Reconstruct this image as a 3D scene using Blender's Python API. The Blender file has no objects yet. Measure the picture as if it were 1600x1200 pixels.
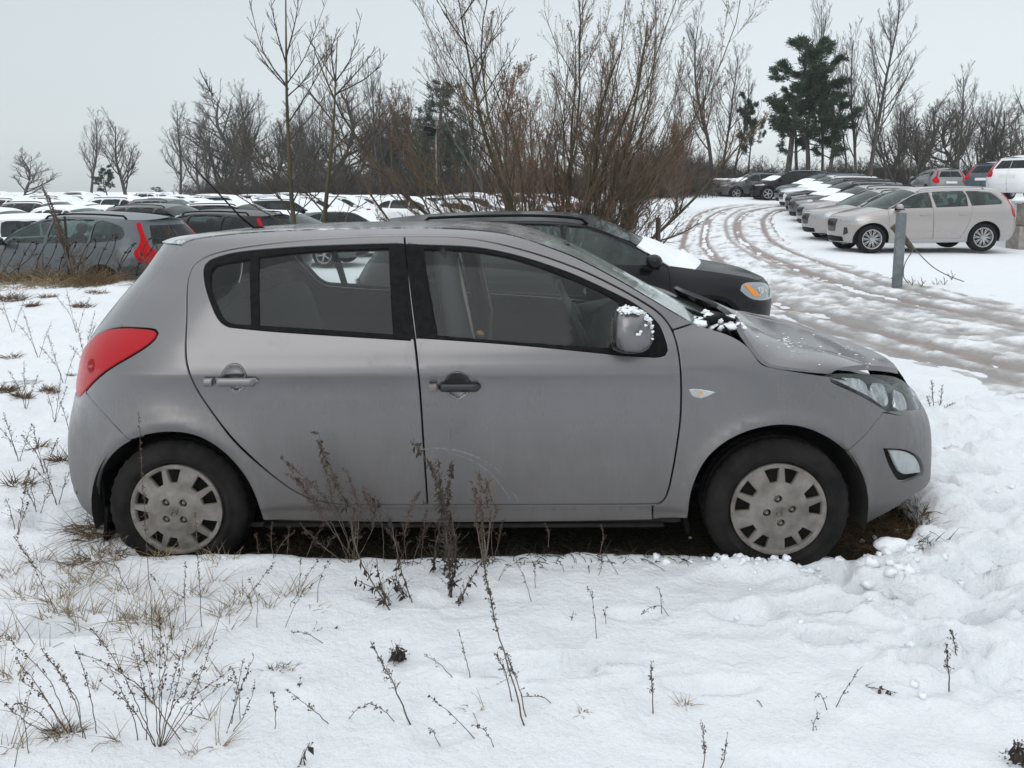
import bpy, math, random
import numpy as np
from mathutils import Vector, Matrix, geometry

SC = bpy.context.scene
COL = SC.collection
rad = math.radians
# ------------------------------------------------------------------ camera
EYE = 1.607
PITCH = rad(7.0)
cam_d = bpy.data.cameras.new("camera")
cam = bpy.data.objects.new("camera", cam_d)
COL.objects.link(cam)
cam.location = (0, 0, EYE)
cam.rotation_euler = (rad(90) - PITCH, 0, 0)
cam_d.sensor_width = 36.0
cam_d.lens = 27.0
cam_d.shift_y = -150.0 / 1600.0
cam_d.clip_start = 0.05
cam_d.clip_end = 6000
SC.camera = cam
# ------------------------------------------------------------------ sky, overcast
world = bpy.data.worlds.new("World")
SC.world = world
world.use_nodes = True
nt = world.node_tree
for n in list(nt.nodes): nt.nodes.remove(n)
out = nt.nodes.new("ShaderNodeOutputWorld")
bg1 = nt.nodes.new("ShaderNodeBackground"); bg2 = nt.nodes.new("ShaderNodeBackground")
add = nt.nodes.new("ShaderNodeAddShader")
sky = nt.nodes.new("ShaderNodeTexSky"); sky.sky_type = 'NISHITA'; sky.sun_disc = False
sky.sun_elevation = rad(20); sky.sun_rotation = rad(215)
bg1.inputs[1].default_value = 0.05
hsv = nt.nodes.new("ShaderNodeHueSaturation"); hsv.inputs['Saturation'].default_value = 0.25   # the cloud deck takes the blue out of it
nt.links.new(sky.outputs[0], hsv.inputs['Color']); nt.links.new(hsv.outputs[0], bg1.inputs[0])
tc = nt.nodes.new("ShaderNodeTexCoord"); sep = nt.nodes.new("ShaderNodeSeparateXYZ")
rmp = nt.nodes.new("ShaderNodeValToRGB")
rmp.color_ramp.elements[0].position = 0.0; rmp.color_ramp.elements[0].color = (0.48, 0.530, 0.555, 1)
rmp.color_ramp.elements[1].position = 1.0; rmp.color_ramp.elements[1].color = (1.38, 1.41, 1.45, 1)
e = rmp.color_ramp.elements.new(0.30); e.color = (0.49, 0.545, 0.575, 1)
nt.links.new(tc.outputs['Generated'], sep.inputs[0])
noi = nt.nodes.new("ShaderNodeTexNoise"); noi.inputs['Scale'].default_value = 2.2; noi.inputs['Detail'].default_value = 4
mp = nt.nodes.new("ShaderNodeMapping"); mp.inputs['Scale'].default_value = (1, 1, 3)
nt.links.new(tc.outputs['Generated'], mp.inputs[0]); nt.links.new(mp.outputs[0], noi.inputs['Vector'])
mr = nt.nodes.new("ShaderNodeMapRange"); mr.inputs[3].default_value = 0.95; mr.inputs[4].default_value = 1.05
nt.links.new(noi.outputs[0], mr.inputs[0])
nt.links.new(sep.outputs[2], rmp.inputs[0])
mx = nt.nodes.new("ShaderNodeVectorMath"); mx.operation = 'SCALE'
nt.links.new(rmp.outputs[0], mx.inputs[0]); nt.links.new(mr.outputs[0], mx.inputs['Scale'])
nt.links.new(mx.outputs[0], bg2.inputs[0]); bg2.inputs[1].default_value = 1.0
nt.links.new(bg1.outputs[0], add.inputs[0]); nt.links.new(bg2.outputs[0], add.inputs[1])
nt.links.new(add.outputs[0], out.inputs[0])
sun_d = bpy.data.lights.new("sun", 'SUN'); sun_d.energy = 0.5; sun_d.angle = rad(40); sun_d.color = (1, 0.97, 0.93)
sun = bpy.data.objects.new("sun", sun_d); COL.objects.link(sun)
sun.rotation_euler = (rad(50), 0, rad(-25))
SC.view_settings.view_transform = 'Standard'; SC.view_settings.look = 'None'
SC.view_settings.exposure = 0.0; SC.view_settings.gamma = 1.0
SC.view_settings.use_curve_mapping = False
SC.render.engine = 'CYCLES'
SC.cycles.volume_bounces = 0
SC.cycles.max_bounces = 8; SC.cycles.transparent_max_bounces = 24
SC.cycles.diffuse_bounces = 3; SC.cycles.glossy_bounces = 3; SC.cycles.transmission_bounces = 4

# ------------------------------------------------------------------ materials
def new_mat(name):
    m = bpy.data.materials.new(name); m.use_nodes = True
    return m, m.node_tree, m.node_tree.nodes['Principled BSDF']

def simple(name, col, rough=0.5, metal=0.0, spec=0.5, coat=0.0, coat_r=0.1):
    m, t, b = new_mat(name)
    b.inputs['Base Color'].default_value = (*col, 1); b.inputs['Roughness'].default_value = rough
    b.inputs['Metallic'].default_value = metal; b.inputs['Specular IOR Level'].default_value = spec
    b.inputs['Coat Weight'].default_value = coat; b.inputs['Coat Roughness'].default_value = coat_r
    return m

def N(t, typ, **kw):
    n = t.nodes.new(typ)
    for k, v in kw.items(): n.inputs[k.replace('_', ' ')].default_value = v
    return n

def noise_of(t, scale, detail=5, rough=0.55, coord='Object', stretch=(1, 1, 1)):
    tc = t.nodes.new("ShaderNodeTexCoord"); mp = t.nodes.new("ShaderNodeMapping"); mp.inputs['Scale'].default_value = stretch
    n = N(t, "ShaderNodeTexNoise", Scale=scale, Detail=detail, Roughness=rough)
    t.links.new(tc.outputs[coord], mp.inputs[0]); t.links.new(mp.outputs[0], n.inputs['Vector'])
    return n

def ramp(t, src, stops):
    r = t.nodes.new("ShaderNodeValToRGB")
    els = r.color_ramp.elements
    els[0].position = stops[0][0]; els[0].color = (*stops[0][1], 1) if len(stops[0][1]) == 3 else stops[0][1]
    els[1].position = stops[-1][0]; els[1].color = (*stops[-1][1], 1)
    for p, c in stops[1:-1]:
        e = els.new(p); e.color = (*c, 1)
    t.links.new(src, r.inputs[0])
    return r

def mixc(t, fac, a, b):
    m = t.nodes.new("ShaderNodeMix"); m.data_type = 'RGBA'
    for s, v in ((m.inputs[0], fac), (m.inputs[6], a), (m.inputs[7], b)):
        if hasattr(v, 'is_linked') or hasattr(v, 'links'): t.links.new(v, s)
        elif isinstance(v, (int, float)): s.default_value = v
        else: s.default_value = (*v, 1)
    return m.outputs[2]

def bump(t, b, src, strength=0.3, dist=0.01):
    n = t.nodes.new("ShaderNodeBump"); n.inputs['Strength'].default_value = strength; n.inputs['Distance'].default_value = dist
    t.links.new(src, n.inputs['Height']); t.links.new(n.outputs[0], b.inputs['Normal'])

def noisy(name, c1, c2, scale=5, rough=0.8, bstr=0.3, bdist=0.01, detail=6, stretch=(1, 1, 1), metal=0, coord='Object', lo=0.35, hi=0.65):
    m, t, b = new_mat(name)
    n = noise_of(t, scale, detail, stretch=stretch, coord=coord)
    r = ramp(t, n.outputs[0], [(lo, c1), (hi, c2)])
    t.links.new(r.outputs[0], b.inputs['Base Color'])
    b.inputs['Roughness'].default_value = rough; b.inputs['Metallic'].default_value = metal
    if bstr: bump(t, b, n.outputs[0], bstr, bdist)
    return m

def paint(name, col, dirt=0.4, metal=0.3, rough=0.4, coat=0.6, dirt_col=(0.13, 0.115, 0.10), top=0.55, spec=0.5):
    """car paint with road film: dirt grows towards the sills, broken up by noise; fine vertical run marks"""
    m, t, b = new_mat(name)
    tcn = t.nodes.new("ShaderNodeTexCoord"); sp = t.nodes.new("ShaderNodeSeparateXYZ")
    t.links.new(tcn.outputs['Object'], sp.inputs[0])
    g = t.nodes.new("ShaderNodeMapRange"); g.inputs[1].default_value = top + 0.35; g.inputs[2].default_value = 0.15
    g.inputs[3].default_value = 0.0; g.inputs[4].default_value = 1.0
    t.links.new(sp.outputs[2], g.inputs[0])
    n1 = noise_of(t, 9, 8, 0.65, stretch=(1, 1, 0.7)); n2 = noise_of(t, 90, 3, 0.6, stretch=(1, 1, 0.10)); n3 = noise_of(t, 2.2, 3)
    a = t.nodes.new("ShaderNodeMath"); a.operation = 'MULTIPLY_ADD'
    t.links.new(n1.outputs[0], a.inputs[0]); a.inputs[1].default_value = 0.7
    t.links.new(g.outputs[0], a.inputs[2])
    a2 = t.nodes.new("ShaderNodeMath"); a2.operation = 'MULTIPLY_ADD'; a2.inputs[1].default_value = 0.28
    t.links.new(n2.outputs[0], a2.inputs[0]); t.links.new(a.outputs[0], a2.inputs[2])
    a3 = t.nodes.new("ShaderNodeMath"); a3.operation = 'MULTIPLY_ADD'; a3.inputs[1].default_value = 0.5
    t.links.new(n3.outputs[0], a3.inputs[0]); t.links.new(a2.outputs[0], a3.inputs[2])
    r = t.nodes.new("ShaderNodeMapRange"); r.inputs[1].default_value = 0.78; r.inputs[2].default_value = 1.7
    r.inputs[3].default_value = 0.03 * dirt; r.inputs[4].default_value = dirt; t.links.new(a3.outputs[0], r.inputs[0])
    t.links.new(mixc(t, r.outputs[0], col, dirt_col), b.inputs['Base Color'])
    rr = t.nodes.new("ShaderNodeMapRange"); rr.inputs[1].default_value = 0; rr.inputs[2].default_value = 0.6
    rr.inputs[3].default_value = rough; rr.inputs[4].default_value = 0.75
    t.links.new(r.outputs[0], rr.inputs[0]); t.links.new(rr.outputs[0], b.inputs['Roughness'])
    mm = t.nodes.new("ShaderNodeMapRange"); mm.inputs[1].default_value = 0; mm.inputs[2].default_value = 0.7
    mm.inputs[3].default_value = metal; mm.inputs[4].default_value = 0.0
    t.links.new(r.outputs[0], mm.inputs[0]); t.links.new(mm.outputs[0], b.inputs['Metallic'])
    b.inputs['Coat Weight'].default_value = coat; b.inputs['Specular IOR Level'].default_value = spec
    cr = t.nodes.new("ShaderNodeMapRange"); cr.inputs[1].default_value = 0; cr.inputs[2].default_value = 0.5
    cr.inputs[3].default_value = 0.12; cr.inputs[4].default_value = 0.6
    t.links.new(r.outputs[0], cr.inputs[0]); t.links.new(cr.outputs[0], b.inputs['Coat Roughness'])
    return m

def glass_mat(name, tint=(0.55, 0.62, 0.6), film=0.25, film_col=(0.35, 0.37, 0.38), rough=0.03, speck=0.25):
    """thin window pane: see-through tint, fresnel reflection, a film of road dust and frozen drops"""
    m, t, b = new_mat(name)
    t.nodes.remove(b)
    o = t.nodes['Material Output']
    tr = t.nodes.new("ShaderNodeBsdfTransparent"); tr.inputs[0].default_value = (*tint, 1)
    gl = t.nodes.new("ShaderNodeBsdfGlossy"); gl.inputs['Roughness'].default_value = rough; gl.inputs[0].default_value = (0.9, 0.95, 0.95, 1)
    df = t.nodes.new("ShaderNodeBsdfDiffuse"); df.inputs[0].default_value = (*film_col, 1)
    lf = t.nodes.new("ShaderNodeLayerWeight"); lf.inputs[0].default_value = 0.5
    pw = t.nodes.new("ShaderNodeMath"); pw.operation = 'POWER'; pw.inputs[1].default_value = 5.0; t.links.new(lf.outputs['Facing'], pw.inputs[0])
    lw = t.nodes.new("ShaderNodeMath"); lw.operation = 'MULTIPLY_ADD'; lw.inputs[1].default_value = 0.93; lw.inputs[2].default_value = 0.022; t.links.new(pw.outputs[0], lw.inputs[0])
    n1 = noise_of(t, 6, 6, 0.6, stretch=(1, 1, 0.5)); n2 = noise_of(t, 170, 1, 0.5)
    f1 = t.nodes.new("ShaderNodeMapRange"); f1.inputs[1].default_value = 0.3; f1.inputs[2].default_value = 0.75
    f1.inputs[3].default_value = film * 0.5; f1.inputs[4].default_value = film * 1.4
    t.links.new(n1.outputs[0], f1.inputs[0])
    f2 = t.nodes.new("ShaderNodeMapRange"); f2.inputs[1].default_value = 0.74; f2.inputs[2].default_value = 0.80
    f2.inputs[3].default_value = 0; f2.inputs[4].default_value = speck
    t.links.new(n2.outputs[0], f2.inputs[0])
    ad = t.nodes.new("ShaderNodeMath"); ad.operation = 'ADD'; ad.use_clamp = True
    t.links.new(f1.outputs[0], ad.inputs[0]); t.links.new(f2.outputs[0], ad.inputs[1])
    m1 = t.nodes.new("ShaderNodeMixShader"); m2 = t.nodes.new("ShaderNodeMixShader")
    t.links.new(ad.outputs[0], m1.inputs[0]); t.links.new(tr.outputs[0], m1.inputs[1]); t.links.new(df.outputs[0], m1.inputs[2])
    t.links.new(lw.outputs[0], m2.inputs[0]); t.links.new(m1.outputs[0], m2.inputs[1]); t.links.new(gl.outputs[0], m2.inputs[2])
    t.links.new(m2.outputs[0], o.inputs[0])
    return m

def snow_mat(name, col=(0.80, 0.83, 0.86), bs=0.5, scale=9, fine=70, dist=0.02):
    m, t, b = new_mat(name)
    n = noise_of(t, scale, 8, 0.6); n2 = noise_of(t, fine, 4, 0.6)
    ad = t.nodes.new("ShaderNodeMath"); ad.operation = 'MULTIPLY_ADD'; ad.inputs[1].default_value = 0.25
    t.links.new(n2.outputs[0], ad.inputs[0]); t.links.new(n.outputs[0], ad.inputs[2])
    bump(t, b, ad.outputs[0], bs, dist)
    r = ramp(t, n.outputs[0], [(0.25, tuple(c * 0.96 for c in col)), (0.7, col)])
    t.links.new(r.outputs[0], b.inputs['Base Color'])
    b.inputs['Roughness'].default_value = 0.85
    b.inputs['Specular IOR Level'].default_value = 0.25
    return m

M = {}
M['paint'] = paint('grey_paint', (0.158, 0.154, 0.160), dirt=0.8, metal=0.82, rough=0.27, coat=1.0, dirt_col=(0.052, 0.045, 0.040))  # film below the crease is road dirt, darkened to stand in for dim reflections
M['paint_clean'] = paint('grey_paint_upper', (0.158, 0.154, 0.160), dirt=0.4, metal=0.82, rough=0.27, coat=1.0, dirt_col=(0.15, 0.14, 0.135))
M['black_plastic'] = noisy('black_plastic', (0.006, 0.006, 0.007), (0.012, 0.012, 0.012), 40, 0.5, 0)
M['black_plastic'].node_tree.nodes['Principled BSDF'].inputs['Specular IOR Level'].default_value = 0.05
M['black_gloss'] = simple('gloss_black_trim', (0.012, 0.012, 0.014), 0.18, 0, 0.5)
M['rubber'] = noisy('tyre_rubber', (0.007, 0.0068, 0.007), (0.019, 0.017, 0.016), 11, 0.85, 0.4, 0.004)
M['rubber'].node_tree.nodes['Principled BSDF'].inputs['Specular IOR Level'].default_value = 0.18
M['hubcap'] = noisy('dirty_hubcap', (0.225, 0.21, 0.195), (0.12, 0.105, 0.09), 14, 0.55, 0.15, 0.003, metal=0.15, detail=10)
M['steel'] = noisy('dark_steel', (0.008, 0.0075, 0.007), (0.02, 0.017, 0.015), 20, 0.8, 0.2)
M['bolt'] = noisy('bolt_metal', (0.10, 0.10, 0.08), (0.22, 0.23, 0.19), 60, 0.45, 0.1, metal=0.6)
M['red_lens'] = simple('red_lens', (0.36, 0.003, 0.008), 0.22, 0, 0.2, coat=0.10, coat_r=0.05)
M['dark_red_lens'] = simple('dark_red_lens', (0.22, 0.002, 0.006), 0.2, 0, 0.04)
M['chrome'] = noisy('reflector', (0.30, 0.31, 0.32), (0.75, 0.77, 0.79), 34, 0.15, 0.9, 0.012, metal=0.9, stretch=(1, 1, 0.4))
M['lens'] = glass_mat('clear_lens', (0.86, 0.88, 0.88), film=0.07, film_col=(0.5, 0.52, 0.53), speck=0.1)
M['lens_frost'] = glass_mat('frosted_lens', (0.8, 0.83, 0.83), film=0.5, film_col=(0.62, 0.65, 0.66), speck=0.3)
M['amber'] = simple('amber_lens', (0.75, 0.26, 0.03), 0.25, 0, 0.5)
M['glass'] = glass_mat('side_glass', (0.84, 0.88, 0.87), film=0.03, film_col=(0.20, 0.21, 0.22), speck=0.25)
M['glass_front'] = glass_mat('windscreen_glass', (0.62, 0.72, 0.68), film=0.68, film_col=(0.60, 0.69, 0.66), rough=0.08, speck=0.5)
M['glass_dark'] = glass_mat('tinted_glass', (0.13, 0.17, 0.17), film=0.05, film_col=(0.2, 0.22, 0.22), speck=0.1)
M['glass_mid'] = glass_mat('green_glass', (0.30, 0.40, 0.38), film=0.12, film_col=(0.3, 0.35, 0.34), speck=0.2)
M['fabric'] = noisy('seat_fabric', (0.012, 0.0125, 0.0145), (0.020, 0.021, 0.024), 60, 0.95, 0)
M['interior'] = noisy('interior_plastic', (0.006, 0.0065, 0.0075), (0.009, 0.0095, 0.011), 30, 0.7, 0)
M['headliner'] = noisy('pillar_trim', (0.10, 0.095, 0.09), (0.13, 0.125, 0.12), 30, 0.9, 0.1)
M['belt'] = simple('seat_belt', (0.28, 0.25, 0.22), 0.8)
M['snow'] = snow_mat('snow')
def frosted_paint(name, base, amount=0.5):
    m = M['paint_clean'].copy(); m.name = name; t = m.node_tree; b = t.nodes['Principled BSDF']
    n = noise_of(t, 38, 6, 0.7, stretch=(0.6, 1, 1)); n2 = noise_of(t, 1.4, 3, 0.5)
    a = t.nodes.new("ShaderNodeMath"); a.operation = 'MULTIPLY_ADD'; a.inputs[1].default_value = 0.9
    t.links.new(n2.outputs[0], a.inputs[0]); t.links.new(n.outputs[0], a.inputs[2])
    r = t.nodes.new("ShaderNodeMapRange"); r.inputs[1].default_value = 0.98 - amount * .25; r.inputs[2].default_value = 1.14 - amount * .2
    t.links.new(a.outputs[0], r.inputs[0])
    c0 = b.inputs['Base Color'].links[0].from_socket; t.links.new(mixc(t, r.outputs[0], c0, (0.72, 0.75, 0.78)), b.inputs['Base Color'])
    return m
M['roof_paint'] = frosted_paint('frosted_roof_paint', None, 0.38); M['hood_paint'] = frosted_paint('frosted_bonnet_paint', None, -0.45)
M['snow_clean'] = snow_mat('car_snow', (0.82, 0.85, 0.88), 0.35, 5, 50)
M['rim_leather'] = simple('steering_leather', (0.10, 0.105, 0.11), 0.6)
M['tag'] = simple('orange_tag', (0.30, 0.16, 0.04), 0.6)

# ------------------------------------------------------------------ objects
def mesh_data(name, verts, faces, mats, smooth=True, normals=None, mat_idx=None):
    me = bpy.data.meshes.new(name)
    verts = np.asarray(verts, dtype=float)
    me.from_pydata(verts.tolist(), [], faces if isinstance(faces, list) else faces.tolist())
    if not isinstance(mats, (list, tuple)): mats = [mats]
    for m in mats: me.materials.append(m)
    if mat_idx is not None: me.polygons.foreach_set('material_index', np.asarray(mat_idx, dtype=np.int32))
    me.polygons.foreach_set('use_smooth', [smooth] * len(me.polygons))
    me.update()
    if normals is not None: me.normals_split_custom_set_from_vertices([tuple(n) for n in normals])
    return me

def link(name, data, parent=None, loc=None, rot=None, scl=None):
    o = bpy.data.objects.new(name, data); COL.objects.link(o)
    if parent is not None: o.parent = parent
    if loc is not None: o.location = loc
    if rot is not None: o.rotation_euler = rot
    if scl is not None: o.scale = scl
    return o

def obj(name, verts, faces, mat, parent=None, **kw):
    return link(name, mesh_data(name, verts, faces, mat, **kw), parent)

def thing(name, label, cat, loc=(0, 0, 0), rz=0, group=None):
    o = link(name, None, None, loc, (0, 0, rz)); o.empty_display_size = 0.2
    return tag(o, label, cat, group)

def tag(o, label, cat, group=None):
    o['label'] = label; o['category'] = cat
    if group: o['group'] = group
    return o

class MB:
    """collects shapes for one mesh"""
    def __init__(s): s.v = []; s.f = []; s.m = []; s.n = 0
    def add(s, v, f, mi=0):
        v = np.asarray(v, dtype=float).reshape(-1, 3)
        s.v.append(v); s.f.extend([tuple(int(i) + s.n for i in q) for q in f]); s.m.extend([mi] * len(f)); s.n += len(v); return s
    def box(s, c, d, mi=0, rot=None):
        x, y, z = [q / 2 for q in d]
        v = np.array([(a * x, b * y, e * z) for a in (-1, 1) for b in (-1, 1) for e in (-1, 1)], dtype=float)
        if rot is not None: v = v @ np.array(rot).T
        v += np.array(c)
        return s.add(v, [(0, 1, 3, 2), (4, 6, 7, 5), (0, 4, 5, 1), (2, 3, 7, 6), (0, 2, 6, 4), (1, 5, 7, 3)], mi)
    def tube(s, pts, r, n=6, mi=0, cap=True):
        pts = np.asarray(pts, float); k = len(pts)
        r = np.full(k, r) if np.isscalar(r) else np.asarray(r, float)
        t = np.gradient(pts, axis=0); t /= np.linalg.norm(t, axis=1)[:, None] + 1e-12
        ref = np.array([0, 0, 1.0]) if abs(t[0][2]) < 0.9 else np.array([1.0, 0, 0])
        vs = []
        for i in range(k):
            a = np.cross(t[i], ref); a /= np.linalg.norm(a) + 1e-12; b = np.cross(t[i], a); ref = np.cross(a, t[i]) if False else ref
            for j in range(n):
                th = 2 * math.pi * j / n
                vs.append(pts[i] + r[i] * (math.cos(th) * a + math.sin(th) * b))
        f = [(i * n + j, i * n + (j + 1) % n, (i + 1) * n + (j + 1) % n, (i + 1) * n + j) for i in range(k - 1) for j in range(n)]
        if cap: f += [tuple(range(n))[::-1], tuple((k - 1) * n + j for j in range(n))]
        return s.add(vs, f, mi)
    def lathe(s, prof, n=32, axis='y', c=(0, 0, 0), mi=0, wob=None):
        """prof: list of (r, h), h along the axis"""
        vs = []
        for j in range(n):
            th = 2 * math.pi * j / n
            for i, (r, h) in enumerate(prof):
                rr = r + (wob(i, j) if wob else 0)
                if axis == 'y': vs.append((c[0] + rr * math.cos(th), c[1] + h, c[2] + rr * math.sin(th)))
                elif axis == 'z': vs.append((c[0] + rr * math.cos(th), c[1] + rr * math.sin(th), c[2] + h))
                else: vs.append((c[0] + h, c[1] + rr * math.cos(th), c[2] + rr * math.sin(th)))
        k = len(prof)
        f = [(j * k + i, j * k + i + 1, ((j + 1) % n) * k + i + 1, ((j + 1) % n) * k + i) for j in range(n) for i in range(k - 1)]
        return s.add(vs, f, mi)
    def blob(s, c, r, seed=0, n=8, mi=0, rough=0.25):
        rg = np.random.RandomState(seed); vs = []; m = n // 2 + 1
        for i in range(m + 1):
            ph = math.pi * i / m
            for j in range(n):
                th = 2 * math.pi * j / n; q = 1 + rg.uniform(-rough, rough)
                vs.append((c[0] + r[0] * q * math.sin(ph) * math.cos(th), c[1] + r[1] * q * math.sin(ph) * math.sin(th), c[2] + r[2] * q * math.cos(ph)))
        f = [(i * n + j, (i + 1) * n + j, (i + 1) * n + (j + 1) % n, i * n + (j + 1) % n) for i in range(m) for j in range(n)]
        return s.add(vs, f, mi)
    def data(s, name, mat, smooth=True): return mesh_data(name, np.concatenate(s.v), s.f, mat, smooth=smooth, mat_idx=s.m)
    def build(s, name, mat, parent=None, smooth=True): return link(name, s.data(name, mat, smooth), parent)

# ------------------------------------------------------------------ curves and panels
def spline(pts, n=8):
    p = np.asarray(pts, float)
    if len(p) < 3:
        return np.array([p[0] + (p[-1] - p[0]) * t for t in np.linspace(0, 1, n + 1)])
    q = np.vstack([2 * p[0] - p[1], p, 2 * p[-1] - p[-2]]); o = []
    for i in range(1, len(q) - 2):
        p0, p1, p2, p3 = q[i - 1], q[i], q[i + 1], q[i + 2]
        for t in np.linspace(0, 1, n, endpoint=False):
            o.append(0.5 * ((2 * p1) + (-p0 + p2) * t + (2 * p0 - 5 * p1 + 4 * p2 - p3) * t * t + (-p0 + 3 * p1 - 3 * p2 + p3) * t ** 3))
    o.append(q[-2]); return np.array(o)

def even(p, h):
    p = np.asarray(p, float); d = np.r_[0, np.cumsum(np.linalg.norm(np.diff(p, axis=0), axis=1))]
    k = max(1, int(math.ceil(d[-1] / h))); s = np.linspace(0, d[-1], k + 1)
    return np.stack([np.interp(s, d, p[:, i]) for i in range(p.shape[1])], 1)

def loop(segs, h):
    o = []
    for s in segs:
        e = even(s, h)
        if o and np.linalg.norm(o[-1] - e[0]) < h * 0.35: e = e[1:]
        o.extend(list(e))
    if np.linalg.norm(o[0] - o[-1]) < h * 0.35: o.pop()
    return np.array(o)

def area2(p): x, y = p[:, 0], p[:, 1]; return 0.5 * np.sum(x * np.roll(y, -1) - np.roll(x, -1) * y)

def inset(p, d):
    """p counter-clockwise; d > 0 moves inwards"""
    a = np.roll(p, 1, 0); b = np.roll(p, -1, 0)
    e1 = p - a; e2 = b - p
    n1 = np.stack([-e1[:, 1], e1[:, 0]], 1); n2 = np.stack([-e2[:, 1], e2[:, 0]], 1)
    n1 /= np.linalg.norm(n1, axis=1)[:, None] + 1e-12; n2 /= np.linalg.norm(n2, axis=1)[:, None] + 1e-12
    n = n1 + n2; l = np.linalg.norm(n, axis=1)[:, None] + 1e-9; n /= l
    c = np.clip(np.sum(n * n1, 1), 0.45, 1)[:, None]
    return p + n * d / c

def inside(pts, poly):
    x, y = pts[:, 0], pts[:, 1]; r = np.zeros(len(pts), bool)
    px, py = poly[:, 0], poly[:, 1]; j = len(poly) - 1
    for i in range(len(poly)):
        with np.errstate(divide='ignore', invalid='ignore'):
            c = ((py[i] > y) != (py[j] > y)) & (x < (px[j] - px[i]) * (y - py[i]) / (py[j] - py[i] + 1e-15) + px[i])
        r ^= c; j = i
    return r

def panel_geo(F, outer, holes=(), h=0.03, gap=0.0, lip=0.02, off=0.0, closed_back=False):
    """F(u, v) -> (N,3) points and (N,3) unit normals. Returns verts, faces, normals of a panel with a turned-in rim."""
    loops = []
    o = outer if area2(outer) > 0 else outer[::-1]
    loops.append(inset(o, gap + (0.002 if lip else 0)))
    lips = [inset(o, gap)]
    for q in holes:
        q = q if area2(q) > 0 else q[::-1]
        loops.append(inset(q, -gap - (0.002 if lip else 0))); lips.append(inset(q, -gap))
    pts = []; edges = []
    for L in loops:
        b = len(pts); pts.extend([tuple(v) for v in L]); k = len(L)
        edges.extend([(b + i, b + (i + 1) % k) for i in range(k)])
    nb = len(pts)
    O = loops[0]; mn = O.min(0); mxx = O.max(0)
    gx = np.arange(mn[0] + h * .5, mxx[0], h); gy = np.arange(mn[1] + h * .5, mxx[1], h)
    G = np.array([(x + (h * .5 if j % 2 else 0), y) for j, y in enumerate(gy) for x in gx])
    if len(G):
        k = inside(G, O)
        for L in loops[1:]: k &= ~inside(G, L)
        G = G[k]
        if len(G):
            B = np.array(pts)
            keep = np.ones(len(G), bool)
            for s0 in range(0, len(G), 2000):
                dd = np.linalg.norm(G[s0:s0 + 2000, None] - B[None], axis=2).min(1); keep[s0:s0 + 2000] = dd > h * 0.42
            G = G[keep]; pts.extend([tuple(v) for v in G])
    vo, eo, fo, ov, oe, of = geometry.delaunay_2d_cdt([Vector(p) for p in pts], edges, [], 0, 1e-7)
    V = np.array([(v.x, v.y) for v in vo])
    T = np.array([f for f in fo if len(f) == 3])
    c = V[T].mean(1); k = inside(c, loops[0])
    for L in loops[1:]: k &= ~inside(c, L)
    T = T[k]
    P, Nn = F(V[:, 0], V[:, 1]); P = P + Nn * off
    tn = np.cross(P[T[:, 1]] - P[T[:, 0]], P[T[:, 2]] - P[T[:, 0]])
    fl = np.sum(tn * Nn[T].mean(1), 1) < 0
    T[fl] = T[fl][:, ::-1]
    verts = [P]; norms = [Nn]; faces = [tuple(int(i) for i in t) for t in T]; n = len(P)
    if lip:
        for L0, L1 in zip(loops, lips):
            P0, N0 = F(L0[:, 0], L0[:, 1]); P1, N1 = F(L1[:, 0], L1[:, 1])
            k = len(L0)
            outw = P1 - P0; outw /= np.linalg.norm(outw, axis=1)[:, None] + 1e-9
            r0 = P0 + N0 * off; r1 = P1 + N1 * (off - 0.002); r2 = P1 + N1 * (off - lip)
            verts += [r0, r1, r2]; norms += [N0, (N1 + outw) / np.linalg.norm(N1 + outw, axis=1)[:, None], outw]
            for a in range(2):
                for i in range(k):
                    j = (i + 1) % k
                    q = (n + a * k + i, n + a * k + j, n + (a + 1) * k + j, n + (a + 1) * k + i)
                    faces.append(q)
            n += 3 * k
    V3 = np.concatenate(verts); N3 = np.concatenate(norms)
    # orient rim quads by their normals
    out = []
    for f in faces:
        if len(f) == 4:
            a, b, c_ = V3[f[0]], V3[f[1]], V3[f[2]]
            if np.dot(np.cross(b - a, c_ - a), N3[f[1]] + N3[f[2]]) < 0: f = f[::-1]
        out.append(f)
    return V3, out, N3

def grid_geo(G, flip=False):
    """G (n,m,3) grid -> verts, quads, normals"""
    n, m = G.shape[:2]
    f = [(i * m + j, (i + 1) * m + j, (i + 1) * m + j + 1, i * m + j + 1) for i in range(n - 1) for j in range(m - 1)]
    du = np.gradient(G, axis=0); dv = np.gradient(G, axis=1); nn = np.cross(du, dv); nn /= np.linalg.norm(nn, axis=2)[..., None] + 1e-12
    if flip: f = [q[::-1] for q in f]; nn = -nn
    return G.reshape(-1, 3), f, nn.reshape(-1, 3)

def coons(c0, c1, d0, d1, n, m):
    """c0,c1: curves along t (at s=0,1); d0,d1: curves along s (at t=0,1)"""
    def rs(c, k):
        c = np.asarray(c, float); d = np.r_[0, np.cumsum(np.linalg.norm(np.diff(c, axis=0), axis=1))]; s = np.linspace(0, d[-1], k)
        return np.stack([np.interp(s, d, c[:, i]) for i in range(3)], 1)
    C0, C1, D0, D1 = rs(c0, m), rs(c1, m), rs(d0, n), rs(d1, n)
    s = np.linspace(0, 1, n)[:, None, None]; t = np.linspace(0, 1, m)[None, :, None]
    return ((1 - s) * C0[None] + s * C1[None] + (1 - t) * D0[:, None] + t * D1[:, None]
            - ((1 - s) * (1 - t) * C0[0] + s * t * C1[-1] + s * (1 - t) * C1[0] + (1 - s) * t * C0[-1]))

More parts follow.
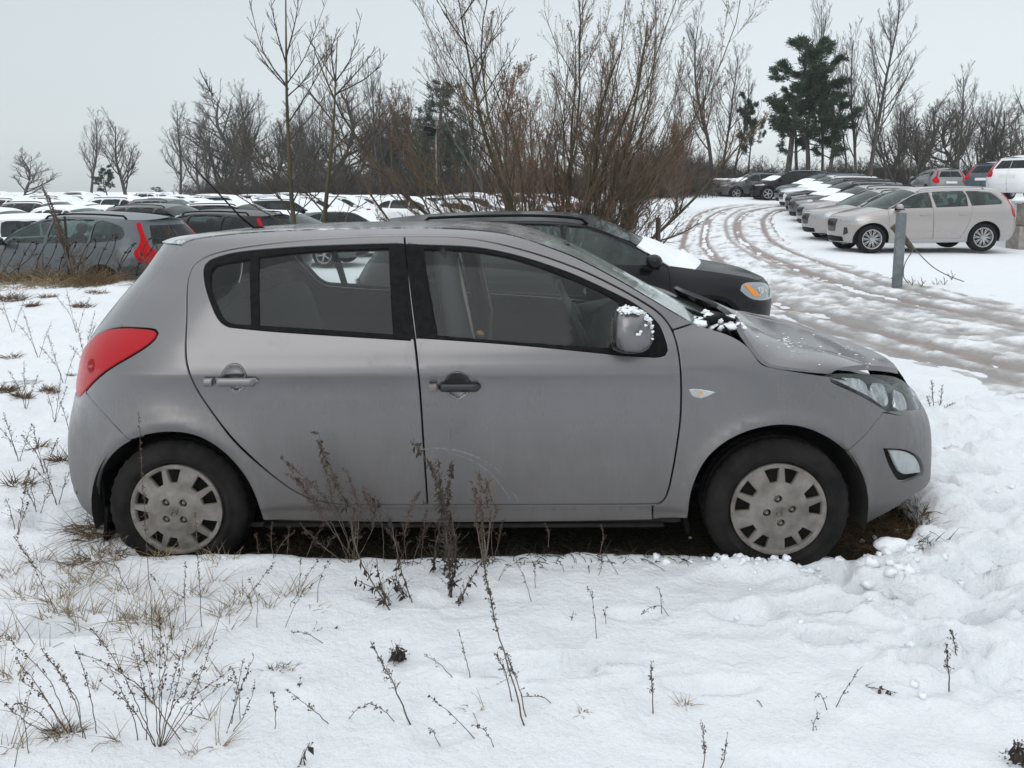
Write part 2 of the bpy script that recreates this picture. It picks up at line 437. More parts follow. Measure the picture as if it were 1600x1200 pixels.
# superellipse quarter resampled by arc length: U goes 0..1 (towards the end), V goes 1..0 (towards the centre)
def quarter(p, q, A=1.0, B=0.85):
    th = np.linspace(0, math.pi / 2, 4000); u = np.sin(th) ** (2 / p); v = np.cos(th) ** (2 / q)
    d = np.r_[0, np.cumsum(np.hypot(np.diff(u) * A, np.diff(v) * B))]; s = np.linspace(0, 1, 801) * d[-1]
    return np.interp(s, d, u), np.interp(s, d, v)

def smooth_tab(pts, lo, hi, sig, step=0.002):
    z = np.arange(lo - 0.2, hi + 0.2, step); p = np.array(pts, float)
    v = np.interp(z, p[:, 0], p[:, 1])
    # linear extrapolation
    s0 = (p[1, 1] - p[0, 1]) / (p[1, 0] - p[0, 0]); s1 = (p[-1, 1] - p[-2, 1]) / (p[-1, 0] - p[-2, 0])
    v = np.where(z < p[0, 0], p[0, 1] + s0 * (z - p[0, 0]), v); v = np.where(z > p[-1, 0], p[-1, 1] + s1 * (z - p[-1, 0]), v)
    k = int(3 * sig / step) + 1; w = np.exp(-0.5 * (np.arange(-k, k + 1) * step / sig) ** 2); w /= w.sum()
    v2 = np.convolve(np.pad(v, k, mode='reflect', reflect_type='odd'), w, 'valid')
    return z, v2

def sstep(a, b, x):
    t = np.clip((x - a) / (b - a), 0, 1); return t * t * (3 - 2 * t)

class SideSurf:
    """near side of a car body: a runs along the car (metres, wraps round both ends to the centre line), z is height"""
    def __init__(s, half, prof, prof_f, xF, xR, sF, aR, pq_f=(2.3, 2.6), pq_r=(2.5, 3.0), LF=1.5, LR=1.1, wheels=(), flare=0.014, fx=(0.75, 1.25), sig=0.010):
        s.half = half; s.prof = smooth_tab(prof, 0, 2, sig); s.proff = smooth_tab(prof_f, 0, 2, 0.014)
        s.xF = smooth_tab(xF, 0, 2, 0.02); s.xR = smooth_tab(xR, 0, 2, 0.02)
        s.sF = sF; s.aR = aR; s.UF, s.VF = quarter(*pq_f); s.UR, s.VR = quarter(*pq_r, A=aR, B=half)
        s.LF = LF; s.LR = LR; s.wheels = wheels; s.flare = flare; s.fx = fx
    def amax(s, z): return np.full_like(np.asarray(z, float), s.sF + s.LF)
    def amin(s, z): return np.interp(z, *s.xR) + s.aR - s.LR
    def P(s, a, z):
        a = np.asarray(a, float); z = np.asarray(z, float)
        xf = np.interp(z, *s.xF); xr = np.interp(z, *s.xR); sr = xr + s.aR
        k = np.linspace(0, 1, 801)
        tf = np.clip((a - s.sF) / s.LF, 0, 1); tr = np.clip((sr - a) / s.LR, 0, 1)
        x = np.where(a > s.sF, s.sF + (xf - s.sF) * np.interp(tf, k, s.UF), np.where(a < sr, sr - s.aR * np.interp(tr, k, s.UR), a))
        w = sstep(s.fx[0], s.fx[1], x)
        y0 = np.interp(z, *s.prof) * (1 - w) + np.interp(z, *s.proff) * w
        for (wx, wz, r, d) in s.wheels:
            rr = np.hypot(x - wx, z - wz)
            y0 = y0 - s.flare * np.exp(-((rr - r) / d) ** 2) - s.flare * 0.8 * np.exp(-((rr - r) / (d * 2.6)) ** 2)
        v = np.where(a > s.sF, np.interp(tf, k, s.VF), np.where(a < sr, np.interp(tr, k, s.VR), 1.0))
        y = y0 + (s.half - y0) * (1 - v)
        return np.stack([x, y, z + 0 * x], -1)
    def F(s, a, z):
        e = 0.003
        p = s.P(a, z); pa = s.P(a + e, z) - s.P(a - e, z); pz = s.P(a, z + e) - s.P(a, z - e)
        n = np.cross(pa, pz); n /= np.linalg.norm(n, axis=-1)[..., None] + 1e-12
        return p, n

def mirror_geo(V, Fc, Nn, half):
    V = V.copy(); V[:, 1] = 2 * half - V[:, 1]; Nn = Nn.copy(); Nn[:, 1] *= -1
    return V, [f[::-1] for f in Fc], Nn

CP, SP = math.cos(PITCH), math.sin(PITCH)
def project(w):
    w = np.asarray(w, float); y = w[..., 1]; dz = w[..., 2] - EYE
    d = y * CP - dz * SP; u = y * SP + dz * CP
    return np.stack([800 + 1200 * w[..., 0] / d, 450 - 1200 * u / d], -1)
def ray(px, py):
    r = np.array([(px - 800) / 1200, 0, 0]) + np.array([0, SP, CP]) * (450 - py) / 1200 + np.array([0, CP, -SP])
    return r
def at_y(px, py, y):
    r = ray(px, py); return np.array([0, 0, EYE]) + r * (y / r[1])
# ================================================================== the grey hatchback
HALF = 0.855
Pf = np.array([1.1028, 3.038, 0.309]); Pr = np.array([-1.4214, 3.11, 0.278])
X_ = (Pf - Pr) / np.linalg.norm(Pf - Pr); Y_ = np.cross([0, 0, 1.0], X_); Y_ /= np.linalg.norm(Y_); Z_ = np.cross(X_, Y_)
R_ = np.stack([X_, Y_, Z_], 1)
O_ = (Pf + Pr) / 2 - R_ @ np.array([0, 0.035, 0.297])
def to_world(p): return np.asarray(p) @ R_.T + O_
def to_local(p): return (np.asarray(p) - O_) @ R_
def at_plane(px, py, yl):
    """the point of the plane y_local = yl seen at a pixel of the photograph"""
    r = ray(px, py); e = np.array([0, 0, EYE]); el = to_local(e); rl = R_.T @ r
    return el + rl * ((yl - el[1]) / rl[1])

prof_door = [(0.18, 0.10), (0.215, 0.062), (0.25, 0.048), (0.29, 0.050), (0.31, 0.030), (0.40, 0.024), (0.52, 0.020), (0.64, 0.020), (0.74, 0.0215), (0.82, 0.020), (0.868, 0.012), (0.886, 0.004), (0.90, 0.008),
             (0.93, 0.020), (0.98, 0.037), (1.02, 0.056), (1.06, 0.078), (1.18, 0.132), (1.30, 0.196), (1.37, 0.243), (1.405, 0.275), (1.43, 0.312), (1.45, 0.37), (1.47, 0.45)]
prof_fend = [(0.18, 0.09), (0.25, 0.05), (0.35, 0.03), (0.50, 0.012), (0.66, 0.004), (0.78, 0.012), (0.86, 0.030), (0.93, 0.060), (0.98, 0.095), (1.02, 0.135), (1.06, 0.19), (1.12, 0.27), (1.2, 0.30), (1.45, 0.45)]
xF0 = [(0.18, 1.90), (0.22, 1.95), (0.30, 2.0), (0.5, 2.06), (0.7, 2.05), (0.85, 1.97), (0.95, 1.85), (1.2, 1.85)]
xR0 = [(0.18, -1.80), (0.3, -1.92), (0.6, -1.95), (0.8, -1.93), (1.0, -1.85), (1.2, -1.7), (1.38, -1.5), (1.44, -1.50)]
WH = ((1.2625, 0.297, 0.385, 0.032), (-1.2625, 0.297, 0.385, 0.032))
def mk(xF, xR): return SideSurf(HALF, prof_door, prof_fend, xF, xR, sF=0.95, aR=0.80, pq_f=(2.15, 2.5, 1.05, 0.85), pq_r=(2.2, 2.6), LF=1.6, LR=1.3, wheels=WH, flare=0.016)
# silhouettes read off the photograph: fit the centre-line bumper / tailgate profile to them
silF = np.array([(1400, 575), (1412, 584), (1425, 602), (1437, 632), (1449, 648), (1453, 660), (1456, 690), (1455, 730), (1453, 757), (1447, 770), (1420, 795), (1385, 810)], float)
silR = np.array([(262, 381), (248, 389), (239, 402), (230, 420), (200, 452), (185, 470), (163, 498), (150, 515), (135, 539), (127, 558), (121, 585), (118, 615), (108, 660), (105, 691), (108, 733), (115, 765), (129, 793), (147, 812)], float)
def fit():
    zs_f = np.arange(0.20, 0.93, 0.03); zs_r = np.arange(0.22, 1.46, 0.03)
    xF = np.interp(zs_f, *np.array(xF0).T); xR = np.interp(zs_r, *np.array(xR0).T)
    for it in range(14):
        S = mk(list(zip(zs_f, xF)), list(zip(zs_r, xR)))
        for zs, arr, sil, sg in ((zs_f, xF, silF, 1), (zs_r, xR, silR, -1)):
            for i, z in enumerate(zs):
                a = np.linspace(S.sF, S.sF + S.LF, 90) if sg > 0 else np.linspace(S.amin(z), S.amin(z) + S.LR, 90)
                q = project(to_world(S.P(a, np.full(90, z)))); k = np.argmax(q[:, 0] * sg)
                tgt = np.interp(q[k, 1], sil[:, 1], sil[:, 0])
                arr[i] += np.clip((tgt - q[k, 0]) / 345.0 * 0.9, -0.2, 0.2)
    sm = lambda v: np.convolve(np.pad(v, 2, mode='edge'), [.1, .2, .4, .2, .1], 'valid')
    return list(zip(zs_f, sm(xF))), list(zip(zs_r, sm(xR)))
xF1, xR1 = fit()
S = mk(xF1, xR1)

# look-up from photo pixels to (a, z) on the near side
_ag = np.linspace(-2.3, S.sF + S.LF, 900); _zg = np.linspace(0.17, 1.46, 420)
_A, _Z = np.meshgrid(_ag, _zg, indexing='ij')
_Q = project(to_world(S.P(_A, _Z)))
_Pl, _Nl = S.F(_A, _Z)
_eye = to_local(np.array([0, 0, EYE]))
_vis = np.sum(_Nl * (_eye - _Pl), -1) > 0
_Qv = np.where(_vis[..., None], _Q, 1e6).reshape(-1, 2); _AZ = np.stack([_A, _Z], -1).reshape(-1, 2)
def az(px, py):
    i = int(np.argmin((_Qv[:, 0] - px) ** 2 + (_Qv[:, 1] - py) ** 2)); c = _AZ[i].copy()
    for _ in range(4):
        f = lambda u: project(to_world(S.P(u[0], u[1])))
        q = f(c); e = 1e-4
        J = np.stack([(f(c + [e, 0]) - q) / e, (f(c + [0, e]) - q) / e], 1)
        if abs(np.linalg.det(J)) < 5e3: break
        d = np.linalg.solve(J, np.array([px, py]) - q)
        c = c + np.clip(d, -0.01, 0.01)
    return c
def pz(pts, n=5, sm=True):
    """photo polyline -> smooth (a, z) curve"""
    q = spline(pts, n) if sm and len(pts) > 2 else np.array(pts, float)
    return np.array([az(x, y) for x, y in q])
def straight(*p): return np.array(p, float)

car = thing('parked_car', 'grey five door hatchback in the foreground, ajar buckled bonnet, snow in the cowl', 'car')
car.matrix_world = Matrix(((R_[0, 0], R_[0, 1], R_[0, 2], O_[0]), (R_[1, 0], R_[1, 1], R_[1, 2], O_[1]), (R_[2, 0], R_[2, 1], R_[2, 2], O_[2]), (0, 0, 0, 1)))

# shut lines, traced
seamB = pz([(632, 368), (636, 430), (643, 495), (649, 540), (656, 610), (662, 700), (668, 790)])
rd_left = pz([(632, 368), (570, 369), (465, 375.5), (378, 386), (332, 396.5), (308, 409), (297, 424), (292, 449), (291, 498), (289.5, 540), (292, 571), (304, 603), (325, 636), (360, 682), (395, 717), (430, 747), (465, 771), (500, 784), (535, 789), (600, 790), (668, 790)])
fd_right = pz([(632, 368), (705, 369), (758, 375.5), (810, 388), (862, 404), (915, 424.5), (967, 450), (1002, 470), (1030, 489), (1048, 511), (1058.5, 540), (1064, 582), (1064, 645), (1058, 697), (1050, 743), (1043, 771), (1035, 784), (1018, 788), (900, 789), (668, 790)])
k = int(np.argmin(np.abs(project(to_world(S.P(fd_right[:, 0], fd_right[:, 1])))[:, 0] - 1050) + np.abs(project(to_world(S.P(fd_right[:, 0], fd_right[:, 1])))[:, 1] - 514)))
fd_top, fd_rest = fd_right[:k + 1], fd_right[k:]
qf = project(to_world(S.P(fd_rest[:, 0], fd_rest[:, 1]))); k2 = int(np.argmax(qf[:, 1] > 787))
fd_front, fd_bot = fd_rest[:k2 + 1], fd_rest[k2:]
arch_r = pz([(150, 815), (150, 768), (160, 733), (185, 702), (220, 683), (262, 676), (304, 681), (342, 701), (374, 733), (395, 768), (411, 813.5)])
arch_f = pz([(1075, 810), (1082, 765), (1101, 723), (1129, 695), (1165, 676), (1210, 665.5), (1252, 668), (1290, 683), (1322, 707), (1343, 740), (1353.5, 776), (1353.5, 818)])
kr = int(np.argmin(np.abs(project(to_world(S.P(arch_r[:, 0], arch_r[:, 1]))) - [201, 688]).sum(1)))
kf = int(np.argmin(np.abs(project(to_world(S.P(arch_f[:, 0], arch_f[:, 1]))) - [1324, 708]).sum(1)))
sill_bot = pz([(411, 813.5), (640, 817), (850, 816), (1020, 813)])
sill_end = pz([(1020, 813), (1020, 789)])
rb_seam = pz([(201, 688), (160, 645), (134, 613)])
lamp_low = pz([(124, 622), (129, 618), (142, 602), (159, 586), (178, 572), (197, 561), (225, 544), (241, 531), (246.5, 521)])
lamp_up = pz([(246.5, 521), (242, 515), (225, 512.5), (197, 511), (169, 514), (150, 524)])
gate_seam = pz([(188.5, 511), (220, 465), (248, 424.5), (284, 382)])
wsE = pz([(841, 379), (900, 402), (960, 433), (1020, 468), (1083, 505)])
roofE_px = [(284, 382), (300, 374), (340, 367.5), (400, 362), (500, 357.5), (632, 355), (700, 356), (760, 360), (800, 366.5), (841, 379)]
roofE = pz(roofE_px)
pil_cut = pz([(1083, 505), (1052, 515)])
fen_top = pz([(1083, 505), (1110, 513), (1133, 520), (1154, 530), (1171, 543), (1182, 558), (1196, 571), (1250, 581), (1297, 588)])
hl_low = pz([(1297, 589), (1301, 597), (1336, 613), (1367, 630), (1388, 642), (1413, 648), (1436, 641)])
hl_up = pz([(1297, 589), (1304, 585), (1336, 583), (1378, 585), (1400, 589)])
fb_seam = pz([(1381, 645), (1364, 667), (1350, 683), (1324, 706)])
zc = lambda z, rear=False: (float(S.amin(z)) + 0.002) if rear else (float(S.amax(z)) - 0.002)

def add_panel(name, outer, holes=(), mat=None, h=0.028, gap=0.0034, lip=0.025, off=0.0, both=True, label=None, parent=None, HF=None):
    V, Fc, Nn = panel_geo(HF or S.F, outer, holes, h, gap, lip, off)
    o = obj(name, V, Fc, mat, parent or car, normals=Nn)
    if label: o['label'] = label
    o2 = None
    if both:
        V2, F2, N2 = mirror_geo(V, Fc, Nn, HALF)
        o2 = obj(name, V2, F2, mat, parent or car, normals=N2)
    return o, o2
HB = 0.022
# window outlines
w_rear = pz([(318, 421), (321, 412), (335, 403), (377, 393), (465, 385.5), (552, 381.5), (608, 380)])
w_rear2 = pz([(608, 380), (633, 380)]); w_rear3 = pz([(646, 531), (640, 530.5), (535, 524), (430, 517), (366, 511)])
w_rear4 = pz([(366, 511), (353, 508), (339, 494), (325, 460), (319, 436), (318, 421)])
# the B seam between the two black pillar strips
bs = project(to_world(S.P(seamB[:, 0], seamB[:, 1]))); kb0 = int(np.argmin(np.abs(bs[:, 1] - 380.5))); kb1 = int(np.argmin(np.abs(bs[:, 1] - 531)))
rearwin_hole = [w_rear, pz([(608, 380), (627, 380)]), pz([(627, 380), (640, 530.5)]), pz([(640, 530.5), (535, 524), (430, 517), (366, 511)]), w_rear4]
front_top = pz([(639, 381), (654, 382), (740, 386), (810, 400), (880, 423), (932, 445.5), (985, 472), (1016, 494)])
front_nose = pz([(1016, 494), (1030, 510), (1038, 530), (1042, 546), (1038, 555), (1023, 557.5)])
front_bot = pz([(1023, 557.5), (950, 552), (810, 538), (653, 526.5)])
frontwin_hole = [front_top, front_nose, front_bot, pz([(653, 526.5), (639, 381)])]
LR_ = loop(rearwin_hole, HB); LFw = loop(frontwin_hole, HB)
# doors
def cup_ring(px, py, k=0.0):
    c = az(px, py); return np.array([[c[0] + (0.049 + k) * math.cos(t), c[1] + (0.056 + k) * math.sin(t)] for t in np.linspace(0, 2 * math.pi, 26, endpoint=False)])
CUPR, CUPF = cup_ring(366, 591), cup_ring(715, 602)
rear_door = loop([rd_left, seamB[::-1]], HB)
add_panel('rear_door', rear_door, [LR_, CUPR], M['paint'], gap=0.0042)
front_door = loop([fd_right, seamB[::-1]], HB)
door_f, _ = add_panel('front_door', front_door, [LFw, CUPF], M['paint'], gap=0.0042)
sb_ = loop([seamB + [-0.03, 0], (seamB + [0.03, 0])[::-1]], 0.03)
add_panel('seam_backing', sb_, (), M['black_plastic'], gap=0, lip=0, off=-0.022)  # black ribbon added behind the B seam to stop light showing through
# body side: quarter, roof side and sill in one pressing
z_tg0 = float(gate_seam[-1][1])
body_side = loop([arch_r[:kr + 1][::-1][:1], rb_seam, lamp_low[1:], pz([(246.5, 521), (242, 515), (225, 512.5), (188.5, 511)]), gate_seam, roofE[1:], wsE[1:], pil_cut,
                  fd_top[::-1], rd_left[1:], fd_bot[::-1][1:], sill_end[::-1], sill_bot[::-1], arch_r[kr:][::-1]], HB)
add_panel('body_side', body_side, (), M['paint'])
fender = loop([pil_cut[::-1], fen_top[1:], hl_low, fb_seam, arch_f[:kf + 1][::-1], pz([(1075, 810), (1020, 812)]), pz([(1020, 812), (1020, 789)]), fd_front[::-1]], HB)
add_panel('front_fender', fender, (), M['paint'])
# front bumper with fog lamp opening, wrapping to the centre line
def clampz(c): return c
fog_out = loop([pz([(1381, 701), (1413, 703), (1434, 712), (1443, 729), (1442, 742)]), pz([(1442, 742), (1430, 750), (1416, 754), (1402, 748), (1388, 723), (1381, 701)])], HB)
zt = float(hl_low[-1][1]); zb = 0.215
fr_bot = [pz([(1353.5, 818)]), np.array([[az(1385, 811)[0], 0.232], [az(1420, 797)[0] + 0.0, 0.235]])]
bumper = loop([pz([(1381, 645), (1413, 649), (1436, 642)]), straight((az(1436, 642)[0] + 0.05, zt), (S.sF + S.LF - 0.002, zt)), straight((S.sF + S.LF - 0.002, zt), (S.sF + S.LF - 0.002, 0.25)),
               straight((S.sF + S.LF - 0.002, 0.25), (az(1420, 790)[0], 0.25), tuple(az(1353.5, 818))), arch_f[kf:][::-1], fb_seam[::-1]], HB)
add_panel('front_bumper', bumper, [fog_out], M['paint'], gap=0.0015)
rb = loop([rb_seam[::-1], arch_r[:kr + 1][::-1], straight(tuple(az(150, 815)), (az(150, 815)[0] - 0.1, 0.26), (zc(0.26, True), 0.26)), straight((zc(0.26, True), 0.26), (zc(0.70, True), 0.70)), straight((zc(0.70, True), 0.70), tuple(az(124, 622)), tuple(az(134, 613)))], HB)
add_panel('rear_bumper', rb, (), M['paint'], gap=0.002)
# tailgate (wraps to the centre) with its window
gz = gate_seam[-1][1]
gateU = [tuple(az(284, 382)), (float(S.amin(gz)) + 0.3, gz + 0.0), (zc(gz, True), gz)]
gate = loop([gate_seam, straight(*gateU), straight((zc(gz, True), gz), (zc(1.1, True), 1.1), (zc(0.71, True), 0.71)), straight((zc(0.71, True), 0.71), tuple(az(126, 612))), pz([(126, 612), (122, 600), (123, 580), (129, 555), (138, 538), (152, 523), (170, 514.5), (188.5, 511)])], HB)
rw = loop([straight((float(S.amin(1.02)) + 0.42, 1.02), (zc(1.02, True) + .01, 1.02)), straight((zc(1.02, True) + .01, 1.02), (zc(1.36, True) + .01, 1.36)), straight((zc(1.36, True) + .01, 1.36), (float(S.amin(1.36)) + 0.36, 1.36)), straight((float(S.amin(1.36)) + 0.36, 1.36), (float(S.amin(1.02)) + 0.42, 1.02))], HB)
add_panel('tailgate', gate, [rw], M['paint_clean'])
add_panel('rear_window', rw, (), M['glass'], gap=0.0, lip=0, off=-0.006)
# tail lamp
tl = loop([lamp_low, lamp_up, pz([(150, 524), (135, 540), (127.5, 558), (122.5, 584), (120, 602), (120.5, 616), (124, 622)])], HB)
seal, _ = add_panel('taillight_seal', tl, (), M['black_plastic'], gap=0.001, lip=0.03, off=-0.006)
add_panel('taillight', tl, (), M['red_lens'], gap=0.006, lip=0.02, off=0.004, h=0.02)
b = az(143, 572)
bl = np.array([[b[0] + 0.035 * math.cos(t), b[1] + 0.03 * math.sin(t)] for t in np.linspace(0, 2 * math.pi, 16, endpoint=False)])
add_panel('taillight_bulb', bl, (), M['dark_red_lens'], gap=0, lip=0.002, off=0.0052)
# headlamp: bowl, reflector, clear lens
hl = loop([hl_low, pz([(1436, 641), (1436, 628), (1428, 611), (1412, 596), (1400, 589)]), hl_up[::-1]], 0.015)
add_panel('headlight_bowl', hl, (), M['black_gloss'], gap=0.002, lip=0.01, off=-0.055)
add_panel('headlight', hl, (), M['lens'], gap=0.0022, lip=0.06, off=0.002, h=0.02)
def patch_px(name, px, mat, off, lip=0.01, both=True, n=4, h=0.02, gap=0.0, sm=True):
    L = loop([pz(px + [px[0]], n, sm)], h * 0.8)
    return add_panel(name, L, (), mat, gap=gap, lip=lip, off=off, h=h, both=both)
patch_px('headlight_reflector', [(1322, 590), (1350, 592), (1362, 604), (1360, 616), (1338, 602)], M['chrome'], -0.020, 0.01)
patch_px('headlight_reflector', [(1376, 596), (1390, 597), (1398, 612), (1400, 630), (1390, 634), (1380, 618), (1374, 606)], M['chrome'], -0.035, 0.015)
patch_px('headlight_reflector', [(1408, 606), (1420, 612), (1427, 628), (1427, 639), (1413, 640), (1409, 622)], M['chrome'], -0.030, 0.015)
patch_px('daytime_light_strip', [(1301, 591), (1330, 597), (1365, 612), (1380, 628), (1378, 631), (1360, 619), (1328, 603)], M['chrome'], -0.008, 0.006)
# fog lamp
add_panel('fog_lamp_housing', fog_out, (), M['black_plastic'], gap=0.0, lip=0.02, off=-0.022)
fg = loop([pz([(1393, 704), (1413, 705), (1430, 713), (1438, 726), (1440, 739)]), pz([(1440, 739), (1425, 741), (1412, 741), (1403, 728), (1393, 704)])], 0.012)
add_panel('fog_lamp', fg, (), M['chrome'], gap=0.004, lip=0.002, off=-0.018)
add_panel('fog_lamp_lens', fg, (), M['lens_frost'], gap=0.001, lip=0.02, off=-0.005)
# black frames, pillar strips and glass
g_quarter = loop([pz([(328, 425), (339, 413), (391, 403.5)]), pz([(391, 403.5), (392, 508)]), pz([(392, 508), (366, 506), (356, 503), (344, 491), (333, 465), (327, 446), (328, 425)])], HB)
g_rear = loop([pz([(404, 400.5), (470, 393), (535, 388.5), (608, 386.5)]), pz([(608, 386.5), (614, 522)]), pz([(614, 522), (510, 515), (404, 508.5)]), pz([(404, 508.5), (404, 400.5)])], HB)
g_front = loop([pz([(661, 387.5), (740, 391), (810, 405), (880, 430), (932, 452), (967, 471)]), pz([(967, 471), (971, 492), (966, 515), (954, 544)]), pz([(954, 544), (810, 534.5), (683, 524)]), pz([(683, 524), (661, 387.5)])], HB)
add_panel('window_frame', LR_, [g_quarter, g_rear], M['black_plastic'], gap=-0.001, lip=0.02, off=-0.003, h=0.03)
add_panel('window_frame', LFw, [g_front], M['black_plastic'], gap=-0.001, lip=0.02, off=-0.003, h=0.03)
add_panel('quarter_glass', g_quarter, (), M['glass'], gap=-0.004, lip=0, off=-0.012)
add_panel('rear_door_glass', g_rear, (), M['glass'], gap=-0.004, lip=0, off=-0.012)
add_panel('front_door_glass', g_front, (), M['glass'], gap=-0.004, lip=0, off=-0.012)

for pts in ([(608, 380.6), (632.6, 380.6), (640.2, 455), (649.4, 530.8), (614.5, 528)], [(633.6, 380.8), (655, 382.6), (684, 528.4), (650.2, 529.4), (641.0, 455)]):
    L = loop([pz([pts[i], pts[(i + 1) % 5]]) for i in range(5)], HB); add_panel('pillar_strip', L, (), M['black_plastic'], gap=0, lip=0.006, off=0.0016, h=0.03)
# ------------------------------------------------ roof, windscreen, bonnet (lofts across the car)
def Sp(c): return S.P(c[:, 0], c[:, 1])
def centre_px(pts, dz=0.0, yl=HALF):
    q = np.array([at_plane(x, y, yl) for x, y in spline(pts, 5)]); q[:, 1] = HALF; q[:, 2] += dz; return q
def arc(p0, p1, bow=0.0, n=14, k=2.2):
    t = np.linspace(0, 1, n); g = 1 - (1 - t) ** k
    return np.stack([p0[0] + (p1[0] - p0[0]) * (1 - (1 - t) ** 2), p0[1] + (p1[1] - p0[1]) * t, p0[2] + (p1[2] - p0[2]) * g], 1)
roofC = centre_px([(262, 379), (285, 372), (350, 362.5), (400, 358), (500, 352), (600, 349), (700, 348.5), (760, 351.5), (810, 358), (862, 371)])
wsC = centre_px([(862, 371), (900, 388), (950, 413), (1000, 439), (1050, 465), (1108, 495)])
rE = Sp(roofE)
tA = np.linspace(0, 1, 24)
rear_edge = S.P(roofE[0][0] + (zc(gz, True) - roofE[0][0]) * tA, np.full(24, gz) + 0.012 * np.sin(tA * math.pi / 2))
roofC[:, 0] += 0
rc0 = rear_edge.copy(); rc0[-1] = roofC[0]; rc0 = rear_edge * (1 - tA[:, None] ** 2) + (rear_edge + (roofC[0] - rear_edge[-1])) * (tA[:, None] ** 2)
G = coons(rc0, arc(rE[-1], roofC[-1]), rE, roofC, 60, 22)
def both_grid(name, G, mat, lip=0.0, parent=None, far=None):
    """full-width sheet from a half one; x runs along, near edge first"""
    G2 = (G if far is None else far)[:, ::-1].copy(); G2[..., 1] = 2 * HALF - G2[..., 1]
    A = np.concatenate([G, G2[:, 1:]], 1)
    V, Fc, Nn = grid_geo(A)
    if Nn[len(Nn) // 2][2] < 0: Fc = [f[::-1] for f in Fc]; Nn = -Nn
    if lip:
        m = Solid(V, Fc, A.shape, lip, Nn); V, Fc, Nn = m
    return obj(name, V, Fc, mat, parent or car, normals=Nn)
def Solid(V, Fc, shp, d, Nn):
    n, m = shp[:2]; idx = np.arange(n * m).reshape(n, m)
    ring = list(idx[0, :]) + list(idx[1:, -1]) + list(idx[-1, -2::-1]) + list(idx[-2:0:-1, 0])
    R0 = V[ring]; R1 = R0 - Nn[ring] * d; b = len(V); k = len(ring)
    ctr = V.mean(0); on = R0 - ctr; on[:, 2] = 0; on /= np.linalg.norm(on, axis=1)[:, None] + 1e-9
    V = np.concatenate([V, R0, R1]); Nn = np.concatenate([Nn, on, on])
    for i in range(k):
        j = (i + 1) % k; q = (b + i, b + j, b + k + j, b + k + i)
        nn = np.cross(V[q[1]] - V[q[0]], V[q[3]] - V[q[0]])
        Fc.append(q if np.dot(nn, on[i]) > 0 else q[::-1])
    return V, Fc, Nn
both_grid('roof', G, M['roof_paint'], 0.01)
# windscreen
wE = Sp(wsE)
wc1 = arc(wE[-1], wsC[-1], k=2.6); wc0 = arc(rE[-1], roofC[-1])
G = coons(wc0, wc1, wE, wsC, 30, 20)
# painted header strip, then glass
both_grid('windscreen', G, M['glass_front'], 0.0)
# bonnet, standing ajar
hdE = pz([(1297, 587), (1250, 580), (1215, 576), (1197, 570), (1184, 558), (1173, 543), (1164, 530), (1158, 519)])
lift = lambda P, d: P + np.array([0, 0, 1.0]) * np.asarray(d)[..., None]
hE = Sp(hdE); hE[:, 1] -= 0.004; hE = lift(hE, np.linspace(0.010, 0.020, len(hE)))
top_front = pz([(1297, 586), (1315, 577), (1350, 574), (1380, 576.5), (1402, 581)])
noseC = np.array([1.985, HALF, 0.79])
tf = Sp(top_front); tf[:, 1] -= 0.003; tf = lift(tf, np.linspace(0.004, 0.012, len(tf)))
tn = np.linspace(0, 1, 16)[1:]
pe = tf[-1]
tail = np.stack([pe[0] + (noseC[0] - pe[0]) * np.sin(tn * math.pi / 2), pe[1] + (HALF - pe[1]) * tn, pe[2] + (noseC[2] - pe[2]) * np.sin(tn * math.pi / 2)], 1)
front_edge = np.concatenate([tf, tail])
silH = [(1409, 584), (1400, 577), (1365, 558), (1330, 543), (1290, 526), (1250, 512), (1210, 501), (1180, 494), (1150, 484), (1122, 474)]
hC = np.array([at_plane(x, y, HALF) for x, y in spline([(1122, 474), (1150, 484), (1180, 494), (1210, 501), (1250, 512), (1290, 526), (1330, 543), (1365, 558)][::-1], 5)]); hC[:, 2] -= 0.004
hC = np.concatenate([[noseC], hC[hC[:, 0] < 1.95]])
n = 40; t = np.linspace(0, 1, n)
rear_edge_h = np.stack([hE[-1][0] + (hC[-1][0] - hE[-1][0]) * np.sin(t * math.pi / 2), hE[-1][1] + (HALF - hE[-1][1]) * t, hE[-1][2] + (hC[-1][2] - hE[-1][2]) * t + 0.018 * (t / .16) * np.exp(1 - t / .16)], 1)
G = coons(front_edge, rear_edge_h, hE, hC, 70, 34)
rear_far = rear_edge_h.copy(); rear_far[:, 2] -= 0.022 * (t / .16) * np.exp(1 - t / .16) + 0.012 * (1 - t)
GF = coons(front_edge, rear_far, hE, hC, 70, 34)
# pressed swage and the buckle near the windscreen
ss = np.linspace(0, 1, 70)[:, None]; tt = np.linspace(0, 1, 34)[None]
for G_ in (G, GF): G_[..., 2] += 0.008 * np.exp(-((tt - 0.33) / 0.10) ** 2) * np.sin(ss * math.pi) + 0.003 * np.exp(-((ss - 0.86) / 0.05) ** 2) * np.sin(tt * math.pi * 1.7 + 0.6)
both_grid('bonnet', G, M['hood_paint'], 0.022, far=GF)
GH = G
# underside and engine bay box so that the gap shows dark
bb = MB()
bb.box((1.30, HALF, 0.72), (0.60, 1.10, 0.08)); bb.box((1.02, HALF, 0.93), (0.22, 1.25, 0.02))
bb.build('engine_bay', M['steel'], car, smooth=False)
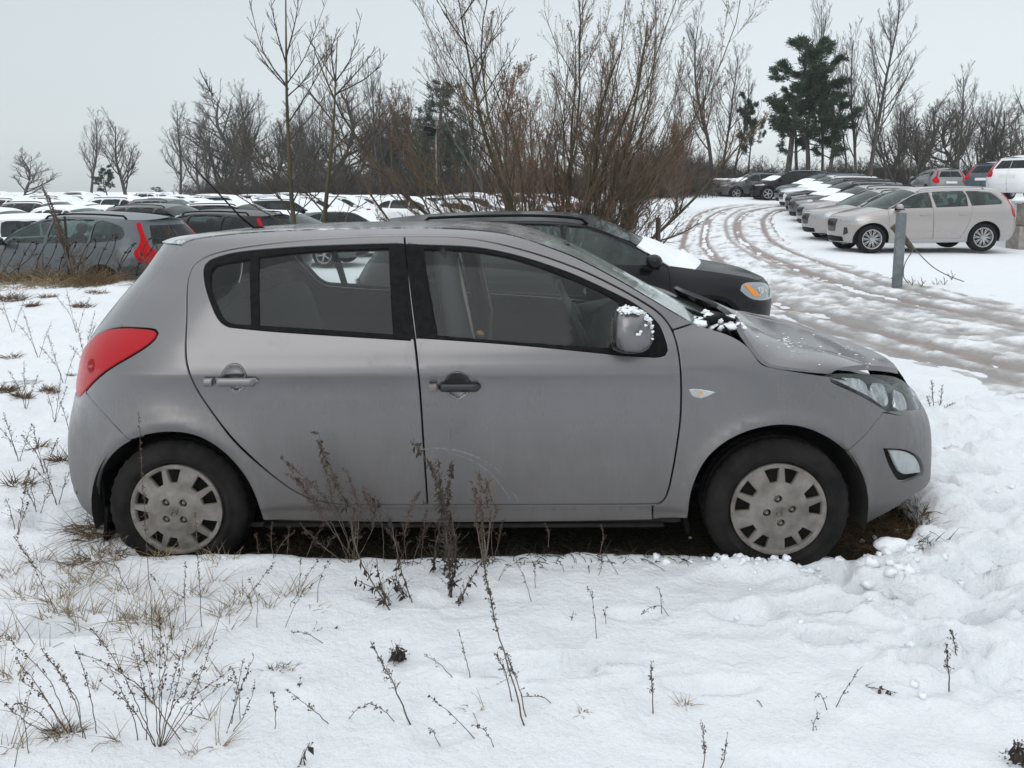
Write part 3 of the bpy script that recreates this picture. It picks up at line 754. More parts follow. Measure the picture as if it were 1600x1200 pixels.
# grille between bonnet and bumper
gl = loop([straight((az(1436, 642)[0] + 0.25, zt + 0.004), (S.sF + S.LF - 0.002, zt + 0.004)), straight((S.sF + S.LF - 0.002, zt + 0.004), (S.sF + S.LF - 0.002, 0.79)), straight((S.sF + S.LF - 0.002, 0.79), (az(1436, 642)[0] + 0.25, 0.79)), straight((az(1436, 642)[0] + 0.25, 0.79), (az(1436, 642)[0] + 0.25, zt + 0.004))], 0.04)
add_panel('grille', gl, (), M['black_plastic'], off=-0.012, lip=0.01)
# ------------------------------------------------ wheels
def hubcap_geo():
    """plastic wheel cover, 5 pairs of openings"""
    R0 = 0.198
    def F(u, v):
        r = np.hypot(u, v)
        h = 0.016 * (1 - np.clip(r / 0.19, 0, 1.2) ** 2.5) + 0.010 * sstep(0.185, 0.192, r) * (1 - sstep(0.193, 0.199, r)) - 0.012 * np.exp(-((r - 0.0) / 0.022) ** 2) * 0.3
        h = h + 0.004 * (1 - sstep(0.075, 0.088, r))
        p = np.stack([u, -h, v], -1)
        def hh(rr): return 0.016 * (1 - np.clip(rr / 0.19, 0, 1.2) ** 2.5)
        e = 1e-3; dh = (hh(r + e) - hh(np.maximum(r - e, 0))) / (2 * e)
        dh = dh - 0.3 * np.exp(-((r - 0.082) / 0.005) ** 2)
        n = np.stack([-dh * u / (r + 1e-9), -np.ones_like(r), -dh * v / (r + 1e-9)], -1); n /= np.linalg.norm(n, axis=-1)[:, None]
        return p, n
    outer = np.array([(R0 * math.cos(t), R0 * math.sin(t)) for t in np.linspace(0, 2 * math.pi, 90, endpoint=False)])
    holes = []
    for k in range(5):
        base = math.pi / 2 + k * 2 * math.pi / 5
        for sgn in (-1, 1):
            a0, a1 = base + sgn * 0.058, base + sgn * 0.405
            b0, b1 = base + sgn * 0.10, base + sgn * 0.395
            arc_o = [(0.179 * math.cos(t), 0.179 * math.sin(t)) for t in np.linspace(a0, a1, 6)]
            arc_i = [(0.122 * math.cos(t), 0.122 * math.sin(t)) for t in np.linspace(b1 - sgn * 0.03, b0 + sgn * 0.03, 4)]
            holes.append(loop([np.array(arc_o), np.array([arc_o[-1], arc_i[0]]), np.array(arc_i), np.array([arc_i[-1], arc_o[0]])], 0.012))
    for k in range(4):
        t = 0.19 + k * math.pi / 2
        cx, cz = 0.052 * math.cos(t), 0.052 * math.sin(t)
        holes.append(np.array([(cx + 0.0165 * math.cos(q), cz + 0.0165 * math.sin(q)) for q in np.linspace(0, 2 * math.pi, 14, endpoint=False)]))
    return panel_geo(F, outer, holes, 0.011, 0.0, 0.018, 0.0)
HC = mesh_data('wheel_cover', *hubcap_geo()[:2], M['hubcap'])
def tyre_mb(R=0.298, w=0.185, rin=0.20, seg=160):
    mb = MB(); hw = w / 2
    prof = [(rin - 0.012, 0.030), (rin, 0.006), (rin + 0.012, -0.004), (rin + 0.016, -0.004), (rin + 0.018, -0.008), (rin + 0.035, -0.014), (rin + 0.037, -0.011), (rin + 0.060, -0.012), (R - 0.022, -0.002), (R - 0.008, 0.008), (R, 0.020)]
    rows = prof + [(R + 0.001, 0.045), (R - 0.007, 0.048), (R - 0.007, 0.054), (R + 0.002, 0.057), (R + 0.003, w * .5 - 0.004), (R - 0.006, w * .5), (R + .003, w * .5 + 0.004), (R + 0.002, w - 0.05), (R, w - 0.02), (R - 0.02, w), (rin, w)]
    def wob(i, j):
        q = (j // 2) % 2
        if i in (8,): return 0.001 if q else -0.001
        if i in (9, 10): return 0 if q else -0.004
        if i in (11, 14, 15, 17, 18, 19): return 0 if ((j + i // 3) // 2) % 2 else -0.0055
        return 0
    mb.lathe(rows, seg, 'y', wob=wob); return mb
TYRE = tyre_mb().data('tyre', M['rubber'])
lug = MB()
lug.lathe([(0.0, -0.004), (0.006, -0.004), (0.0075, 0.0), (0.0115, 0.002), (0.0125, 0.018)], 6, 'y')
LUG = lug.data('wheel_bolt', M['bolt'], smooth=False)
rim = MB(); rim.lathe([(0.0, 0.05), (0.10, 0.045), (0.15, 0.06), (0.185, 0.05), (0.20, 0.02), (0.205, 0.005)], 40, 'y')
RIM = rim.data('rim', M['steel'])
lg = MB()
tt_ = np.linspace(0, 2 * math.pi, 25)
lg.tube(np.stack([0.030 * np.cos(tt_), np.full(25, -0.0185), 0.021 * np.sin(tt_)], 1), 0.0016, 5, cap=False)
lg.tube([(-0.014, -0.019, -0.013), (-0.012, -0.020, 0.0), (-0.006, -0.019, 0.014)], 0.0022, 5)
lg.tube([(0.006, -0.019, -0.014), (0.012, -0.020, 0.0), (0.014, -0.019, 0.013)], 0.0022, 5)
lg.tube([(-0.013, -0.020, -0.003), (0.0, -0.0205, 0.003), (0.013, -0.020, 0.004)], 0.0022, 5)
LOGO = lg.data('wheel_badge', M['hubcap'])
for wx, ang, side in ((-1.2625, 1.01, 0), (1.2625, 0.05, 0), (-1.2625, 0.5, 1), (1.2625, 0.2, 1)):
    w = link('wheel', None, car, (wx, 0.042 if not side else 2 * HALF - 0.042, 0.297), (0, ang if not side else -ang, math.pi if side else 0))
    link('tyre', TYRE, w)
    if not side: tag_r = link('rim', RIM, w)
    link('wheel_cover', HC, w, (0, -0.002, 0))
    if not side:
        for k in range(4):
            t = 0.19 + k * math.pi / 2
            link('wheel_bolt', LUG, w, (0.052 * math.cos(t), -0.012, 0.052 * math.sin(t)))
        link('wheel_badge', LOGO, w, (0, -0.003, 0), (0, -ang, 0))
# wheel housings and mud flaps
for wx in (-1.2625, 1.2625):
    n = 30; R = 0.372
    th = np.linspace(-0.25, math.pi + 0.25, n); prof = [(0.05, R), (0.30, R), (0.42, R - 0.02), (0.42, 0.05)]
    for sd in (0, 1):
        mb = MB(); vs = []
        for t in th:
            for (y, r) in prof: vs.append((wx + r * math.cos(t), y if not sd else 2 * HALF - y, 0.297 + r * math.sin(t)))
        mb.add(vs, [(i * 4 + j, i * 4 + j + 1, (i + 1) * 4 + j + 1, (i + 1) * 4 + j) for i in range(n - 1) for j in range(3)])
        mb.build('wheel_housing', M['steel'], car)
mb = MB()
mb.box((-1.60, 0.18, 0.19), (0.014, 0.20, 0.20), rot=Matrix.Rotation(0.12, 3, 'Y')); mb.box((-1.615, 0.20, 0.32), (0.012, 0.18, 0.25))
mb.build('mud_flap', M['black_plastic'], car, smooth=False)
mb = MB(); mb.box((0.885, 0.15, 0.25), (0.012, 0.14, 0.15), rot=Matrix.Rotation(-0.2, 3, 'Y')); mb.build('mud_flap', M['black_plastic'], car, smooth=False)
# floor pan, black lower edge and exhaust
mb = MB(); mb.box((0.0, HALF, 0.235), (1.75, 1.48, 0.05)); mb.box((-1.55, HALF, 0.33), (0.55, 1.2, 0.10)); mb.box((1.55, HALF, 0.28), (0.5, 1.2, 0.08)); mb.box((0.0, HALF, 0.30), (2.0, 1.1, 0.02))
mb.build('floor_pan', M['steel'], car, smooth=False)
mb = MB(); mb.tube([(-1.0, 0.107, 0.202), (0.0, 0.105, 0.200), (0.80, 0.107, 0.202)], 0.011, 8); mb.build('sill_flange', M['steel'], car)
# bumper liner behind the skin
mb = MB(); mb.tube([(1.66, 0.30, 0.28), (1.80, 0.40, 0.26), (1.95, 0.60, 0.25), (2.02, HALF, 0.25), (1.95, 1.10, 0.25), (1.66, 1.40, 0.28)], 0.035, 8); mb.build('bumper_liner', M['black_plastic'], car)

# ------------------------------------------------ door handles, badge repeater, mirror, antenna
def handle(px0, px1, black):
    h0 = link('door_handle', None, front if black else rear)
    return h0
def surf_frame(px, py):
    c = az(px, py); p, n = S.F(np.array([c[0]]), np.array([c[1]])); return p[0], n[0], c
def make_handle(pcx, pcy, halfw_px, lock_px, bar_mat, cap_mat, cup_px, cup_py):
    root, _, _ = surf_frame(cup_px, cup_py)
    # cup: elliptical dish set in the skin
    c = az(cup_px, cup_py); n = 26
    ring = np.array([(c[0] + 0.049 * math.cos(t), c[1] + 0.056 * math.sin(t)) for t in np.linspace(0, 2 * math.pi, n, endpoint=False)])
    def FD(u, v):
        p, nn = S.F(u, v); q = ((u - c[0]) / 0.049) ** 2 + ((v - c[1]) / 0.056) ** 2
        d = 0.020 * np.clip(1 - q, 0, 1) ** 0.7
        p2 = p - nn * d[:, None]
        g = 1.0 * np.clip(q, 0, 1) * (q < 0.98)
        n2 = nn + np.stack([-(u - c[0]) / 0.049 * g, 0 * u, -(v - c[1]) / 0.056 * g], -1) * 0.85
        return p2, n2 / np.linalg.norm(n2, axis=1)[:, None]
    V, Fc, Nn = panel_geo(FD, cup_ring(cup_px, cup_py, 0.003), (), 0.008, 0, 0, 0.0)
    cup = obj('handle_cup', V, Fc, M['paint_clean'], car, normals=Nn)
    # bar: rounded box swept along the door
    def bar(name, x0, x1, mat, hh, dd, parent):
        a0 = az(x0, pcy); a1 = az(x1, pcy); m = 18; k = 12; vs = []
        for i in range(m + 1):
            s_ = i / m; a = a0 + (a1 - a0) * s_; p, nn = S.F(np.array([a[0]]), np.array([a[1]])); p, nn = p[0], nn[0]
            e = min(s_, 1 - s_); sc = math.sqrt(max(0.0, 1 - max(0, 1 - e / 0.09) ** 2)) if e < 0.09 else 1
            for j in range(k):
                t = 2 * math.pi * j / k; cz = math.copysign(abs(math.sin(t)) ** 0.7, math.sin(t)); cy = math.copysign(abs(math.cos(t)) ** 0.7, math.cos(t))
                vs.append(p + nn * (0.016 + dd * cy * max(sc, .25) - (0.010 if e < 0.06 else 0)) + np.array([0, 0, 1]) * hh * cz * max(sc, 0.15))
        f = [(i * k + j, i * k + (j + 1) % k, (i + 1) * k + (j + 1) % k, (i + 1) * k + j) for i in range(m) for j in range(k)] + [tuple(range(k)), tuple(range(m * k, m * k + k))[::-1]]
        return obj(name, vs, f, mat, parent)
    hnd = bar('door_handle', pcx - halfw_px + lock_px, pcx + halfw_px, bar_mat, 0.0165, 0.012, car)
    bar('handle_end_cap', pcx - halfw_px, pcx - halfw_px + lock_px + 0.5, cap_mat, 0.0165, 0.012, hnd)
make_handle(362, 594, 42, 15, M['paint_clean'], M['paint_clean'], 366, 591)
make_handle(711, 603.5, 41, 14, M['black_gloss'], M['hubcap'], 715, 602)
# side repeater
rp = loop([pz([(1077, 609), (1090, 608), (1117, 613)]), pz([(1117, 613), (1102, 620), (1092, 622), (1082, 618), (1077, 609)])], 0.006)
patch = lambda name, L, mat, off, **k: add_panel(name, L, (), mat, off=off, both=False, **k)[0]
patch('side_repeater', rp, M['chrome'], 0.003, gap=-0.001, lip=0.006, h=0.006)
patch('side_repeater_lens', rp, M['lens_frost'], 0.007, gap=0.001, lip=0.004, h=0.006)
c = az(1094, 614); patch('repeater_bulb', np.array([(c[0] + .009 * math.cos(t), c[1] + .009 * math.sin(t)) for t in np.linspace(0, 6.283, 10, endpoint=False)]), M['amber'], 0.0075, gap=0, lip=0.002, h=0.004)
# door mirror
def mirror(side):
    root = link('door_mirror', None, car)
    p, n, c = surf_frame(1000, 540)
    base = p + np.array([0.0, 0.0, 0.0])
    mb = MB(); K = 16; rows = []
    # shell: swept closed sections along the outboard axis
    ctr = at_plane(987, 526, -0.10)
    for i, (s_, w_, h_, dx) in enumerate([(0.0, 0.035, 0.045, 0.015), (0.02, 0.058, 0.074, 0.008), (0.06, 0.084, 0.098, 0.002), (0.12, 0.092, 0.102, 0.0), (0.17, 0.086, 0.095, -0.002), (0.20, 0.066, 0.074, -0.004), (0.212, 0.02, 0.025, -0.006)]):
        for j in range(K):
            t = 2 * math.pi * j / K; cx = math.copysign(abs(math.cos(t)) ** 0.75, math.cos(t)); cz = math.copysign(abs(math.sin(t)) ** 0.75, math.sin(t))
            fr = 1.0 if cx > 0 else 0.72
            rows.append((ctr[0] + dx + w_ * cx * fr + 0.012 * (1 if cz < 0 else -1) * abs(cz) * 0.5, 0.125 - 0.01 - s_ - 0.02, ctr[2] + h_ * cz * (1.0 if cz > 0 else 0.75)))
    f = [(i * K + j, i * K + (j + 1) % K, (i + 1) * K + (j + 1) % K, (i + 1) * K + j) for i in range(6) for j in range(K)] + [tuple(range(K))[::-1], tuple(range(6 * K, 7 * K))]
    V = np.array(rows)
    def mir(V, f):
        if not side: return V, f
        V = np.array(V, float).copy(); V[:, 1] = 2 * HALF - V[:, 1]; return V, [q[::-1] for q in f]
    V2, f2 = mir(V, [q[::-1] for q in f])
    low = V2[:, 2].min()
    obj('mirror_shell', V2, f2, M['paint_clean'], root)
    # black lower band, glass and stalk
    mb = MB(); mb.blob((ctr[0] + 0.002, 0.0, ctr[2] - 0.052), (0.078, 0.100, 0.030), 3, 16, rough=0.0)
    V2, f2 = mir(np.concatenate(mb.v), mb.f); obj('mirror_base', V2, f2, M['black_gloss'], root)
    mb = MB(); mb.tube([(ctr[0] + 0.03, 0.03, ctr[2] - 0.05), (ctr[0] + 0.07, 0.06, ctr[2] - 0.065), (ctr[0] + 0.10, 0.085, ctr[2] - 0.075)], [0.03, 0.028, 0.035], 10)
    V2, f2 = mir(np.concatenate(mb.v), mb.f); obj('mirror_stalk', V2, f2, M['black_plastic'], root)
    mb = MB(); mb.add([(ctr[0] - 0.062, -0.065, ctr[2] - 0.045), (ctr[0] - 0.062, 0.085, ctr[2] - 0.045), (ctr[0] - 0.062, 0.085, ctr[2] + 0.06), (ctr[0] - 0.062, -0.065, ctr[2] + 0.06)], [(0, 3, 2, 1)])
    V2, f2 = mir(np.concatenate(mb.v), mb.f); obj('mirror_glass', V2, f2, M['chrome'], root, smooth=False)
    return ctr
mc = mirror(0); mirror(1)
# clumps of snow left on the mirror
mb = MB(); rg = random.Random(4)
for k in range(150):
    ang = rg.uniform(0.55, 2.05) if k < 105 else rg.uniform(-0.15, 0.7); yy_ = -0.115 + rg.uniform(0.0, 0.16); rr_ = 1.0 - 0.10 * rg.random()
    mb.blob((mc[0] + 0.088 * rr_ * math.cos(ang), yy_, mc[2] + 0.100 * rr_ * math.sin(ang) + .002), [rg.uniform(0.003, 0.008), rg.uniform(0.004, 0.010), rg.uniform(0.002, 0.005)], k, 8, rough=0.35)
for k in range(16): ang = rg.uniform(0.6, 2.0); mb.blob((mc[0] + 0.084 * math.cos(ang), -0.03 + rg.uniform(-.06, .05), mc[2] + 0.096 * math.sin(ang)), [.018, .026, .007], 90 + k, 12, rough=0.22)
for k in range(4): mb.blob((mc[0] + rg.uniform(0.0, 0.06), -0.128, mc[2] + rg.uniform(0.01, 0.06)), [0.006, 0.004, 0.005], 60 + k, 9, rough=0.35)
mb.build('mirror_snow', M['snow_clean'], car)['kind'] = 'stuff'
mb = MB(); mb.tube([at_plane(368, 357, HALF), at_plane(392, 352, HALF), at_plane(300, 300, HALF)][0:1] + [at_plane(405, 359, HALF), at_plane(372, 330, HALF), at_plane(325, 284, HALF), at_plane(285, 245, HALF)][0:4] if False else [at_plane(402, 360, HALF), at_plane(375, 338, HALF), at_plane(333, 293, HALF), at_plane(290, 247, HALF)], [0.006, 0.0048, 0.0036, 0.0025], 6)
mb.blob(at_plane(404, 358, HALF), (0.035, 0.022, 0.018), 1, 10, rough=0); mb.build('roof_aerial', M['black_plastic'], car)

# ------------------------------------------------ cabin
def soft(name, c, d, mat, rot=0.0, seed=0, r=0.25, parent=None):
    """rounded cushion"""
    n, m = 12, 16; vs = []
    for i in range(n + 1):
        ph = math.pi * i / n
        for j in range(m):
            t = 2 * math.pi * j / m
            sg = lambda v, e: math.copysign(abs(v) ** e, v)
            x = sg(math.sin(ph), .35) * sg(math.cos(t), .35); y = sg(math.sin(ph), .35) * sg(math.sin(t), .35); z = sg(math.cos(ph), .35)
            vs.append((x * d[0] / 2, y * d[1] / 2, z * d[2] / 2))
    V = np.array(vs); cr, sr = math.cos(rot), math.sin(rot)
    V = np.stack([V[:, 0] * cr + V[:, 2] * sr, V[:, 1], -V[:, 0] * sr + V[:, 2] * cr], 1) + np.array(c)
    f = [(i * m + j, (i + 1) * m + j, (i + 1) * m + (j + 1) % m, i * m + (j + 1) % m) for i in range(n) for j in range(m)]
    return obj(name, V, f, mat, parent)
for y in (0.47, 2 * HALF - 0.47):
    st = link('front_seat', None, car)
    soft('seat_base', (0.10, y, 0.52), (0.52, 0.48, 0.16), M['fabric'], 0.08, parent=st); soft('seat_back', (-0.24, y, 0.83), (0.13, 0.46, 0.62), M['fabric'], -0.22, parent=st)
    soft('headrest', (-0.335, y, 1.225), (0.10, 0.26, 0.17), M['fabric'], -0.15, parent=st)
st = link('rear_bench', None, car)
soft('seat_base', (-0.75, HALF, 0.55), (0.5, 1.25, 0.16), M['fabric'], 0.1, parent=st); soft('seat_back', (-1.06, HALF, 0.85), (0.14, 1.28, 0.58), M['fabric'], -0.3, parent=st)
for y in (0.50, HALF, 2 * HALF - 0.50): soft('headrest', (-1.17, y, 1.14), (0.08, 0.24, 0.12), M['fabric'], -0.2, parent=st)
mb = MB()
prof = [(0.98, 0.60), (0.60, 0.62), (0.58, 0.78), (0.62, 0.93), (0.70, 0.975), (0.85, 0.99), (1.00, 1.00), (1.10, 0.97)]
ys = np.linspace(0.20, 2 * HALF - 0.20, 14); vs = [(x, y, z + (0.045 * math.exp(-((y - 1.24) / 0.22) ** 2) if z > 0.9 and x < 0.9 else 0)) for y in ys for x, z in prof]; k = len(prof)
mb.add(vs, [(i * k + j, (i + 1) * k + j, (i + 1) * k + j + 1, i * k + j + 1) for i in range(13) for j in range(k - 1)])
mb.box((0.45, HALF, 0.55), (0.7, 0.22, 0.3)); mb.build('dashboard', M['interior'], car)
sw = link('steering_wheel', None, car, (0.47, 1.24, 0.945), (0, rad(-24), 0))
mb = MB(); t = np.linspace(0, 2 * math.pi, 33); mb.tube(np.stack([0 * t, 0.185 * np.cos(t), 0.185 * np.sin(t)], 1), 0.019, 8, cap=False); mb.build('wheel_ring', M['rim_leather'], sw)
mb = MB(); mb.blob((0.02, 0, -0.01), (0.03, 0.07, 0.06), 1, 12, rough=0)
for a in (0.0, math.pi, -math.pi / 2): mb.tube([(0.01, 0, 0), (0, 0.18 * math.cos(a), 0.18 * math.sin(a))], 0.014, 6)
mb.tube([(0.02, 0, 0), (0.28, 0, -0.06)], 0.035, 8); mb.build('wheel_hub', M['rim_leather'], sw)
# inner door skins, pillars, headlining
def inner(name, outer, holes, mat, off, both=True, h=0.05): return add_panel(name, outer, holes, mat, h=h, gap=0.012, lip=0.0, off=off, both=both)
low_r = [q for q in LR_]; 
def trim_card(door, win, name):
    inner(name, door, [win], M['interior'], -0.062)
trim_card(rear_door, LR_, 'door_card'); trim_card(front_door, LFw, 'door_card')
# head lining under the roof, quarter trim
GR = coons(rc0, arc(rE[-1], roofC[-1]), rE, roofC, 24, 12); GR = GR.copy(); GR[..., 2] -= 0.045
GR2 = GR[:, ::-1].copy(); GR2[..., 1] = 2 * HALF - GR2[..., 1]
V, Fc, Nn = grid_geo(np.concatenate([GR, GR2[:, 1:]], 1)); obj('headlining', V, Fc, M['headliner'], car)
mb = MB(); mb.box((-1.38, HALF, 0.92), (0.42, 1.10, 0.02)); mb.box((0.9, HALF, 0.72), (0.03, 1.4, 0.4)); mb.box((-0.05, HALF, 0.30), (1.7, 1.5, 0.03)); mb.build('parcel_shelf', M['interior'], car, smooth=False)
qt = loop([pz([(300, 440), (318, 421), (319, 436), (325, 460), (339, 494), (353, 508), (366, 511), (300, 530)], sm=False), pz([(300, 530), (300, 440)])], 0.05)
qo = loop([pz([(215, 480), (250, 425), (285, 385), (340, 372), (316, 405), (305, 440), (308, 500), (312, 560), (225, 570), (200, 520)], sm=False), pz([(200, 520), (215, 480)])], 0.05)
inner('quarter_trim', qo, (), M['interior'], -0.07)
for sd in (0, 1):
    def yy(v): return v if not sd else 2 * HALF - v
    mb = MB(); mb.tube([(-0.13, yy(0.30), 1.36), (-0.10, yy(0.22), 1.18), (-0.06, yy(0.16), 1.0), (-0.05, yy(0.14), 0.5)], [0.05, 0.055, 0.06, 0.06], 8); mb.build('pillar_cover', M['interior'], car)
    mb = MB(); mb.tube([(-0.085, yy(0.335), 1.33), (-0.045, yy(0.285), 1.15), (0.0, yy(0.24), 0.92), (-0.02, yy(0.25), 0.6)], 0.014, 4); mb.build('seat_belt', M['belt'], car)
    mb = MB(); mb.tube([(x, yy(y + 0.05), z - 0.045) for x, y, z in wE[::4]], 0.022, 8); mb.build('pillar_cover', M['interior'], car)
mb = MB(); mb.tube([(0.02, 0.235, 1.00), (0.028, 0.231, 1.02)], 0.02, 3); mb.build('belt_warning_tag', M['tag'], car)
mb = MB(); mb.box((0.42, HALF, 1.33), (0.03, 0.22, 0.06)); mb.build('rear_view_mirror', M['interior'], car, smooth=False)
# ------------------------------------------------ cowl: wiper, plastic scuttle and snow that slid down the glass
mb = MB(); rg = random.Random(9)
base = at_plane(1130, 500, 0.30)
mb.box((1.06, HALF, 0.985), (0.20, 1.30, 0.012)); mb.tube([(0.95, 0.20, 1.045), (1.06, 0.30, 1.06), (1.12, 0.5, 1.03)], 0.02, 6)
mb.tube([(0.98, 0.17, 1.055), (1.05, 0.22, 1.075), (1.13, 0.28, 1.045)], [0.012, 0.02, 0.012], 6); mb.tube([(1.02, 0.30, 1.06), (0.96, 0.7, 1.05), (0.9, 1.0, 1.06)], 0.01, 5)
for k in range(22): 
    x = rg.uniform(0.95, 1.14); y = rg.uniform(0.14, 0.42); p = np.array([x, y, 1.03]); d = np.array([rg.uniform(-.05, .05), rg.uniform(-.05, .05), rg.uniform(0, .035)]); mb.tube([p - d, p, p + d], [0.006, 0.008, 0.003], 4)
mb.build('scuttle_and_wiper', M['black_plastic'], car)
mb = MB()
for k in range(60):
    x = rg.uniform(0.93, 1.15); y = rg.uniform(0.14, 0.45); r = rg.uniform(0.008, 0.026)
    mb.blob((x, y, 1.03 + rg.uniform(0.0, 0.035) * (1.1 - abs(x - 1.03) * 6)), (r, r, r * 0.7), k, 10, rough=0.25)
mb.build('scuttle_snow', M['snow_clean'], car)['kind'] = 'stuff'
# crumbs of snow on the bonnet
mb = MB()
for k in range(64):
    i = rg.randint(6, 66); j = rg.randint(4, 26) if k % 3 else rg.randint(2, 33)
    if k % 2: i = int(rg.gauss(44, 2)); j = int(rg.gauss(15, 3))
    i = max(0, min(69, i)); j = max(0, min(33, j)); p = GH[i, j] + np.array([rg.uniform(-.01, .01), rg.uniform(-.01, .01), 0.001]); r = rg.uniform(0.0015, 0.006)
    mb.blob(p, (r * 1.5, r * 1.3, r * 0.4), k, 7)
mb.build('bonnet_snow', M['snow_clean'], car)['kind'] = 'stuff'

# scuffs on the lower front door, an arc rubbed through the dirt
M['scuff'] = noisy('scuffed_paint', (0.12, 0.12, 0.125), (0.20, 0.20, 0.21), 60, 0.6, 0)
for w_, pts in ((1.5, [(640, 706), (668, 701), (705, 702), (740, 712), (770, 728), (790, 748)]), (1.0, [(735, 716), (765, 738), (790, 768), (800, 786)]), (1.6, [(800, 768), (808, 778), (812, 787)]), (0.9, [(700, 706), (735, 718), (758, 734)])):
    up = [(x, y - w_ * math.sin(math.pi * i / (len(pts) - 1)) - .2) for i, (x, y) in enumerate(pts)]; dn = [(x - w_ * .3, y + w_ * math.sin(math.pi * i / (len(pts) - 1)) + .2) for i, (x, y) in enumerate(pts)][::-1]
    L = loop([pz(up), pz([up[-1], dn[0]]), pz(dn), pz([dn[-1], up[0]])], 0.012); add_panel('scuff_mark', L, (), M['scuff'], gap=0, lip=0, off=0.0009, h=0.02, both=False)
# ================================================================== terrain
def vnoise(x, y, seed=0):
    """smooth value noise, vectorised"""
    x = np.asarray(x, float); y = np.asarray(y, float)
    xi = np.floor(x).astype(np.int64); yi = np.floor(y).astype(np.int64); fx = x - xi; fy = y - yi
    fx = fx * fx * (3 - 2 * fx); fy = fy * fy * (3 - 2 * fy)
    def h(a, b):
        n = (a * 374761393 + b * 668265263 + seed * 974634777) & 0x7fffffff
        n = (n ^ (n >> 13)) * 1274126177 & 0x7fffffff
        return ((n ^ (n >> 16)) & 0xffff) / 65535.0
    return (h(xi, yi) * (1 - fx) + h(xi + 1, yi) * fx) * (1 - fy) + (h(xi, yi + 1) * (1 - fx) + h(xi + 1, yi + 1) * fx) * fy
def fbm(x, y, o=4, seed=0):
    r = 0; a = 0.5; t = 0
    for k in range(o):
        r = r + a * vnoise(x * 2 ** k, y * 2 ** k, seed + k); t += a; a *= 0.55
    return r / t - 0.5

ROADC = spline([(10.5, -2), (8.6, 2.5), (7.0, 6), (6.15, 9), (5.65, 12.5), (5.7, 16), (6.3, 21), (7.6, 27), (9.5, 33), (12.3, 38), (17, 40.6), (25, 41.6), (60, 43)], 24)
_rs = np.r_[0, np.cumsum(np.linalg.norm(np.diff(ROADC, axis=0), axis=1))]
def road_dist(x, y):
    """signed distance from the centre line of the track (positive to the right) and distance along it"""
    sh = np.shape(x); p = np.stack([np.ravel(x), np.ravel(y)], 1); d = np.empty(len(p)); s = np.empty(len(p))
    for i in range(0, len(p), 40000):
        q = p[i:i + 40000]; D = ((q[:, None] - ROADC[None]) ** 2).sum(2); k = D.argmin(1); kk = np.clip(k, 1, len(ROADC) - 2)
        t = ROADC[kk + 1] - ROADC[kk - 1]; t /= np.linalg.norm(t, axis=1)[:, None]; r = q - ROADC[k]
        d[i:i + 40000] = r[:, 0] * t[:, 1] - r[:, 1] * t[:, 0]; s[i:i + 40000] = _rs[k] + (r * t).sum(1)
    return d.reshape(sh), s.reshape(sh)

def land(x, y):
    """lie of the land without the fine relief"""
    x = np.asarray(x, float); y = np.asarray(y, float)
    left = 1 - sstep(3.0, 7.0, x - 0.05 * (y - 10))
    z = 0.11 - 0.11 * sstep(2.6, 5.0, x)
    z = z + 0.27 * sstep(4.6, 10.2, y) * sstep(-1.3, -3.0, x) * (1 - sstep(10.9, 12.6, y))
    lotd = 0.52 * sstep(11.0, 13.0, y) * left
    blk = 0.36 * sstep(5.4, 7.2, y) * sstep(-3.2, -1.7, x) * left
    z = z - np.maximum(lotd, blk)
    z = z + left * 0.0078 * np.clip(y - 16, 0, 90)
    z = z + left * 1.6 * sstep(112, 135, y)
    z = z + (1 - left) * (1.15 * sstep(20, 43, y) + 0.055 * np.clip(y - 44, 0, 60))
    return z
def bare_mask(x, y):
    """1 where the car kept the ground free of snow"""
    wob = 0.05 * fbm(x * 3.1, y * 3.1, 3, 5) + 0.02 * fbm(x * 14, y * 14, 2, 8)
    near = np.interp(x, [-1.9, -1.70, -1.55, -1.2, -1.0, -0.75, -0.3, 0.1, 0.6, 0.85, 0.95, 1.25, 1.45, 1.75, 1.95, 2.0], [3.9, 3.25, 3.06, 3.06, 3.03, 3.02, 3.06, 3.10, 3.07, 3.08, 3.13, 3.08, 3.05, 3.22, 3.5, 3.9])
    m = sstep(-0.02, 0.03, (y - near) + wob) * sstep(-1.88, -1.75, x + wob) * (1 - sstep(1.88, 1.99, x + wob * 1.5)) * (1 - sstep(4.55, 4.75, y + wob))
    return m
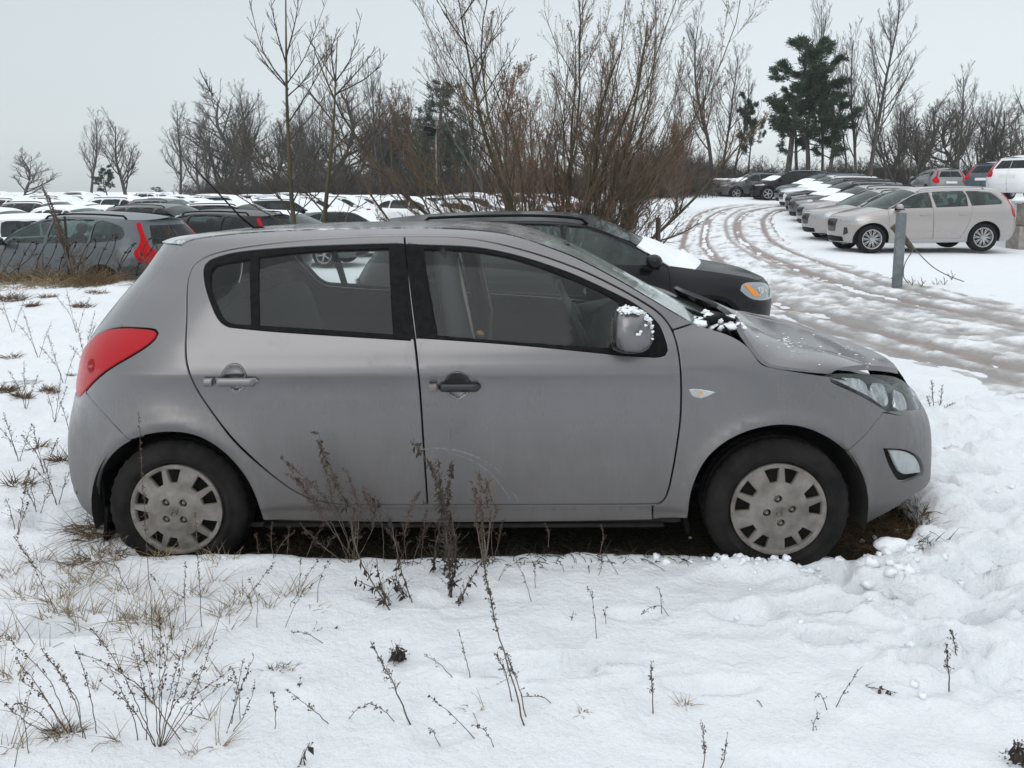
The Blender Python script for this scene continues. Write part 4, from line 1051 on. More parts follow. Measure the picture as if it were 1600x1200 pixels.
HOLES = [(-0.95, 2.18, 0.22, 0.05, 0.075), (0.05, 2.27, 0.22, 0.05, 0.05), (0.28, 2.33, 0.18, 0.03, 0.04), (1.08, 2.46, 0.10, 0.045, 0.06), (1.33, 2.82, 0.22, 0.06, 0.09), (1.9, 2.68, 0.20, 0.05, 0.08), (2.12, 2.50, 0.20, 0.045, 0.08), (2.1, 3.05, 0.2, 0.08, 0.07), (2.35, 3.6, 0.14, 0.1, 0.08), (2.3, 2.95, 0.2, 0.06, 0.07), (-1.62, 2.50, 0.24, 0.06, 0.08), (-2.2, 2.75, .2, .07, .06), (-2.0, 3.4, 0.3, 0.12, 0.06), (1.15, 2.68, 0.16, 0.05, 0.06), (1.62, 2.60, 0.13, 0.045, 0.05), (0.85, 2.62, 0.12, 0.05, 0.04), (1.75, 2.36, 0.12, 0.04, 0.03), (2.45, 3.3, 0.12, 0.07, 0.07), (2.55, 4.1, 0.14, 0.12, 0.07), (2.9, 3.8, 0.14, 0.1, 0.06), (2.25, 4.4, 0.16, 0.1, 0.06), (2.8, 4.7, 0.18, 0.12, 0.07), (1.5, 2.45, .13, .05, .06), (2.0, 2.25, .12, .05, .05), (1.8, 2.9, .14, .06, .07), (2.3, 2.7, .13, .05, .07), (2.55, 2.9, .12, .06, .07), (2.6, 3.35, .13, .08, .07), (2.2, 3.9, .12, .09, .07), (2.6, 4.4, .14, .10, .07), (3.2, 4.2, .14, .1, .07), (2.35, 5.0, .15, .12, .06), (3.0, 5.2, .16, .13, .06), (1.35, 2.3, .11, .04, .05), (0.45, 2.60, 0.10, 0.04, 0.02), (-0.4, 2.7, 0.15, 0.05, 0.02), (0.62, 2.2, 0.14, 0.04, 0.025)]
def relief(x, y):
    d = np.hypot(x, y)
    z = 0.035 * fbm(x * 1.3, y * 1.3, 4, 1) + 0.045 * fbm(x * 0.45, y * 0.45, 3, 11) + 0.022 * fbm(x * 6, y * 7, 4, 3) * (d < 30) - 0.010 * sstep(.7, .82, vnoise(x * 5, y * 6, 77)) * (d < 14)
    bk = sstep(-1.75, -2.3, x) * sstep(3.2, 4.2, y) * (1 - sstep(11, 12, y)); z = z + bk * (0.16 * fbm(x * 1.1, y * 0.9, 4, 14) + 0.05 * fbm(x * 3.5, y * 3, 3, 15))
    # trodden, lumpy snow to the right of the car and along the front wheel
    wr = sstep(0.7, 1.5, x) * (1 - sstep(3.9, 5.0, x)) * (1 - sstep(6.8, 8.0, y)) * sstep(1.8, 2.4, y)
    l = vnoise(x * 3.6 + 0.7 * vnoise(x * 2, y * 2, 33), y * 4.4, 21); pits = sstep(0.62, 0.78, l); 
    z = z + wr * (-0.065 * pits + 0.10 * np.abs(fbm(x * 5.5, y * 6.5, 4, 27)) * 2 - 0.025)
    # old shoe and tyre hollows with a few bare spots
    for (cx, cy, rx, ry, dp) in HOLES:
        q = ((x - cx) / rx) ** 2 + ((y - cy) / ry) ** 2; q = q * (1 + 0.9 * fbm(x * 9, y * 9, 3, 41)); z = z - dp * (1.25 if cx > .9 else 1.0) * (1 - sstep(0.5, 1.4, q)) * (1 + 0.6 * fbm(x * 14, y * 14, 3, 40)) + dp * 0.18 * np.exp(-((q - 2.0) / 0.7) ** 2)
    # ploughed-up rim in front of the wheels and at the nose
    for (cx, cy, rx, ry, hh) in ((0.93, 2.97, 0.13, 0.05, 0.05), (1.12, 2.96, 0.10, 0.045, 0.05), (1.62, 3.0, 0.2, 0.05, 0.05), (2.08, 3.55, 0.10, 0.16, 0.10), (2.0, 3.18, 0.16, 0.10, 0.05), (-1.2, 2.99, 0.3, 0.05, 0.025), (1.9, 2.92, 0.3, 0.05, 0.04), (0.3, 3.03, 0.4, 0.05, 0.01)):
        q = ((x - cx) / rx) ** 2 + ((y - cy) / ry) ** 2; z = z + hh * np.exp(-q) * (1 + 0.9 * fbm(x * 16, y * 16, 3, 50))
    return z
def ground_z(x, y):
    x = np.asarray(x, float); y = np.asarray(y, float)
    b = bare_mask(x, y); d, s = road_dist(x, y)
    z = land(x, y) + relief(x, y) * (1 - 0.7 * sstep(14, 40, y))
    z = z * (1 - b) + b * (0.012 + 0.02 * fbm(x * 9, y * 9, 3, 60))
    far = (y < 60) & (y > 3)
    z = z - far * 0.07 * (1 - sstep(1.55, 2.0, np.abs(d) + 0.5 * fbm(x * 1.5, y * 1.5, 3, 70)))
    return z
def gz1(x, y): return float(ground_z(np.array([x]), np.array([y]))[0])

def graded(lo, hi, step, end_lo, end_hi, g):
    m = list(np.arange(lo, hi + step / 2, step)); s = step; 
    while m[-1] < end_hi: s *= g; m.append(m[-1] + s)
    s = step; a = []
    x = lo
    while x > end_lo: s *= g; x -= s; a.append(x)
    return np.array(a[::-1] + m)
xs = graded(-2.4, 2.9, 0.021, -330, 330, 1.05); ys = graded(1.7, 3.9, 0.018, -40, 420, 1.026)
XX, YY = np.meshgrid(xs, ys, indexing='ij')
ZZ = ground_z(XX, YY); V = np.stack([XX, YY, ZZ], -1)
n, m_ = XX.shape
idx = np.arange(n * m_).reshape(n, m_)
Fq = np.stack([idx[:-1, :-1], idx[1:, :-1], idx[1:, 1:], idx[:-1, 1:]], -1).reshape(-1, 4)
# snow / bare soil material driven by a vertex attribute, which also shades the hollows
mat_g, t, b = new_mat('snowy_ground')
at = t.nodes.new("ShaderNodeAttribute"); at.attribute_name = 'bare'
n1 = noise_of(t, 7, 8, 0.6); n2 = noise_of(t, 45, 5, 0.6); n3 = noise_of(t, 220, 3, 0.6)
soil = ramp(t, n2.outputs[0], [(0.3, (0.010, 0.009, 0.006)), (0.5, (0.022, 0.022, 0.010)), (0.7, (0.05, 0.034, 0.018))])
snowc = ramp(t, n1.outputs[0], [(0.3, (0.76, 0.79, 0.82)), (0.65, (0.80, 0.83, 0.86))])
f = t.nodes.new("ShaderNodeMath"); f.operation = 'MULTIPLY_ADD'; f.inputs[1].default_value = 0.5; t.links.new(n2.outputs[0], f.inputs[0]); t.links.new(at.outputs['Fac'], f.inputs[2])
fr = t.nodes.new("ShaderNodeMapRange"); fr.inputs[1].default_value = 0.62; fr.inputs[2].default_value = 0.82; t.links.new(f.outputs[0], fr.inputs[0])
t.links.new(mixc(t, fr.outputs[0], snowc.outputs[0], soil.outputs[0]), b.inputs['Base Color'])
b.inputs['Roughness'].default_value = 0.9; b.inputs['Specular IOR Level'].default_value = 0.2
a1 = t.nodes.new("ShaderNodeMath"); a1.operation = 'MULTIPLY_ADD'; a1.inputs[1].default_value = 0.35; t.links.new(n2.outputs[0], a1.inputs[0]); t.links.new(n1.outputs[0], a1.inputs[2])
a2 = t.nodes.new("ShaderNodeMath"); a2.operation = 'MULTIPLY_ADD'; a2.inputs[1].default_value = 0.12; t.links.new(n3.outputs[0], a2.inputs[0]); t.links.new(a1.outputs[0], a2.inputs[2])
bump(t, b, a2.outputs[0], 0.75, 0.045)
me = bpy.data.meshes.new('ground'); me.vertices.add(n * m_); me.vertices.foreach_set('co', V.reshape(-1))
me.loops.add(len(Fq) * 4); me.loops.foreach_set('vertex_index', Fq.reshape(-1).astype(np.int32)); me.polygons.add(len(Fq)); me.polygons.foreach_set('loop_start', np.arange(0, len(Fq) * 4, 4, dtype=np.int32))
me.polygons.foreach_set('use_smooth', np.ones(len(Fq), bool)); me.update(calc_edges=True)
ba = bare_mask(XX, YY)
ba = np.maximum(ba, 0.45 * sstep(0.76, 0.86, vnoise(XX * 2.3, YY * 2.6, 91)) * sstep(-1.9, -2.3, XX) * (YY > 3) * (YY < 11.5) * sstep(0.4, 0.6, vnoise(XX * 8, YY * 8, 92)))
ba = np.maximum(ba, 0.6 * sstep(10.2, 10.9, YY) * sstep(-1.3, -1.9, XX) * (YY < 12.4) * (XX > -9))
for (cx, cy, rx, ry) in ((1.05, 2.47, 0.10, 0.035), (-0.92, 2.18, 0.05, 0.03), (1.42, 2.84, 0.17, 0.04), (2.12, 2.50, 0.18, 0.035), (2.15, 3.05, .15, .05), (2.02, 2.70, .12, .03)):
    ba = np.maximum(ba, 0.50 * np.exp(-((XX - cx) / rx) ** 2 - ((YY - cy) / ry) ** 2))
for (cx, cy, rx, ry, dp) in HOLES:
    if cx > .9 and dp > .055: ba = np.maximum(ba, 0.47 * np.exp(-1.1 * (((XX - cx) / rx) ** 2 + ((YY - cy) / ry) ** 2)))  # hollow floors greyed: icy slush, with the shade of the dents painted in
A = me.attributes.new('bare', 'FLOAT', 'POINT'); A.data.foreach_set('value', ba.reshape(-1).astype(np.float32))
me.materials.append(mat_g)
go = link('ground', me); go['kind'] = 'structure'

# the track, rutted slush
ss_ = np.concatenate([np.arange(5.5, 24, 0.07), np.arange(24, 40, 0.14), np.arange(40, 85, 0.35)]); tt_ = np.linspace(-2.7, 2.9, 96)
c = np.stack([np.interp(ss_, _rs, ROADC[:, 0]), np.interp(ss_, _rs, ROADC[:, 1])], 1)
tg = np.gradient(c, axis=0); tg /= np.linalg.norm(tg, axis=1)[:, None]; nr = np.stack([tg[:, 1], -tg[:, 0]], 1)
SS, TT = np.meshgrid(ss_, tt_, indexing='ij')
RX = c[:, 0][:, None] + nr[:, 0][:, None] * tt_[None]; RY = c[:, 1][:, None] + nr[:, 1][:, None] * tt_[None]
wav = 0.22 * np.sin(SS * 0.23) + 0.5 * fbm(SS * 0.12, TT * 0 + 3, 2, 5)
u = TT + wav
rut = np.zeros_like(u)
for cc, ww, aa in ((-1.35, 0.12, .8), (-0.85, 0.15, 1.0), (0.10, 0.10, 0.5), (0.55, 0.15, 1.0), (1.25, 0.11, 0.7), (1.75, 0.14, 0.9)):
    rut = np.maximum(rut, aa * np.exp(-((u - cc - 0.15 * np.sin(SS * 0.11 + cc * 3)) / ww) ** 2))
nz = fbm(SS * 2.0, TT * 6, 4, 7); nz2 = fbm(RX * 6, RY * 6, 4, 9); nz3 = fbm(SS * 3.5, TT * 9, 3, 17)
edge = 1 - sstep(1.75, 2.45, np.abs(TT) + 1.3 * fbm(SS * 0.8, TT * 1.5, 4, 19))
RZ = land(RX, RY) - 0.045 + edge * (0.028 - 0.055 * rut + 0.075 * nz + 0.045 * nz2 + 0.03 * nz3) - (1 - edge) * 0.02
RZ = RZ - 0.10 * sstep(2.45, 2.7, np.abs(TT))
farw = sstep(14, 26, SS)
dirt = np.clip(edge * (0.32 - 0.26 * farw + 0.55 * rut - 1.3 * nz - 0.9 * nz2), 0, 1)
near = 1 - sstep(22, 34, SS); rutc = np.clip(edge * rut * (0.95 + 0.6 * nz) * (0.85 + 0.9 * farw), 0, 1)
n, m_ = RX.shape; V = np.stack([RX, RY, RZ], -1).reshape(-1, 3)
f = [(i * m_ + j, (i + 1) * m_ + j, (i + 1) * m_ + j + 1, i * m_ + j + 1) for i in range(n - 1) for j in range(m_ - 1)]
mat_r, t, b = new_mat('rutted_slush')
at = t.nodes.new("ShaderNodeAttribute"); at.attribute_name = 'dirt'; ar = t.nodes.new("ShaderNodeAttribute"); ar.attribute_name = 'rut'
n1 = noise_of(t, 16, 7, 0.65); n2 = noise_of(t, 3, 4)
f1 = t.nodes.new("ShaderNodeMath"); f1.operation = 'MULTIPLY_ADD'; f1.inputs[1].default_value = 0.7; t.links.new(n1.outputs[0], f1.inputs[0]); t.links.new(at.outputs['Fac'], f1.inputs[2])
sl = ramp(t, f1.outputs[0], [(0.36, (0.77, 0.80, 0.83)), (0.52, (0.62, 0.635, 0.645)), (0.72, (0.42, 0.42, 0.415)), (1.0, (0.25, 0.235, 0.225))])
rf = t.nodes.new("ShaderNodeMapRange"); rf.inputs[1].default_value = 0.35; rf.inputs[2].default_value = 0.95; rf.inputs[4].default_value = 0.85; t.links.new(ar.outputs['Fac'], rf.inputs[0])
t.links.new(mixc(t, rf.outputs[0], sl.outputs[0], (0.22, 0.155, 0.135)), b.inputs['Base Color'])
ro = t.nodes.new("ShaderNodeMapRange"); ro.inputs[3].default_value = 0.75; ro.inputs[4].default_value = 0.35; t.links.new(f1.outputs[0], ro.inputs[0]); t.links.new(ro.outputs[0], b.inputs['Roughness'])
bump(t, b, n1.outputs[0], 0.5, 0.03)
me = mesh_data('track', V, f, mat_r)
for nm, ar_ in (('dirt', dirt), ('rut', rutc)):
    A = me.attributes.new(nm, 'FLOAT', 'POINT'); A.data.foreach_set('value', ar_.reshape(-1).astype(np.float32))
ro_ = link('road', me); ro_['kind'] = 'structure'
def wx(px, y, z=0.0):
    """world x of an image column at depth y"""
    return (px - 800) / 1200 * (y * CP - (z - EYE) * SP)
# ================================================================== the other cars
def cpaint(name, col, metal=0.2, rough=0.38, coat=0.7, dirt=0.35, dc=(0.2, 0.19, 0.18), spec=0.5):
    return paint(name, col, dirt=dirt, metal=metal, rough=rough, coat=coat, dirt_col=dc, spec=spec)
PAINTS = dict(white=cpaint('white_paint', (0.72, 0.74, 0.76), 0, dirt=0.25), black=cpaint('black_paint', (0.006, 0.006, 0.008), 0, 0.25, 0.12, dirt=0.10, dc=(0.04, 0.037, 0.035), spec=0.22),
              beige=cpaint('sand_paint', (0.36, 0.335, 0.325), 0.5, 0.3, 0.9, dirt=0.3, dc=(0.33, 0.30, 0.28)), slate=cpaint('slate_paint', (0.045, 0.060, 0.072), 0.3, dirt=0.5, dc=(0.10, 0.10, 0.10)),
              grey=cpaint('mid_grey_paint', (0.17, 0.18, 0.19), 0.4), silver=cpaint('silver_paint', (0.42, 0.44, 0.46), 0.5), navy=cpaint('navy_paint', (0.025, 0.05, 0.075), 0.2),
              red=cpaint('red_paint', (0.25, 0.02, 0.02), 0.1), yellow=cpaint('yellow_paint', (0.65, 0.5, 0.05), 0), darkgrey=cpaint('dark_grey_paint', (0.045, 0.047, 0.052), 0.4))

# every profile: x forward from mid wheelbase, z up, metres
SUV = dict(L=4.66, half=0.945, wb=2.80, R=0.36, belt=1.10,
    prof=[(0.2, .10), (0.30, .05), (0.42, .03), (0.6, .008), (0.8, 0.0), (0.93, .010), (1.02, .022), (1.10, .05), (1.3, .15), (1.45, .24), (1.52, .31), (1.58, .42)],
    proff=[(0.2, .10), (0.30, .05), (0.5, .02), (0.75, .0), (0.88, .02), (0.97, .06), (1.05, .14), (1.12, .25), (1.5, .4)],
    xF=[(0.2, 2.14), (0.3, 2.24), (0.45, 2.30), (0.7, 2.32), (0.85, 2.28), (0.95, 2.20), (1.05, 2.1)],
    xR=[(0.25, -2.22), (0.4, -2.32), (0.6, -2.36), (0.8, -2.34), (0.95, -2.30), (1.05, -2.24), (1.3, -2.08), (1.5, -1.93), (1.58, -1.97)],
    hood=[(2.02, .93), (1.8, .985), (1.5, 1.035), (1.2, 1.075), (1.02, 1.10)], hoodC=[(2.19, .94), (2.0, 1.02), (1.6, 1.10), (1.25, 1.155)],
    pil=[(1.02, 1.10), (0.85, 1.20), (0.6, 1.34), (0.38, 1.45), (0.22, 1.505)], wsC=[(1.25, 1.155), (0.9, 1.35), (0.6, 1.50), (0.36, 1.60)],
    roof=[(0.22, 1.505), (0, 1.545), (-.4, 1.565), (-1.0, 1.56), (-1.5, 1.54), (-1.78, 1.525)], roofC=[(0.36, 1.60), (0.1, 1.64), (-.4, 1.66), (-1.0, 1.65), (-1.6, 1.62), (-1.98, 1.575)],
    win=[[(0.93, 1.125), (0.70, 1.265), (0.42, 1.40), (0.20, 1.475), (-0.04, 1.505), (-0.06, 1.135)], [(-0.14, 1.135), (-0.12, 1.51), (-0.6, 1.525), (-0.98, 1.51), (-1.02, 1.155)], [(-1.08, 1.158), (-1.05, 1.505), (-1.40, 1.475), (-1.62, 1.40), (-1.72, 1.25), (-1.60, 1.20)]],
    doors=[[(1.0, 1.085), (0.62, 1.35), (0.20, 1.50), (-0.09, 1.53), (-0.10, 1.1), (-0.12, 0.34), (0.90, 0.34), (1.0, 0.55)], [(-0.105, 1.53), (-0.6, 1.545), (-1.02, 1.53), (-1.10, 1.1), (-1.02, 0.80), (-0.90, 0.50), (-0.80, 0.34), (-0.13, 0.34), (-0.11, 1.1)]],
    head=[(1.74, .83), (1.80, .92), (2.0, .90), (2.14, .87), (2.26, .84), (2.20, .73), (2.02, .745), (1.85, .78)], tail=[(.50, 1.48), (.44, 1.47), (.45, 1.25), (.40, 1.10), (.33, 1.0), (.38, .86), (.58, .84), (.60, .98), (.53, 1.10), (.51, 1.28)],
    clad=True)
LOW = dict(L=4.45, half=0.90, wb=2.68, R=0.325, belt=0.96,
    prof=[(0.18, .10), (0.28, .05), (0.42, .03), (0.6, .006), (0.75, 0.0), (0.85, .010), (0.92, .025), (1.0, .07), (1.2, .19), (1.3, .26), (1.36, .34), (1.42, .44)],
    proff=[(0.2, .10), (0.30, .05), (0.5, .02), (0.68, .0), (0.78, .02), (0.86, .07), (0.93, .15), (1.0, .26), (1.4, .4)],
    xF=[(0.2, 2.08), (0.3, 2.18), (0.45, 2.24), (0.6, 2.24), (0.75, 2.18), (0.85, 2.05)],
    xR=[(0.25, -2.08), (0.4, -2.2), (0.6, -2.22), (0.8, -2.19), (0.95, -2.1), (1.1, -1.95), (1.3, -1.70), (1.42, -1.62)],
    hood=[(1.95, .80), (1.7, .855), (1.4, .90), (1.1, .935), (0.95, .95)], hoodC=[(2.14, .80), (1.9, .88), (1.5, .955), (1.15, 1.0)],
    pil=[(0.95, .95), (0.75, 1.06), (0.5, 1.18), (0.28, 1.28), (0.15, 1.325)], wsC=[(1.15, 1.0), (0.8, 1.18), (0.5, 1.31), (0.28, 1.395)],
    roof=[(0.15, 1.325), (-.1, 1.36), (-.5, 1.375), (-1.0, 1.365), (-1.4, 1.335)], roofC=[(0.28, 1.395), (0, 1.44), (-.5, 1.46), (-1.0, 1.45), (-1.66, 1.385)],
    win=[[(0.85, .975), (0.62, 1.10), (0.36, 1.22), (0.15, 1.29), (-0.06, 1.32), (-0.08, .985)], [(-0.14, .985), (-0.12, 1.325), (-0.6, 1.335), (-0.86, 1.32), (-0.92, 1.005)], [(-0.98, 1.01), (-0.93, 1.31), (-1.2, 1.275), (-1.38, 1.18), (-1.42, 1.06), (-1.35, 1.03)]],
    doors=[[(0.92, .935), (0.55, 1.17), (0.15, 1.31), (-0.09, 1.345), (-0.10, 1.0), (-0.12, 0.28), (0.85, 0.28), (0.93, 0.5)], [(-0.105, 1.345), (-0.6, 1.36), (-0.90, 1.34), (-0.98, 1.0), (-0.92, 0.75), (-0.82, 0.42), (-0.75, 0.28), (-0.13, 0.28), (-0.11, 1.0)]],
    head=[(1.66, .70), (1.75, .79), (1.95, .765), (2.10, .73), (2.16, .66), (2.02, .62), (1.85, .63)], tail=[(.30, .95), (.45, .97), (.64, .95), (.64, .80), (.45, .76), (.34, .80)],
    clad=False)
def wheel_parts(R, spokes, kind):
    mb = MB(); w = 0.22
    mb.lathe([(R * .68, 0.03), (R * .70, 0.0), (R * .76, -0.012), (R * .90, -0.008), (R * .97, 0.006), (R, 0.03), (R, w - 0.03), (R * .95, w), (R * .7, w)], 48, 'y'); ty = mb.data('tyre', M['rubber'])
    mb = MB(); mb.lathe([(R * .70, 0.002), (R * .66, 0.0), (R * .63, 0.012), (R * .62, 0.15)], 40, 'y')
    mb.lathe([(0.0, 0.018), (R * .14, 0.02), (R * .17, 0.03)], 16, 'y')
    for k in range(spokes):
        a = 2 * math.pi * k / spokes
        for d in ((-.10, .10) if kind else (0,)):
            t0, t1 = a + d * 1.0, a + d * 0.6
            mb.tube([(R * .13 * math.cos(t0), 0.03, R * .13 * math.sin(t0)), (R * .4 * math.cos(a + d), 0.022, R * .4 * math.sin(a + d)), (R * .655 * math.cos(t1 + d * .5), 0.01, R * .655 * math.sin(t1 + d * .5))], [R * .045, R * .035, R * .032], 5)
    rm = mb.data('rim', M['alloy'])
    mb = MB(); mb.lathe([(0.0, 0.09), (R * .60, 0.09)], 24, 'y'); bd = mb.data('brake_disc', M['steel'])
    return ty, rm, bd
M['alloy'] = simple('alloy', (0.42, 0.43, 0.44), 0.35, 0.7)
M['tail_red'] = simple('tail_lamp_red', (0.42, 0.003, 0.010), 0.22, 0, 0.1)
M['headl'] = simple('headlamp', (0.30, 0.33, 0.35), 0.12, 0.5, 0.5, coat=1)
M['plate'] = simple('number_plate', (0.7, 0.7, 0.68), 0.5)
M['cabin'] = simple('dark_cabin', (0.010, 0.011, 0.013), 0.9, spec=0.1)
EXTRA = {}
def template(sp, hcoarse=0.07, snow=(), spokes=5, kind=1, extra=None, glass='glass_dark', sl=1.0, sh=1.0):
    """list of (name, mesh, paint?, offset, rot, children) for one kind of car"""
    S2 = SideSurf(sp['half'], sp['prof'], sp['proff'], sp['xF'], sp['xR'], sF=1.15, aR=0.75, pq_f=(2.3, 2.7, 1.0, .9), pq_r=(2.4, 3.0), LF=1.75, LR=1.45,
                  wheels=((sp['wb'] / 2, sp['R'], sp['R'] + .07, .06), (-sp['wb'] / 2, sp['R'], sp['R'] + .07, .06)), flare=0.014)
    H = sp['half']; out = []; hb = hcoarse * .7
    # (x, z) -> (a, z)
    aa = np.linspace(-3.6, S2.sF + S2.LF, 1400)
    def xa(x, z):
        X = S2.P(aa, np.full(len(aa), z))[:, 0]; am = float(S2.amin(z)); k = (aa >= am)
        return float(np.interp(x, X[k], aa[k]))
    def cv(pts, n=4, sm=True):
        q = spline(pts, n) if sm and len(pts) > 2 else even(np.array(pts, float), 0.1)
        return np.array([(xa(x, z), z) for x, z in q])
    def two(name, geo, mat, pt=False, **k):
        V, Fc, Nn = geo; V2, F2, N2 = mirror_geo(V, Fc, Nn, H)
        for (v, f, n) in ((V, Fc, Nn), (V2, F2, N2)): out.append((name, mesh_data(name, v - np.array([0, H, 0]), f, mat, normals=n), pt, k.get('parent')))
    PT = PAINTS['white']
    wins = [loop([cv(w, 3), cv([w[-1], w[0]])], hb) for w in sp['win']]
    doors = []
    for d in sp['doors']: doors.append(loop([cv([d[i], d[(i + 1) % len(d)]], sm=False) for i in range(len(d))], hb))
    def arch(wx):
        R = sp['R'] + .055; return np.array([(xa(wx + R * math.cos(t), max(.24, sp['R'] + R * math.sin(t))), max(.24, sp['R'] + R * math.sin(t))) for t in np.linspace(-.25, math.pi + .25, 26)])
    af = arch(sp['wb'] / 2); ar = arch(-sp['wb'] / 2)
    amx = S2.sF + S2.LF - .003; zN = sp['hood'][0][1]; zT = sp['roof'][-1][1]
    rearU = np.array([(float(S2.amin(z)) + .003, z) for z in np.linspace(0.26, zT, 14)])
    hoodE, pilE, roofE_ = cv(sp['hood']), cv(sp['pil']), cv(sp['roof'])
    outer = loop([af[::-1][-0:][:0] if False else af[:1], np.array([af[0], (amx, .26)]), np.array([(amx, .26), (amx, zN)]), np.array([(amx, zN), hoodE[0]]), hoodE, pilE, roofE_, np.array([roofE_[-1], rearU[-1]]), rearU[::-1], np.array([rearU[0], ar[-1]]), ar[::-1], np.array([ar[0], af[-1]]), af[::-1]], hb)
    rwz0, rwz1 = sp['belt'] + .04, zT - .09
    rw = loop([np.array([(float(S2.amin(rwz0)) + .62, rwz0), (float(S2.amin(rwz0)) + .006, rwz0)]), np.array([(float(S2.amin(rwz0)) + .006, rwz0), (float(S2.amin(rwz1)) + .006, rwz1)]), np.array([(float(S2.amin(rwz1)) + .006, rwz1), (float(S2.amin(rwz1)) + .56, rwz1)]), np.array([(float(S2.amin(rwz1)) + .56, rwz1), (float(S2.amin(rwz0)) + .62, rwz0)])], hb)
    two('body', panel_geo(S2.F, outer, doors + [rw] + wins[2:], hcoarse, 0.003, 0.03, 0), PT, True)
    for d, w, nm in zip(doors, wins, ('front_door', 'rear_door')): two(nm, panel_geo(S2.F, d, [w], hcoarse, 0.005, 0.03, 0), PT, True)
    for w in wins: two('side_window', panel_geo(S2.F, w, (), hcoarse, -0.004, 0, -0.010), M[glass])
    two('rear_window', panel_geo(S2.F, rw, (), hcoarse, -0.004, 0, -0.006), M['glass_dark'])
    out[-1] = out[-1]
    # lights
    hd = loop([cv(sp['head'] + sp['head'][:1], 3)], .03); tq_ = np.array([(float(S2.amin(z)) + S2.LR * (1 - s_), z) for s_, z in spline(sp['tail'] + sp['tail'][:1], 3)]); tlp = loop([tq_], .03)
    two('headlight', panel_geo(S2.F, hd, (), .05, 0, .01, .008), M['headl']); two('taillight', panel_geo(S2.F, tlp, (), .05, 0, .01, .010), M['tail_red'])
    # lower cladding, grille
    if sp['clad']:
        for wx in (sp['wb'] / 2, -sp['wb'] / 2):
            th = np.linspace(-.1, math.pi + .1, 24); R0, R1 = sp['R'] + .055, sp['R'] + .10
            o1 = [(xa(wx + R1 * math.cos(t), max(.26, sp['R'] + R1 * math.sin(t))), max(.26, sp['R'] + R1 * math.sin(t))) for t in th]; i1 = [(xa(wx + R0 * math.cos(t), max(.26, sp['R'] + R0 * math.sin(t))), max(.26, sp['R'] + R0 * math.sin(t))) for t in th]
            if sp.get('clad_black', True): two('wheel_arch_trim', panel_geo(S2.F, loop([np.array(o1), np.array(i1[::-1])], .05), (), .06, 0, .02, .006), M['black_plastic'])
    xs0, xs1 = -sp['wb'] / 2 + sp['R'] + .12, sp['wb'] / 2 - sp['R'] - .12
    two('sill_trim', panel_geo(S2.F, loop([cv([(xs0, .25), (xs1, .25)]), cv([(xs1, .25), (xs1, .34)]), cv([(xs1, .34), (xs0, .34)]), cv([(xs0, .34), (xs0, .25)])], .06), (), .07, 0, .02, .006), M['black_plastic'] if sp.get('clad_black', True) else M['alloy'])
    g0 = S2.sF + S2.LF * .82
    two('grille', panel_geo(S2.F, loop([np.array([(g0 + .05, .56), (amx, .54)]), np.array([(amx, .54), (amx, zN - .05)]), np.array([(amx, zN - .05), (g0, zN - .06)]), np.array([(g0, zN - .06), (g0 + .05, .56)])], .06), (), .07, 0, .01, .006), M['black_gloss'])
    g1 = S2.sF + S2.LF * .68
    two('lower_intake', panel_geo(S2.F, loop([np.array([(g1, .30), (amx, .28)]), np.array([(amx, .28), (amx, .44)]), np.array([(amx, .44), (g1, .42)]), np.array([(g1, .42), (g1, .30)])], .06), (), .07, 0, .01, .006), M['black_plastic'])
    # tops
    def full(name, G, mat, pt, lip=0.0):
        G2 = G[:, ::-1].copy(); G2[..., 1] = 2 * H - G2[..., 1]; A = np.concatenate([G, G2[:, 1:]], 1); V, Fc, Nn = grid_geo(A)
        if Nn[len(Nn) // 2][2] < 0: Fc = [f[::-1] for f in Fc]; Nn = -Nn
        if lip: V, Fc, Nn = Solid(V, Fc, A.shape, lip, Nn)
        out.append((name, mesh_data(name, V - np.array([0, H, 0]), Fc, mat, normals=Nn), pt, None))
    C3 = lambda p: np.array([(x, H, z) for x, z in spline(p, 4)])
    hE_, pE_, rE_ = S2.P(*hoodE.T), S2.P(*pilE.T), S2.P(*roofE_.T); hC_, wC_, rC_ = C3(sp['hoodC']), C3(sp['wsC']), C3(sp['roofC'])
    tq = np.linspace(0, 1, 14)
    fe = S2.P(hoodE[0][0] + (amx - hoodE[0][0]) * tq, np.full(14, zN)); fe = fe + (hC_[0] - fe[-1]) * (tq[:, None] ** 2)
    re = S2.P(roofE_[-1][0] + (rearU[-1][0] - roofE_[-1][0]) * tq, np.full(14, zT)); re = re + (rC_[-1] - re[-1]) * (tq[:, None] ** 1.5)
    Gh = coons(fe, arc(hE_[-1], hC_[-1], k=2.8), hE_, hC_, 16, 10); Gw = coons(arc(pE_[0], wC_[0], k=2.8), arc(pE_[-1], wC_[-1]), pE_, wC_, 10, 10); Gr = coons(arc(rE_[0], rC_[0]), re, rE_, rC_, 16, 10)
    full('bonnet', Gh, PT, True, .02); full('windscreen', Gw, M['glass_mid'], False); full('roof', Gr, PT, True, .01)
    for nm in [c_ for c_ in snow if c_ != 'l']:
        G = {'h': Gh, 'w': Gw, 'r': Gr}[nm].copy(); nz = fbm(G[..., 0] * 3, G[..., 1] * 3, 3, 9)
        i, j = np.meshgrid(np.linspace(0, 1, G.shape[0]), np.linspace(0, 1, G.shape[1]), indexing='ij')
        ed = np.minimum(1, np.minimum(i, 1 - i) * 9) * np.minimum(1, j * 6); G[..., 2] += 0.006 + (0.045 + 0.03 * nz) * ed
        full('snow_layer', G, M['snow_clean'], False, .03)
